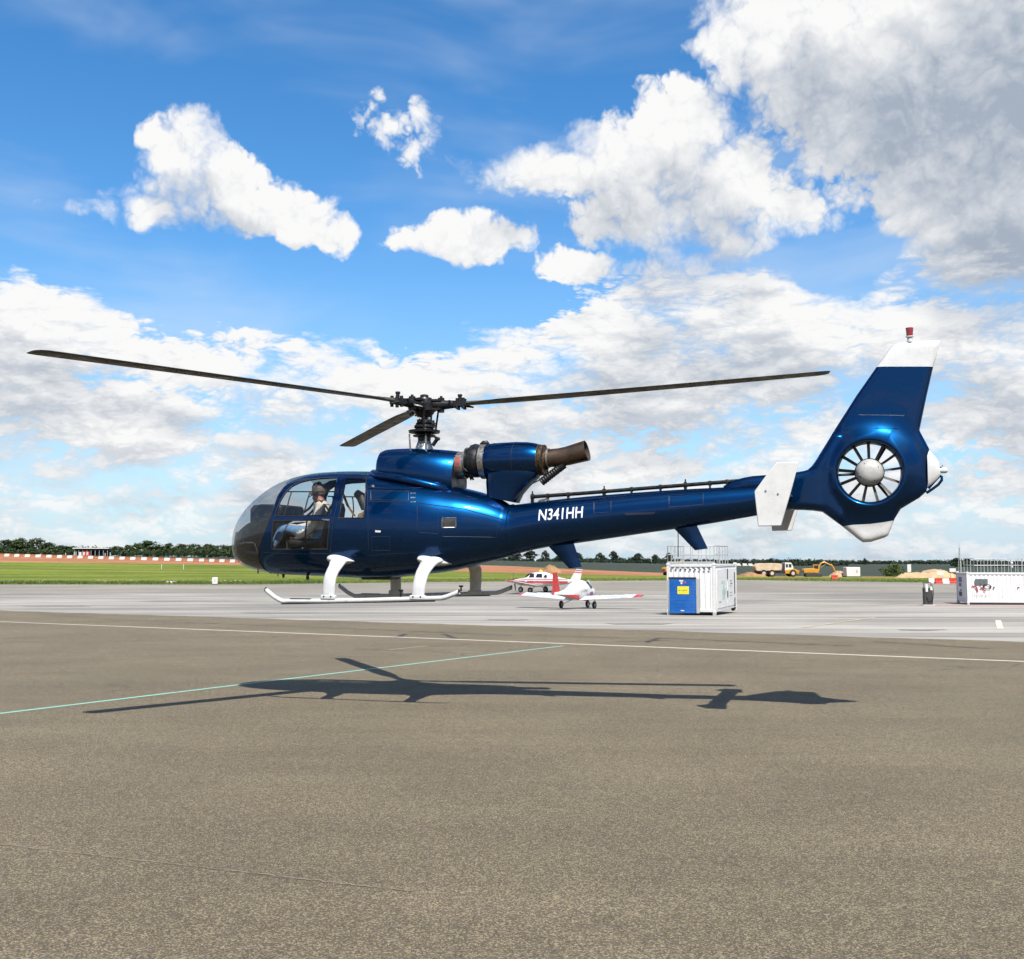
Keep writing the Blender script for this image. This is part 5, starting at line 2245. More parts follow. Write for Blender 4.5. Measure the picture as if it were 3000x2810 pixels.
def container(loc, rz, W_, L_, H_, label, long_front):
    """local x along the wall that faces the camera, y back, z up"""
    root = empty('shipping_container', loc, rz, label, 'container', 'white containers on the apron')
    fl = .16
    b = MB()
    corrugated(b, .10, W_ - .10, fl + .12, H_ - .14, lambda u, d, z: Vector((u, .03 - d, z)), .26 if not long_front else .29)
    b.build('front_wall', M_CONT, root)
    b = MB()
    corrugated(b, .10, W_ - .10, fl + .12, H_ - .14, lambda u, d, z: Vector((u, L_ - .03 + d, z)))
    b.build('back_wall', M_CONT, root)
    for x, sgn in ((0.0, -1), (W_, 1)):
        b = MB()
        if long_front and x == 0:
            b.add([(x + .03, .1, fl + .1), (x + .03, L_ - .1, fl + .1), (x + .03, L_ - .1, H_ - .14), (x + .03, .1, H_ - .14)], [(0, 1, 2, 3)])
        elif not long_front and x > 0:
            b.add([(x - .03, .1, fl + .1), (x - .03, L_ - .1, fl + .1), (x - .03, L_ - .1, H_ - .14), (x - .03, .1, H_ - .14)], [(0, 1, 2, 3)])
        else:
            corrugated(b, .10, L_ - .10, fl + .12, H_ - .14, lambda u, d, z, x=x, sgn=sgn: Vector((x - sgn * .03 + sgn * d, u, z)))
        b.build('side_wall', M_CONT, root)
    b = MB()
    b.box((W_ / 2, L_ / 2, H_ - .03), (W_ - .06, L_ - .06, .05))
    b.build('roof', M_CONT2, root)
    b = MB()
    b.box((W_ / 2, L_ / 2, fl + .04), (W_ - .1, L_ - .1, .08))
    b.build('floor', M_DKGREY, root)
    for x in (.07, W_ - .07):
        for y in (.07, L_ - .07):
            b = MB()
            b.box((x, y, (H_ + fl) / 2), (.14, .14, H_ - fl - .10))
            b.build('corner_post', M_CONT2, root, bevel=.012)
            for z in (fl + .03, H_ - .0):
                b = MB()
                b.box((x, y, z), (.175, .165, .125))
                b.build('corner_casting', M_CONT2, root, bevel=.02)
            b = MB()
            b.box((x, y, fl / 2 - .02), (.16, .18, fl + .0))
            b.build('foot', M_CONT2 if y > 1 else M_GALV, root, bevel=.01)
    for z, th in ((fl + .07, .14), (H_ - .07, .12)):
        for (c, s) in (((W_ / 2, .05, z), (W_ - .3, .09, th)), ((W_ / 2, L_ - .05, z), (W_ - .3, .09, th)), ((.05, L_ / 2, z), (.09, L_ - .3, th)), ((W_ - .05, L_ / 2, z), (.09, L_ - .3, th))):
            b = MB()
            b.box(c, s)
            b.build('frame_rail', M_CONT2, root, bevel=.01)
    return root


# the one in the middle, with a blue shutter
TH = R(22)
Yc = 50.4
cor = on_ground(2093, Yc)
W1, L1, H1 = 2.42, 6.06, 2.50
o1 = Vector((cor.x - W1 * math.cos(TH), cor.y + W1 * math.sin(TH), cor.z))
c1 = container(o1, -TH, W1, L1, H1, 'white container with blue roller shutter and yellow sign beside the small aeroplanes', False)
sx0, sx1, sz0, sz1 = .14, 1.46, .10, 1.80
sh = MB()
sh.box(((sx0 + sx1) / 2, -.045, (sz0 + sz1) / 2), (sx1 - sx0, .05, sz1 - sz0))
sho = sh.build('roller_shutter', M_SHUTTER, c1, bevel=.01)
n = 22
for k in range(n):
    b = MB()
    z = sz0 + .12 + (sz1 - sz0 - .14) * (k + .5) / n
    b.box(((sx0 + sx1) / 2, -.075, z), (sx1 - sx0 - .03, .014, (sz1 - sz0 - .14) / n * .82))
    b.build('shutter_slat', M_SHUTTER, sho, bevel=.006)
b = MB()
b.box(((sx0 + sx1) / 2, -.085, sz0 + .06), (sx1 - sx0 + .02, .04, .11))
b.build('bottom_bar', M_SHUTTER, sho, bevel=.008)
b = MB()
b.box(((sx0 + sx1) / 2, -.11, sz0 + .12), (.18, .012, .05))
b.build('shutter_handle', M_WPLAS, sho)
b = MB()
b.box(((sx0 + sx1) / 2, -.06, sz1 + .03), (sx1 - sx0 + .06, .10, .07))
b.build('shutter_box', M_DKGREY, c1, bevel=.01)
for x, w in ((sx1 + .10, .16), (sx0 - .03, .05)):
    b = MB()
    b.box((x, -.05, (sz0 + sz1) / 2), (w, .07, sz1 - sz0))
    b.build('shutter_guide', M_GALV, c1, bevel=.01)
ys = MB()
ys.box((.84, -.095, 1.22), (.58, .012, .39))
yso = ys.build('warning_sign', M_YSIGN, c1, bevel=.004)
b = MB()
for k, w in enumerate((.10, .05, .09, .06)):
    b.box((.66 + k * .115, -.1035, 1.22), (w, .003, .045))
M_OLIVE = material('olive_print', (.30, .26, .02), .6)
tag(b.build('sign_print', M_OLIVE, yso), kind='stuff')
for (x, z, m, r) in ((.70, 1.68, M_WPLAS, .05), (.80, 1.68, M_WPLAS, .05), (.76, 1.57, M_WPLAS, .065), (.94, 1.60, M_VIOLET, .09)):
    b = MB()
    pts = [(x + r * math.cos(2 * math.pi * k / (4 if r > .06 else 14) + (0 if r > .06 else 0)), z + r * math.sin(2 * math.pi * k / (4 if r > .06 else 14))) for k in range(4 if r > .06 else 14)]
    b.prism(pts, lambda u, v, w: Vector((u, -.094 + w, v)), .01)
    b.build('sticker', m, c1)
for k in range(9):
    b = MB()
    b.box((.24 + k * .235, -.012, H1 - .24), (.10, .05, .045), Matrix.Rotation(.25, 3, 'Y'))
    b.build('vent', M_BLACK, c1)
# side facing right: door leaves, lock bars, faded prints
for (y0, y1) in ((.35, 3.15), (3.25, 5.75)):
    b = MB()
    b.box((W1 - .012, (y0 + y1) / 2, 1.28), (.045, y1 - y0, 1.95))
    b.build('door_leaf', M_CONT, c1, bevel=.01)
for (y, z0, z1_) in ((3.2, 1.72, 2.26), (3.2, .78, 1.12), (5.3, .9, 2.05), (5.3, .25, .70)):
    b = MB()
    b.box((W1 + .022, y, (z0 + z1_) / 2), (.03, .16, z1_ - z0))
    b.build('lock_bar', M_DKGREY, c1, bevel=.008)
b = MB()
pr = [(1.5, 1.62), (2.1, 1.68), (2.5, 1.66), (2.55, 1.5), (2.3, 1.42), (2.5, 1.25), (2.85, 1.28), (2.75, 1.0), (2.5, .95), (2.5, .72), (1.8, .70), (1.7, .95), (1.65, 1.2), (2.0, 1.3), (2.0, 1.5), (1.5, 1.52)]
b.prism(pr, lambda u, v, w: Vector((W1 + .0135 + w, u, v)), .004)
b.build('faded_print', M_GREEN, c1)
for (y, z, w, h) in ((4.2, 1.62, .4, .05), (4.35, 1.48, .5, .06), (4.1, 1.35, .3, .04), (4.2, 1.0, .6, .03), (4.2, .85, .6, .03), (1.1, .62, .35, .05)):
    b = MB()
    b.box((W1 + .014, y, z), (.006, w, h))
    b.build('sticker', M_GREYSIGN, c1)
b = MB()
for yy in (L1 - .7,):
    b.lathe([(.05, -.07), (.16, -.07), (.19, -.04), (.19, .04), (.16, .07), (.05, .07)], (W1 - .1, yy, .17), (1, 0, 0), 20)
b.build('wheel', M_TYRE, c1, smooth=40)
P3 = [Vector((.05, .06, H1)), Vector((W1 - .05, .06, H1)), Vector((W1 - .05, L1 * .62, H1)), Vector((.05, L1 * .62, H1)), Vector((.05, .06, H1))]
railing(c1, P3, .92, [6, 5, 5, 5])
b = MB()
b.box((W1 / 2, .02, H1 + .08), (W1 - .06, .02, .12))
b.build('kick_plate', M_GALV, c1)

# the long one at the right edge
T2 = R(7)
c2p = on_ground(2826, 73.0)
W2, L2, H2 = 6.06, 2.44, 2.26
c2 = container(c2p, -T2, W2, L2, H2, 'long white container with red and black logo at the right edge', True)
b = MB()
b.box((.98, -.03, 1.62), (.86, .02, .40))
b.build('grey_sign', M_GREYSIGN, c2, bevel=.005)
b = MB()
pts = [(.30, 1.30), (.36, 1.36), (.62, 1.29), (.70, 1.22), (.76, .92), (.70, .90), (.62, 1.14), (.56, 1.22)]
b.prism(pts, lambda u, v, w: Vector((u, -.025 + w, v)), .008)
b.build('logo_stroke', material('dark_red_print', (.42, .012, .03), .5), c2)
b = MB()
pts = [(.90, 1.24), (.86, 1.18), (1.02, 1.12), (1.20, .92), (1.26, .96), (1.10, 1.18), (1.00, 1.24)]
b.prism(pts, lambda u, v, w: Vector((u, -.025 + w, v)), .008)
b.build('logo_stroke', bpy.data.materials['dark_red_print'], c2)
b = MB()
n = 36
vs = []
for k in range(n):
    a = 2 * math.pi * k / n
    for r in (1.0, .70):
        vs.append(Vector((1.36 + .30 * r * math.cos(a), -.028, 1.27 + .175 * r * math.sin(a))))
b.add(vs, [(2 * k, 2 * k + 1, (2 * k + 3) % (2 * n), (2 * k + 2) % (2 * n)) for k in range(n)])
b.build('logo_ring', M_BLACK, c2)
tm = text_mesh('TOTAL', 1.15, .085, .0)
tm.materials.append(bpy.data.materials['dark_red_print'])
link('logo_lettering', tm, c2, (.40, -.026, .60))
for (x0, z, s, m) in ((.30, 1.75, .45, M_VIOLET), (.28, 1.38, .32, M_VIOLET), (.30, .72, .40, M_DKGREY), (.42, 1.0, .15, M_DKGREY)):
    b = MB()
    b.box((.024, L2 - .55 - x0, z), (.012, s * 1.6, s * .8))
    b.build('hazard_label', m, c2)
for x in (1.82, 3.45, 4.05):
    b = MB()
    b.box((x, -.02, 1.22), (.10 if x < 4 else .14, .03, .10 if x < 4 else .16))
    b.build('wall_fitting', M_DKGREY, c2)
railing(c2, [Vector((.55, .1, H2)), Vector((4.3, .1, H2)), Vector((4.3, L2 - .1, H2)), Vector((.55, L2 - .1, H2)), Vector((.55, .1, H2))], 1.0, [8, 3, 8, 3])
b = MB()
for x in (4.35, 4.85, 5.35):
    b.tube([(x, .2, H2), (x, .2, H2 + 1.15)], .03, 8)
for z in (.4, .75, 1.1):
    b.tube([(4.3, .2, H2 + z), (5.4, .2, H2 + z)], .03, 8)
b.build('ladder_cage', M_GALV, c2, smooth=50)
for z in (.42, .68):
    b = MB()
    b.lathe([(0, -.1), (.07, -.07), (.1, 0), (.07, .07), (0, .1)], (3.15, .2, H2 + z), (0, 0, 1), 14)
    b.build('lamp_globe', M_WPLAS, c2, smooth=60)

# fuel dispenser between
pp = on_ground(2711, 71.5)
pump = empty('fuel_dispenser', pp, R(-6), 'dark grey fuel dispenser cabinet left of the long white container', 'fuel pump')
b = MB()
b.box((0, 0, .62), (.58, .42, 1.2))
b.build('cabinet', M_DKGREY, pump, bevel=.03)
b = MB()
b.box((-.12, -.22, 1.2), (.16, .06, .52))
b.build('display', M_WPLAS, pump, bevel=.01)
b = MB()
b.box((.2, -.2, 1.18), (.15, .06, .26))
b.build('display', M_WPLAS, pump, bevel=.01)
b = MB()
b.tube([(-.24, 0, 1.2), (-.24, 0, 1.58), (.24, 0, 1.58), (.24, 0, 1.2)], .03, 8)
b.build('hose_frame', M_DKGREY, pump, smooth=50)
b = MB()
b.tube([(.24, -.2, 1.45), (.33, -.26, 1.0), (.26, -.28, .4), (.0, -.27, .25), (-.15, -.24, .6)], .022, 8)
b.build('hose', M_BLACK, pump, smooth=50)
b = MB()
b.box((0, 0, .03), (.8, .6, .06))
b.build('base', M_CONT2, pump)

# ------------------------------------------------------------------ light aeroplanes
M_PLANEW = material('aeroplane_white', (.82, .82, .81), .3, var=.04, vscale=3, coat=.4)
M_PLANER = material('aeroplane_red', (.60, .018, .020), .3, var=.08, vscale=3, coat=.4)
M_PLANEG = material('dark_window', (.02, .022, .026), .12, coat=.5)
M_PROPEL = material('propeller_black', (.02, .02, .02), .4)


def airfoil_rings(b, spec, n=14):
    """spec: list of (origin, chord, thickness, chord direction, up)"""
    prof = [(0, 0), (.02, .35), (.1, .75), (.3, 1.0), (.6, .65), (1, .03), (1, -.03), (.6, -.35), (.3, -.5), (.1, -.45), (.02, -.25)]
    b.rings([[o + cd * (u * ch) + up * (v * th) for u, v in prof] for o, ch, th, cd, up in spec])


def wheel(root, p, r, w, name='wheel'):
    b = MB()
    b.lathe([(r * .55, -w * .4), (r * .85, -w * .5), (r, -w * .25), (r, w * .25), (r * .85, w * .5), (r * .55, w * .4)], p, (0, 1, 0), 20, True, True)
    o = b.build(name, M_TYRE, root, smooth=40)
    b = MB()
    b.lathe([(r * .5, -w * .42), (r * .52, w * .42)], p, (0, 1, 0), 14, True, True)
    b.build('rim', M_WPLAS, o, smooth=40)
    return o


def aeroplane(loc, rz, label, st, span, chord, wing_x, wing_z, dih, fin, gear, wins, scheme, name='light_aeroplane'):
    root = empty(name, loc, rz, label, 'aeroplane', 'light aeroplanes parked on the apron')
    b = MB()
    rings = []
    for (x, zb, zt, w, e) in st:
        zm = (zb + zt) / 2
        rings.append([Vector((x, w * math.copysign(abs(math.cos(a)) ** e, math.cos(a)), zm + (zt - zb) / 2 * math.copysign(abs(math.sin(a)) ** e, math.sin(a)))) for a in [2 * math.pi * j / 28 for j in range(28)]])
    b.rings(rings)
    b.build('fuselage', M_PLANEW, root, smooth=60)
    B = Vector((-1, 0, -.07))
    U = Vector((0, 0, 1))
    for s in (-1, 1):
        b = MB()
        tipc = chord * .82
        k = .90
        o_ = lambda f: Vector((wing_x - (chord - tipc) * f * .2, s * (.35 + (span / 2 - .35) * f), wing_z + dih * f))
        airfoil_rings(b, [(o_(f), chord + (tipc - chord) * f, .17 * (1 - .3 * f), B, U) for f in (0, .3, .6, k)])
        w = b.build('wing', M_PLANEW, root, smooth=40)
        b = MB()
        airfoil_rings(b, [(o_(k), chord + (tipc - chord) * k, .17 * (1 - .3 * k), B, U), (o_(.96), tipc * .95, .10, B, U), (o_(1.0) + B * .15, tipc * .6, .03, B, U)])
        b.build('wing_tip', M_PLANER, w, smooth=40)
        b = MB()
        q = o_(.62)
        b.box((q.x - chord * .80, q.y, q.z + .012), (chord * .02, span * .16, .012))
        b.build('aileron_gap', M_DKGREY, w)
    fx, fz, fh, fc0, fc1, sweep, fcol, stripes = fin
    b = MB()
    airfoil_rings(b, [(Vector((fx - sweep * u, 0, fz + fh * u)), fc0 + (fc1 - fc0) * u, .07 * (1 - .4 * u), B, Vector((0, 1, 0))) for u in (0, .5, 1)])
    fo = b.build('fin', fcol, root, smooth=40)
    for u in stripes:
        b = MB()
        airfoil_rings(b, [(Vector((fx - sweep * v + .01, 0, fz + fh * v)), (fc0 + (fc1 - fc0) * v) + .02, .085 * (1 - .4 * v), B, Vector((0, 1, 0))) for v in (u, u + .07)])
        b.build('fin_stripe', M_PLANER, fo, smooth=40)
    for s in (-1, 1):
        b = MB()
        airfoil_rings(b, [(Vector((fx - .25 - .15 * u, s * (.05 + 1.25 * u), fz + .02)), .75 - .2 * u, .05, B, U) for u in (0, .5, 1)])
        b.build('tailplane', M_PLANEW if scheme != 1 else M_PLANEW, root, smooth=40)
    nx, mx, my, wr = gear
    z_f = min(r[1] for r in st)
    for (x, y) in ((nx, 0), (mx, my), (mx, -my)):
        wo = wheel(root, Vector((x, y, wr)), wr, .13)
        b = MB()
        if y == 0:
            b.tube([(x - .05, 0, z_f + .25), (x, 0, wr + .22)], .035, 8)
            b.tube([(x, .09, wr), (x, .09, wr + .22), (x, -.09, wr + .22), (x, -.09, wr)], .022, 6)
        else:
            b.tube([(x + .05, y * .15, z_f + .12), (x, y * .95, wr)], [(.06, .02), (.045, .016)], 8, side=(1, 0, 0))
        b.build('gear_leg', M_GALV, root, smooth=50)
    return root


def propeller(root, x, z, r, ang, mat=M_PROPEL):
    b = MB()
    b.lathe([(.0, .26), (.06, .22), (.12, .08), (.13, 0)], (x, 0, z), (1, 0, 0), 18)
    sp = b.build('spinner', M_PLANEW, root, smooth=50)
    for k in (0, 1):
        a = ang + math.pi * k
        d = Vector((0, math.cos(a), math.sin(a)))
        n2 = Vector((0, -math.sin(a), math.cos(a)))
        b = MB()
        rings = []
        for (rr, ch, tw_) in ((.08, .07, 60), (.3 * r, .13, 40), (.6 * r, .13, 25), (.9 * r, .10, 16), (r, .05, 14)):
            t = R(tw_)
            cdv = n2 * math.cos(t) + Vector((1, 0, 0)) * math.sin(t)
            nv = Vector((1, 0, 0)) * math.cos(t) - n2 * math.sin(t)
            c = Vector((x + .05, 0, z)) + d * rr
            rings.append([c + cdv * (u * ch) + nv * (v * .02) for u, v in ((-.5, 0), (0, 1), (.5, 0), (0, -.6))])
        b.rings(rings)
        b.build('propeller_blade', mat, sp, smooth=50)


st1 = [(-3.45, .98, 1.10, .06, 1), (-2.6, .88, 1.16, .15, 1), (-1.8, .76, 1.26, .26, .9), (-1.2, .66, 1.46, .38, .85), (-.6, .58, 1.68, .50, .85), (-.1, .54, 1.80, .54, .85), (.35, .54, 1.76, .54, .85), (.75, .56, 1.52, .52, .8), (1.0, .58, 1.36, .50, .8), (1.5, .64, 1.30, .44, .8), (1.85, .74, 1.24, .34, .85), (1.95, .82, 1.16, .22, 1)]
p1_ = on_ground(1694, 65.0)
pl1 = aeroplane(p1_, R(61), 'small white aeroplane with red tail fin and red wing tips', st1, 8.5, 1.32, .62, .66, .22,
                (-2.55, 1.02, 1.30, 1.15, .62, .45, M_PLANER, []), (1.35, -.15, 1.15, .24), None, 1)
propeller(pl1, 1.98, 1.0, .82, R(70), M_GALV)
for s in (-1, 1):
    b = MB()
    pts = [(.45, 1.70), (.70, 1.55), (.98, 1.37), (.92, 1.22), (.55, 1.26), (.42, 1.45)]
    vs = []
    b.add([Vector((x, s * (.505 - .25 * max(z - 1.3, 0) * 1.3), z)) for x, z in pts], [tuple(range(6))])
    b.build('side_window', M_PLANEG, pl1)
    b = MB()
    b.add([Vector((x, s * .50, z)) for x, z in ((.55, .70), (1.05, .72), (1.0, 1.05), (.60, 1.02))], [(0, 1, 2, 3)])
    for v_i, v in enumerate(b.v):
        b.v[v_i] = (v[0], s * .535 * 1.0, v[2])
    b.build('side_decal', M_VIOLET, pl1)
    for q in (.15, .35):
        b = MB()
        b.add([(q, s * .552, .66), (q + .07, s * .552, .66), (q + .02, s * .552, .92), (q - .05, s * .552, .92)], [(0, 1, 2, 3)])
        b.build('side_stripe', M_VIOLET, pl1)
b = MB()
b.add([Vector((x, y, z)) for x, y, z in ((.62, -.38, 1.64), (.62, .38, 1.64), (1.0, .42, 1.37), (1.0, -.42, 1.37))], [(0, 1, 2, 3)])
for i, v in enumerate(b.v):
    b.v[i] = (v[0] + .03, v[1], v[2] + .03)
b.build('windscreen', M_PLANEG, pl1)
b = MB()
b.add([(-2.3, -.20, .84), (-.9, -.45, .62), (-.9, -.47, .86), (-2.2, -.215, .98)], [(0, 1, 2, 3)])
for i, v in enumerate(b.v):
    b.v[i] = (v[0], v[1] - .03, v[2])
b.build('side_flash', M_PLANER, pl1)
tm = text_mesh('G-CWBY', 1.0, .17, .0)
tm.materials.append(M_GREYSIGN)
link('registration', tm, pl1, (-.85, -.575, 1.05), (R(-4), 0, 0))

st2 = [(-4.3, .92, 1.12, .05, 1), (-3.4, .86, 1.24, .16, .9), (-2.4, .74, 1.42, .30, .85), (-1.5, .62, 1.72, .46, .8), (-.9, .58, 1.90, .54, .75), (-.2, .58, 1.93, .56, .75), (.4, .58, 1.84, .56, .75), (.9, .60, 1.50, .54, .75), (1.2, .62, 1.36, .50, .75), (1.9, .68, 1.30, .46, .75), (2.3, .78, 1.22, .34, .9), (2.36, .88, 1.1, .2, 1)]
p2_ = on_ground(1573, 96.0)
pl2 = aeroplane(p2_, R(150), 'white low wing aeroplane with red side stripes and striped fin', st2, 9.6, 1.55, .75, .66, .52,
                (-3.35, 1.12, 1.10, 1.1, .62, .75, M_PLANEW, [.70, .86]), (1.75, -.1, 1.5, .26), None, 2)
propeller(pl2, 2.38, 1.0, .93, R(75))
for s in (-1, 1):
    for (x0, x1, z0, z1_) in ((.0, .55, 1.42, 1.78), (-.85, -.15, 1.42, 1.76), (-1.35, -.98, 1.45, 1.66)):
        b = MB()
        b.add([Vector((x, s * (.568 - .22 * max(z - 1.4, 0)), z)) for x, z in ((x0, z0), (x1, z0), (x1 - .12, z1_), (x0 + .05, z1_))], [(0, 1, 2, 3)])
        b.build('side_window', M_PLANEG, pl2)
    for (z0, z1_) in ((1.02, 1.09), (.90, .99), (1.22, 1.27)):
        b = MB()
        vs = []
        xs_ = (2.2, 1.9, 1.2, .4, -.9, -1.5, -2.4, -3.3)
        for x in xs_:
            w = interp(-x, [-r[0] for r in reversed(st2)], [r[3] for r in reversed(st2)]) + .012
            vs += [Vector((x, s * w, z0)), Vector((x, s * w, z1_))]
        b.add(vs, [(2 * i, 2 * i + 2, 2 * i + 3, 2 * i + 1) for i in range(len(xs_) - 1)])
        b.build('side_stripe', M_PLANER, pl2)
b = MB()
b.add([(.62, -.40, 1.80), (.62, .40, 1.80), (1.06, .44, 1.44), (1.06, -.44, 1.44)], [(0, 1, 2, 3)])
b.build('windscreen', M_PLANEG, pl2)
b = MB()
b.lathe([(.16, 0), (.17, .10), (.10, .18), (0, .2)], (-.4, 0, 1.92), (0, 0, 1), 16)
b.build('roof_cover', M_YSIGN, pl2, smooth=50)
b = MB()
b.tube([(-1.0, 0, 1.9), (-1.05, 0, 2.35)], .012, 6)
b.build('aerial', M_BLACK, pl2)

# ------------------------------------------------------------------ building site beyond the grass
M_YELLOW = material('digger_yellow', (.62, .30, .02), .45, var=.15, vscale=2, dirt=(.30, .15, .06, .6))
M_CREAM = material('dusty_cream', (.62, .50, .34), .7, var=.2, vscale=1, dirt=(.40, .22, .10, .6))
M_SAND = material('sand_heap', (.55, .38, .22), .95, var=.25, vscale=.6, bump=.8, bscale=2)
M_SANDB = material('soil_heap', (.36, .20, .09), .95, var=.3, vscale=.6, bump=.8, bscale=2)


def dump_truck(px, Y, label):
    p = on_ground(px, Y)
    r = empty('dump_truck', p, R(4), label, 'truck')
    b = MB()
    b.prism([(-5.1, 1.6), (-4.6, 1.35), (1.0, 1.55), (1.2, 1.75), (1.3, 3.1), (-.5, 3.25), (-4.4, 3.2), (-5.3, 2.5)], lambda u, v, w: Vector((u, w, v)), 2.7)
    b.build('dump_body', M_CREAM, r, bevel=.08)
    b = MB()
    b.box((-1.2, 0, 1.15), (7.5, 1.1, .45))
    b.build('chassis', M_DKGREY, r)
    b = MB()
    b.prism([(2.0, 1.3), (4.0, 1.3), (4.1, 2.3), (3.6, 3.35), (2.1, 3.4)], lambda u, v, w: Vector((u, w, v)), 2.3)
    cab = b.build('cab', M_WPLAS, r, bevel=.06)
    for (x0, x1) in ((2.25, 2.75), (2.95, 3.6)):
        b = MB()
        b.box(((x0 + x1) / 2, -1.17, 2.65), (x1 - x0, .04, .8))
        b.build('cab_window', M_PLANEG, cab)
    b = MB()
    b.prism([(2.0, .75), (5.4, .7), (5.5, 1.5), (4.1, 1.95), (2.0, 1.6)], lambda u, v, w: Vector((u, w, v)), 2.6)
    b.build('bonnet', M_YELLOW, r, bevel=.08)
    b = MB()
    b.tube([(1.7, -.9, 1.5), (1.7, -.9, 3.3)], .1, 10)
    b.build('exhaust_stack', M_DKGREY, r, smooth=50)
    for x in (-3.2, -1.2, 3.9):
        for y in (-1.2, 1.2):
            wo = wheel(r, Vector((x, y, .85)), .85, .6)
            wo.data.materials[0] = M_TYRE
            wo.children[0].data.materials[0] = M_CREAM
    return r


def excavator(px, Y, rz, label):
    p = on_ground(px, Y)
    r = empty('excavator', p, rz, label, 'excavator', 'yellow excavators on the building site')
    for y in (-1.1, 1.1):
        b = MB()
        b.prism([(-1.9, .15), (-1.6, 0), (1.6, 0), (1.9, .15), (1.9, .6), (1.6, .8), (-1.6, .8), (-1.9, .6)], lambda u, v, w, y=y: Vector((u, y + w, v)), .55)
        b.build('track', M_DKGREY, r, bevel=.05)
    b = MB()
    b.prism([(-2.2, .95), (1.2, .95), (1.2, 1.6), (.2, 2.0), (-2.1, 2.0), (-2.4, 1.6)], lambda u, v, w: Vector((u, w, v)), 2.4)
    b.build('engine_house', M_YELLOW, r, bevel=.08)
    b = MB()
    b.prism([(-.1, 1.5), (1.3, 1.5), (1.4, 2.1), (1.1, 2.9), (-.1, 2.9)], lambda u, v, w: Vector((u, -.6 + w, v)), 1.0)
    cab = b.build('cab', M_YELLOW, r, bevel=.06)
    b = MB()
    b.box((.55, -1.11, 2.35), (1.0, .04, .8))
    b.build('cab_window', M_PLANEG, cab)
    pts = [(1.0, 1.5), (2.0, 3.2), (2.7, 3.5), (4.6, 2.6)]
    b = MB()
    b.tube([(x, .3, z) for x, z in pts], [(.25, .2), (.32, .22), (.30, .2), (.2, .18)], 8, side=(0, 1, 0))
    b.build('boom', M_YELLOW, r, smooth=40)
    b = MB()
    b.tube([(4.3, .3, 3.0), (4.7, .3, 2.4), (5.4, .3, .9)], [.22, .22, .15], 8)
    b.build('stick', M_YELLOW, r, smooth=40)
    b = MB()
    b.tube([(1.9, .3, 2.2), (3.2, .3, 3.1)], .08, 8)
    b.build('hydraulic_ram', M_STEEL, r, smooth=40)
    b = MB()
    b.prism([(5.2, 1.0), (5.7, .9), (6.0, .4), (5.6, .0), (5.0, .1), (4.9, .5)], lambda u, v, w: Vector((u, .3 + w, v)), 1.1)
    b.build('bucket', M_YELLOW, r, bevel=.05)
    return r


dump_truck(2268, 246, 'dusty cream dump truck with white cab and yellow bonnet')
excavator(2378, 244, R(-4), 'yellow excavator just right of the dump truck')
excavator(1968, 250, R(15), 'yellow excavator just left of the container with blue shutter')

# white tank box
tp = on_ground(2491, 240)
tk = empty('storage_tank', tp, R(5), 'white square storage tank right of the yellow excavator', 'tank')
b = MB()
b.box((0, 0, 1.2), (3.3, 2.2, 2.2))
b.build('tank_body', M_WPLAS, tk, bevel=.12)
b = MB()
b.box((.8, -1.12, 1.35), (.4, .05, .7))
b.build('filler_hatch', M_GALV, tk)
b = MB()
b.box((0, 0, .08), (3.5, 2.3, .16))
b.build('skid_base', M_DKGREY, tk)


def heap(px, Y, wx, wy, h, seed, mat, label):
    p = on_ground(px, Y)
    rnd = random.Random(seed)
    ph = [rnd.uniform(0, 6.28) for _ in range(8)]
    b = MB()
    nx, ny = 40, 14
    vs = []
    for j in range(ny + 1):
        for i in range(nx + 1):
            u, v = i / nx * 2 - 1, j / ny * 2 - 1
            e = max(1 - (abs(u) ** 2.2 + abs(v) ** 2.2), 0)
            z = h * e ** .75 * (.72 + .18 * math.sin(4 * u + ph[0]) + .12 * math.sin(9 * u + 3 * v + ph[1]) + .1 * math.sin(17 * u + 5 * v + ph[2])) + rnd.uniform(-.06, .06) * h * (e > 0)
            vs.append((u * wx / 2, v * wy / 2, z - .1))
    b.add(vs, [(j * (nx + 1) + i, j * (nx + 1) + i + 1, (j + 1) * (nx + 1) + i + 1, (j + 1) * (nx + 1) + i) for j in range(ny) for i in range(nx)])
    o = b.build('spoil_heap', mat, None, smooth=60, loc=p)
    return tag(o, label, 'heap', 'spoil heaps on the building site')


heap(2712, 205, 13, 6, 2.0, 2, M_SAND, 'long pale sand heap left of the lattice mast')
heap(1612, 262, 6.5, 5, 2.1, 3, M_SANDB, 'brown soil heap behind the small aeroplanes')
heap(2455, 243, 5.5, 4, 1.6, 7, M_SAND, 'small sand heap between excavator and white tank')
heap(2200, 238, 7, 4, 1.3, 9, M_SANDB, 'low soil heap in front of the dump truck rear wheels')

# water-filled barriers
bm_cache = {}


def barrier(p, rz, red, label, group, L=1.75, h=.82, far=False):
    key = (red, L, h)
    if key not in bm_cache:
        b = MB()
        b.rings([[Vector((x, y, z)) for y, z in ((-.24, 0), (.24, 0), (.22, h * .3), (.10, h * .5), (.09, h), (-.09, h), (-.10, h * .5), (-.22, h * .3))] for x in (-L / 2, -L / 2 + .08, L / 2 - .08, L / 2)])
        bm_cache[key] = b.mesh('barrier', (M_ORANGE if far else M_REDP) if red else M_WPLAS)
    o = link('barrier', bm_cache[key], None, p, (0, 0, rz))
    return tag(o, label, 'barrier', group)


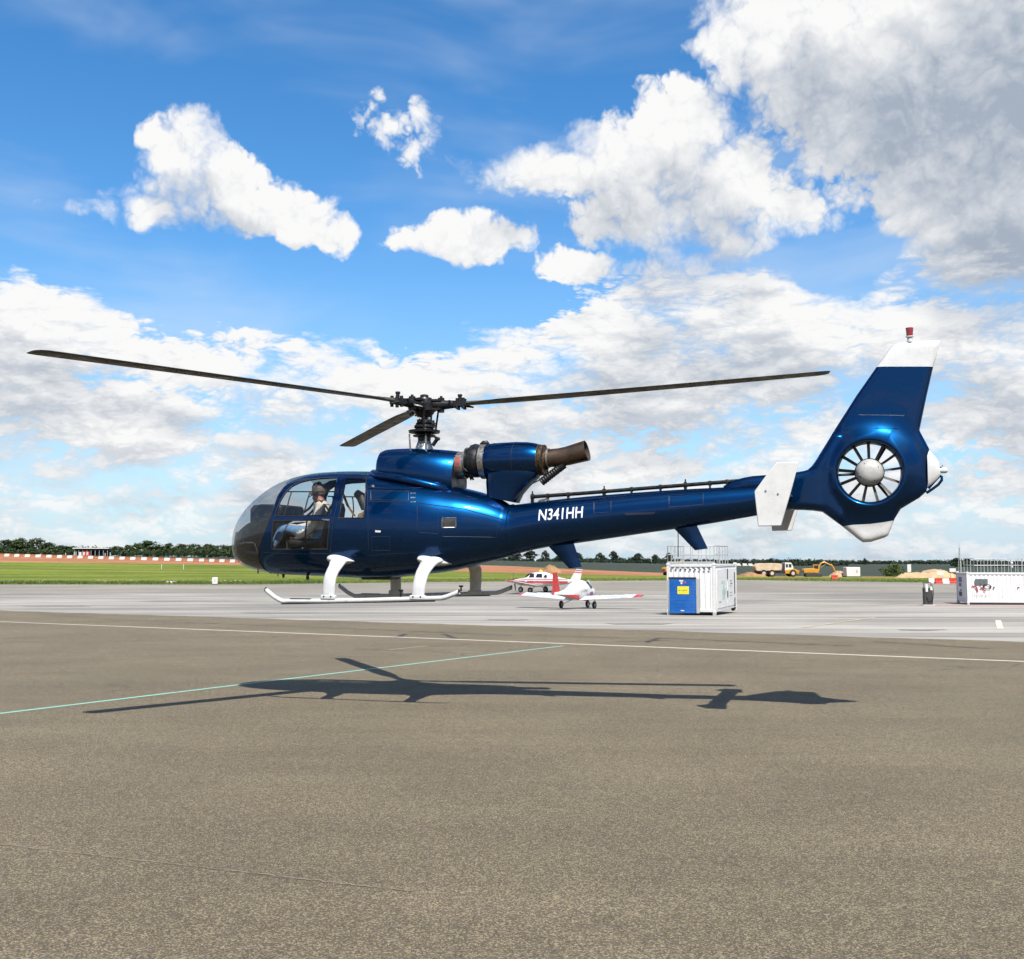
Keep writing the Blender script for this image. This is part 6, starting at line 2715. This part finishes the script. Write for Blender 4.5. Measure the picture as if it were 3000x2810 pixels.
pts = [ground_hit(x, y) for x, y in ((-30, 1629.5), (60, 1631.5), (160, 1634), (270, 1637), (400, 1640.5), (585, 1645), (720, 1649))]
cum = [0]
for i in range(len(pts) - 1):
    cum.append(cum[-1] + (pts[i + 1] - pts[i]).length)
n = int(cum[-1] / 1.86)
ORD = ['first', 'second', 'third', 'fourth', 'fifth', 'sixth', 'seventh', 'eighth', 'ninth', 'tenth', 'eleventh', 'twelfth', 'thirteenth', 'fourteenth', 'fifteenth', 'sixteenth', 'seventeenth', 'eighteenth', 'nineteenth', 'twentieth', 'twenty-first', 'twenty-second', 'twenty-third', 'twenty-fourth', 'twenty-fifth', 'twenty-sixth', 'twenty-seventh', 'twenty-eighth']
cnt = {True: 0, False: 0}
for k in range(n):
    s = (k + .5) * cum[-1] / n
    q = [interp(s, cum, [p[j] for p in pts]) for j in (0, 1)]
    q2 = [interp(s + 1, cum, [p[j] for p in pts]) for j in (0, 1)]
    red = k % 2 == 0
    wb = Vector((q[0], q[1], ground_z(q[0], q[1])))
    if q[0] / q[1] < -.505:
        continue
    cnt[red] += 1
    barrier(wb, math.atan2(q2[1] - q[1], q2[0] - q[0]), red,
            '%s barrier in the long row, %s %s one from the left edge' % ('faded red' if red else 'white', ORD[cnt[red] - 1], 'red' if red else 'white'),
            'red barriers in the long row' if red else 'white barriers in the long row', far=True)
for (px, Y, red, dz, label) in ((2743, 126, True, 0, 'red barrier just right of the fuel dispenser'), (2764, 126, False, 0, 'white barrier between two red ones by the long container'),
                                (2784, 126, True, 0, 'red barrier against the left end of the long container'), (2724, 128, False, 0, 'white barrier half behind the fuel dispenser'),
                                (2441, 150, True, 0, 'lone red barrier on the verge below the white tank')):
    p = on_ground(px, Y, dz)
    barrier(p, R(3), red, label, 'barriers near the fuel dispenser', L=.85 if px > 2700 else .9, h=.62)
for (px, Y, z0, label) in ((2749, 140, .6, 'white board above the red barrier by the fuel dispenser'), (2786, 140, 1.0, 'white board on a post left of the long container')):
    p = on_ground(px, Y)
    sg = empty('notice_board', p, 0, label, 'sign')
    b = MB()
    b.box((0, 0, z0 + .45), (.85, .05, .5))
    b.build('board', M_WPLAS, sg, bevel=.01)
    for x in (-.3, .3):
        b = MB()
        b.tube([(x, 0, 0), (x, 0, z0 + .3)], .03, 8)
        b.build('post', M_REDP if px > 2780 else M_GALV, sg)

# lattice mast
lp = on_ground(2808, 215)
lm = empty('lattice_mast', lp, 0, 'slender grey lattice mast behind the long white container', 'mast')
hm_ = 6.3
for k in range(3):
    a = 2 * math.pi * k / 3 + .3
    b = MB()
    b.tube([(.45 * math.cos(a), .45 * math.sin(a), 0), (.10 * math.cos(a), .10 * math.sin(a), hm_)], .05, 6)
    b.build('mast_leg', M_GALV, lm)
b = MB()
for j in range(11):
    for k in range(3):
        a, c = 2 * math.pi * k / 3 + .3, 2 * math.pi * (k + 1) / 3 + .3
        z0, z1_ = hm_ * j / 11, hm_ * (j + 1) / 11
        r0, r1 = .45 - .35 * j / 11, .45 - .35 * (j + 1) / 11
        b.tube([(r0 * math.cos(a), r0 * math.sin(a), z0), (r1 * math.cos(c), r1 * math.sin(c), z1_)], .028, 5)
tag(b.build('bracing', M_GALV, lm), kind='stuff')
b = MB()
b.tube([(0, 0, hm_), (0, 0, hm_ + .9)], .03, 6)
b.build('top_rod', M_GALV, lm)
# a marker board on a pole near the bush
sp_ = on_ground(2659, 225)
sg = empty('marker_pole', sp_, 0, 'white marker panel on a dark pole beside the round bush', 'sign')
b = MB()
b.tube([(0, 0, 0), (0, 0, 3.0)], .06, 8)
b.build('pole', M_DKGREY, sg)
b = MB()
b.box((0, -.08, 2.0), (.8, .06, 1.7))
b.build('panel', M_WPLAS, sg)
b = MB()
b.box((0, -.12, .8), (.6, .05, .7))
b.build('panel', M_REDP, sg)
# white taxiway sign and stakes in the grass on the left
mp = on_ground(634, 120.6)
ms = empty('marker_block', mp, R(10), 'small white marker block at the edge of the grass', 'marker')
b = MB()
b.box((0, 0, .46), (.62, .35, .78))
b.build('block', M_WPLAS, ms, bevel=.04)
b = MB()
b.box((0, 0, .04), (.7, .42, .08))
b.build('foot', M_DKGREY, ms)
b = MB()
b.box((0, -.18, .5), (.12, .01, .4))
b.build('digit', M_GALV, ms)
for px, Y, label in ((477, 205, 'thin white stake in the grass, left of two'), (541, 205, 'thin white stake in the grass, right of two')):
    p = on_ground(px, Y)
    b = MB()
    b.tube([(0, 0, 0), (0, 0, .9)], .06, 6)
    b.lathe([(.06, .9), (0, 1.0)], (0, 0, 0), (0, 0, 1), 6)
    tag(b.build('stake', M_WPLAS, None, loc=p), label, 'stake', 'stakes in the grass')
# pale rubble in the grass
rp = on_ground(506, 123.5)
rnd = random.Random(6)
rub = empty('rubble_pile', rp, 0, 'small pile of white rubble at the grass edge', 'rubble')
for k in range(16):
    b = MB()
    c = Vector((rnd.gauss(0, .55), rnd.gauss(0, .4), 0))
    s = rnd.uniform(.14, .32)
    c.z = s * .35 + max(.25 - c.length * .25, 0)
    b.box(c, (s, s * rnd.uniform(.6, 1), s * rnd.uniform(.5, .9)), Matrix.Rotation(rnd.uniform(0, 3), 3, 'Z') @ Matrix.Rotation(rnd.uniform(-.5, .5), 3, 'X'))
    b.build('rubble_stone', M_WPLAS, rub, bevel=.03)

# the open-sided shed with a white roof, far left
bp = on_ground(274, 430)
sd_ = empty('pavilion', bp, R(6), 'long low open shed with white roof before the trees', 'building')
b = MB()
b.box((0, 0, 3.35), (14.6, 5.0, .38))
b.build('roof', M_WPLAS, sd_)
b = MB()
b.box((0, .8, 2.75), (13.8, 3.2, .8))
b.build('fascia', M_DKGREY, sd_)
for k in range(9):
    b = MB()
    b.box((-6.6 + k * 1.65, -1.9, 1.2), (.16, .16, 2.4))
    b.build('post', M_GALV, sd_)
b = MB()
b.box((0, 2.0, 1.3), (13.6, .1, 2.6))
b.build('back_wall', M_DKGREY, sd_)
b = MB()
b.box((-4.6, -.8, .9), (1.2, 1.5, 1.7))
b.build('white_cabin', M_WPLAS, sd_)
b = MB()
b.box((-2.2, -.9, 1.1), (3.0, 1.4, 2.2))
bo = b.build('red_kiosk', M_REDP, sd_)
for x in (-3.0, -1.6):
    b = MB()
    b.box((x, -1.62, 1.1), (.7, .05, 1.3))
    b.build('kiosk_door', M_WPLAS, bo)
for k, (px, z) in enumerate(((221, 1.6), (226, 1.8), (311, 1.4), (326, 1.7), (196, 1.2))):
    p = on_ground(px, 415)
    b = MB()
    b.tube([(0, 0, 0), (0, 0, z)], .14, 6)
    tag(b.build('marker_post', M_WPLAS, None, loc=p), ['short white post touching the left end of the open shed', 'taller white post touching the left end of the open shed', 'white post before the right half of the open shed', 'white post just right of the open shed', 'low white post standing apart left of the open shed'][k], 'post', 'white posts by the open shed')

# far vans
for k, (px, Y) in enumerate(((2161, 620), (2180, 620), (2197, 620))):
    p = on_ground(px, Y)
    v = empty('parked_van', p, 0, 'tiny white van in the distance, %s of the three above the dump truck' % ('left', 'middle', 'right')[k], 'van', 'white vans parked far off')
    b = MB()
    b.prism([(-1.5, .3), (1.4, .3), (1.5, .9), (1.1, 1.1), (.7, 1.8), (-1.5, 1.85)], lambda u, v_, w: Vector((u, w, v_)), 1.6)
    b.build('body', M_WPLAS, v, bevel=.08)
    for x in (-.9, .9):
        for y in (-.8, .8):
            wheel(v, Vector((x, y, .3)), .3, .2)

# ------------------------------------------------------------------ trees
def leaf_material(name, c0, c1):
    def nodes(T, p, v):
        oi = T.n('ShaderNodeObjectInfo')
        f = T.noise(v, .55, 3, .6)
        c = T.mix(T.ramp(f, .3, .7), c0, c1)
        c = T.vec('SCALE', c, scale=T.math('MULTIPLY_ADD', oi.outputs['Random'], .35, .82))
        T.set(p, 'Base Color', c)
        p.inputs['Roughness'].default_value = .7
        p.inputs['Specular IOR Level'].default_value = .2
    return ground_material(name, nodes)


M_LEAF = leaf_material('leaves', (.022, .040, .012, 1), (.050, .080, .020, 1))
M_LEAF2 = leaf_material('distant_leaves', (.020, .034, .020, 1), (.036, .056, .028, 1))
M_BARK = material('bark', (.06, .045, .03), .9, var=.3, vscale=4)


def crown_mesh(seed, w, h, base, nclump, per, size, mat, narrow=1.0):
    rnd = random.Random(seed)
    b = MB()
    vs, fs = [], []
    for k in range(nclump):
        u = rnd.random()
        a = rnd.uniform(0, 6.283)
        zz = base + (h - base) * (u ** .85)
        prof = math.sin(math.pi * min(max((zz - base) / (h - base) * .86 + .12, 0), 1)) ** .7
        r = (w / 2) * prof * math.sqrt(rnd.uniform(.15, 1)) * rnd.uniform(.75, 1.12)
        c = Vector((r * math.cos(a), r * math.sin(a) * .9, zz))
        cr = rnd.uniform(.10, .19) * w
        for q in range(per):
            d = Vector((rnd.gauss(0, 1), rnd.gauss(0, 1), rnd.gauss(0, .75)))
            d = d.normalized() * cr * rnd.uniform(.3, 1.05)
            p = c + d
            n_ = (d.normalized() + Vector((rnd.gauss(0, .5), rnd.gauss(0, .5), rnd.gauss(0, .5) + .3))).normalized()
            t = n_.orthogonal().normalized()
            t2 = n_.cross(t)
            s = size * rnd.uniform(.6, 1.3)
            i0 = len(vs)
            vs += [p + t * s, p + t2 * s * .7, p - t * s, p - t2 * s * .7]
            fs.append((i0, i0 + 1, i0 + 2, i0 + 3))
    b.add(vs, fs)
    me = bpy.data.meshes.new('crown')
    me.from_pydata([tuple(v) for v in b.v], [], b.f)
    me.materials.append(mat)
    return me


def trunk_mesh(seed, h, r):
    rnd = random.Random(seed)
    b = MB()
    top = h * .62
    b.tube([(0, 0, -.3), (rnd.uniform(-.1, .1), 0, h * .25), (rnd.uniform(-.2, .2), .1, top)], [r * 1.3, r, r * .4], 8)
    for k in range(5):
        a = rnd.uniform(0, 6.28)
        z = rnd.uniform(.25, .5) * h
        L = h * rnd.uniform(.2, .32)
        b.tube([(0, 0, z), (L * .5 * math.cos(a), L * .5 * math.sin(a), z + L * .5), (L * math.cos(a), L * math.sin(a), z + L * .9)], [r * .5, r * .3, r * .12], 6)
    return b.mesh('trunk', M_BARK, 50)


KINDS = []
for k, (w, h, base, mat) in enumerate(((8.5, 8.5, .8, M_LEAF), (10, 8.0, .6, M_LEAF), (7, 9.0, .8, M_LEAF), (9, 7.0, .5, M_LEAF), (6.5, 8.0, 2.2, M_LEAF2), (8, 6.5, .5, M_LEAF2))):
    KINDS.append((crown_mesh(50 + k, w, h, base, 60, 26, .42, mat), trunk_mesh(80 + k, h, .28), w, h))


def tree(px, Y, kind, top_y, wpx, label, group, name='tree'):
    """top_y: where its top stands in the photograph, wpx: its width there"""
    p = on_ground(px, Y)
    top = at(px, top_y, Y).z
    crown, trunk, w, h = KINDS[kind]
    s = max((top - p.z), 1.5) / h
    sw = wpx * (1.3 if Y < 800 else 1.1) / FPX * Y / w
    r = empty(name, p, 0, label, 'tree', group)
    rz = (px * 7.3) % 6.28
    link('trunk', trunk, r, None, (0, 0, rz), (s, s, s))
    link('crown', crown, r, None, (0, 0, rz), (sw, sw, s))
    return r


left = [(-20, 1592, 60), (23, 1586, 58), (63, 1580, 48), (109, 1580, 58), (146, 1593, 46), (183, 1600, 52), (216, 1603, 40), (246, 1605, 40), (285, 1606, 44), (318, 1605, 40),
        (346, 1602, 46), (378, 1600, 40), (402, 1594, 30), (437, 1587, 54), (470, 1603, 44), (497, 1594, 36), (535, 1596, 44), (573, 1596, 48), (612, 1598, 52), (650, 1599, 54), (690, 1600, 56), (735, 1602, 56)]
side = ['tall', 'round', 'broad', 'dense', 'bushy', 'leafy']
for i, (px, ty, wp) in enumerate(left):
    k = [1, 3, 0, 1, 3, 0, 3, 1, 3, 0, 1, 3, 2, 0, 3, 2, 0, 1, 3, 1, 3, 1][i]
    where = ('at the left edge' if px < 30 else 'left of the open shed' if px < 215 else 'behind the open shed' if px < 335 else 'between the open shed and the helicopter')
    nth = sum(1 for q in left[:i] if (('a' if q[0] < 30 else 'b' if q[0] < 215 else 'c' if q[0] < 335 else 'd') == ('a' if px < 30 else 'b' if px < 215 else 'c' if px < 335 else 'd')))
    num = ['first', 'second', 'third', 'fourth', 'fifth', 'sixth', 'seventh', 'eighth', 'ninth', 'tenth', 'eleventh', 'twelfth'][nth]
    tree(px, 600 + (i * 37) % 60, k, ty, wp, 'dark green tree %s, %s counting from the left' % (where, num), 'trees behind the barrier row')
mid = [(1500, 1628, 30), (1518, 1622, 26), (1555, 1616, 38), (1597, 1617, 24), (1640, 1628, 30), (1688, 1620, 34), (1757, 1623, 28), (1797, 1617, 24), (1868, 1623, 26), (1918, 1628, 24), (1958, 1622, 20), (2256, 1637, 14), (2530, 1638, 12), (2800, 1636, 30), (2830, 1638, 26)]
nums = ['first', 'second', 'third', 'fourth', 'fifth', 'sixth', 'seventh', 'eighth', 'ninth', 'tenth', 'eleventh']
for i, (px, ty, wp) in enumerate(mid):
    lab = ('distant tree under the tail boom, %s from the left' % nums[i]) if px < 2000 else ('distant tree above the dump truck on the skyline' if px < 2300 else 'small tree on the skyline above the white tank' if px < 2600 else 'distant tree behind the lattice mast' if px < 2815 else 'distant tree just right of the lattice mast')
    tree(px, 880 if px < 2000 else 1100, 4 if i % 3 else 5, ty, wp, lab, 'trees on the skyline')
# hedges and woods that run together in the distance
rnd = random.Random(77)


def wood(name, pxs, Yf, topf, label, n, size, mat, dens=26):
    vs, fs = [], []
    for k in range(n):
        px = rnd.uniform(*pxs)
        Y = Yf * rnd.uniform(.97, 1.04)
        p = on_ground(px, Y)
        top = at(px, topf(px), Y).z
        hh = max(top - p.z, .8) * rnd.uniform(.55, 1.05)
        cr = hh * .5
        for q in range(dens):
            d = Vector((rnd.gauss(0, 1.25), rnd.gauss(0, 1), rnd.gauss(0, .9))).normalized() * cr * rnd.uniform(.3, 1.0)
            c = p + Vector((0, 0, hh * .52)) + d
            n_ = (d.normalized() + Vector((rnd.gauss(0, .5), rnd.gauss(0, .5), .3))).normalized()
            t = n_.orthogonal().normalized()
            t2 = n_.cross(t)
            s = size * rnd.uniform(.6, 1.3)
            i0 = len(vs)
            vs += [tuple(c + t * s), tuple(c + t2 * s * .7), tuple(c - t * s), tuple(c - t2 * s * .7)]
            fs.append((i0, i0 + 1, i0 + 2, i0 + 3))
    me = bpy.data.meshes.new(name)
    me.from_pydata(vs, [], fs)
    me.materials.append(mat)
    o = link(name, me)
    return tag(o, label, 'wood', kind='stuff')


wood('hedgerow', (-60, 760), 575, lambda x: 1601 + 5 * math.sin(x * .02), 'dense dark hedge and scrub under the trees on the left', 420, .55, M_LEAF)
wood('distant_wood', (1400, 3060), 1400, lambda x: 1634 + 7 * min(max((x - 1900) / 900, 0), 1) + 2 * math.sin(x * .013), 'dark belt of far woodland along the skyline', 900, 1.3, M_LEAF2)
wood('field_hedge', (1480, 2480), 760, lambda x: 1641 + 3 * math.sin(x * .017) + 6 * min(max((x - 1900) / 500, 0), 1), 'low dark hedge across the field behind the aeroplanes', 520, .7, M_LEAF2)
wood('right_hedge', (2780, 3060), 700, lambda x: 1641 + 3 * math.sin(x * .03), 'dark hedge behind the railing of the long container', 200, .7, M_LEAF2)

# round bush on the right
bu = on_ground(2612, 262)
br = empty('bush', bu, 0, 'round green bush at the field edge on the right', 'bush')
cm = crown_mesh(301, 6.0, 2.6, .0, 70, 24, .22, leaf_material('bush_leaves', (.045, .075, .014, 1), (.085, .125, .03, 1)))
link('crown', cm, br)
link('stem', trunk_mesh(302, 2.0, .1), br)


# grass tufts and flowering weeds along the paving's edge
def tufts(name, n, box, hgt, wid, mats, label, seed, quad=False):
    rnd = random.Random(seed)
    vs, fs, mi = [], [], []
    for k in range(n):
        t = rnd.uniform(*box[0])
        if quad and math.sin(t * 61) + .6 * math.sin(t * 137 + 1) < rnd.uniform(-.2, 1.0):
            continue
        y = edge_grass(t) + abs(rnd.gauss(0, 1)) * box[1] + box[2]
        x = t * y
        z = ground_z(x, y)
        h = hgt * rnd.uniform(.4, 1.2)
        a = rnd.uniform(0, 3.14)
        dx, dy = math.cos(a) * wid * rnd.uniform(.6, 1.3), math.sin(a) * wid
        i0 = len(vs)
        if quad:
            vs += [(x - dx, y - dy, z + h), (x + dx, y + dy, z + h), (x + dx, y + dy, z + h + wid * 1.6), (x - dx, y - dy, z + h + wid * 1.6)]
            fs.append((i0, i0 + 1, i0 + 2, i0 + 3))
        else:
            ln = rnd.uniform(-.4, .4) * h
            vs += [(x - dx, y - dy, z), (x + dx, y + dy, z), (x + ln, y, z + h)]
            fs.append((i0, i0 + 1, i0 + 2))
        mi.append(rnd.randrange(len(mats)))
    me = bpy.data.meshes.new(name)
    me.from_pydata(vs, [], fs)
    for m in mats:
        me.materials.append(m)
    me.polygons.foreach_set('material_index', mi)
    return tag(link(name, me), label, 'grass' if not quad else 'flowers', kind='stuff')


M_TUFT = material('grass_blade', (.13, .19, .025), .8)
M_TUFT2 = material('grass_blade_dry', (.24, .25, .06), .8)
M_TUFT3 = material('grass_blade_dark', (.06, .11, .015), .8)
tufts('grass_tufts', 26000, ((-.62, .62), 9.0, -.3), .22, .05, [M_TUFT, M_TUFT2, M_TUFT3], 'rough grass along the edge of the paving', 1)
tufts('weeds', 5000, ((-.52, -.18), 1.6, 1.0), .45, .08, [M_TUFT, M_TUFT3, M_TUFT3], 'taller weeds on the left verge', 2)
tufts('flowers', 420, ((-.52, -.24), 1.6, 1.6), .34, .05, [material('yellow_petals', (.72, .62, .12), .8), material('white_petals', (.78, .76, .66), .8)], 'pale flowers among the weeds on the left verge', 3, True)
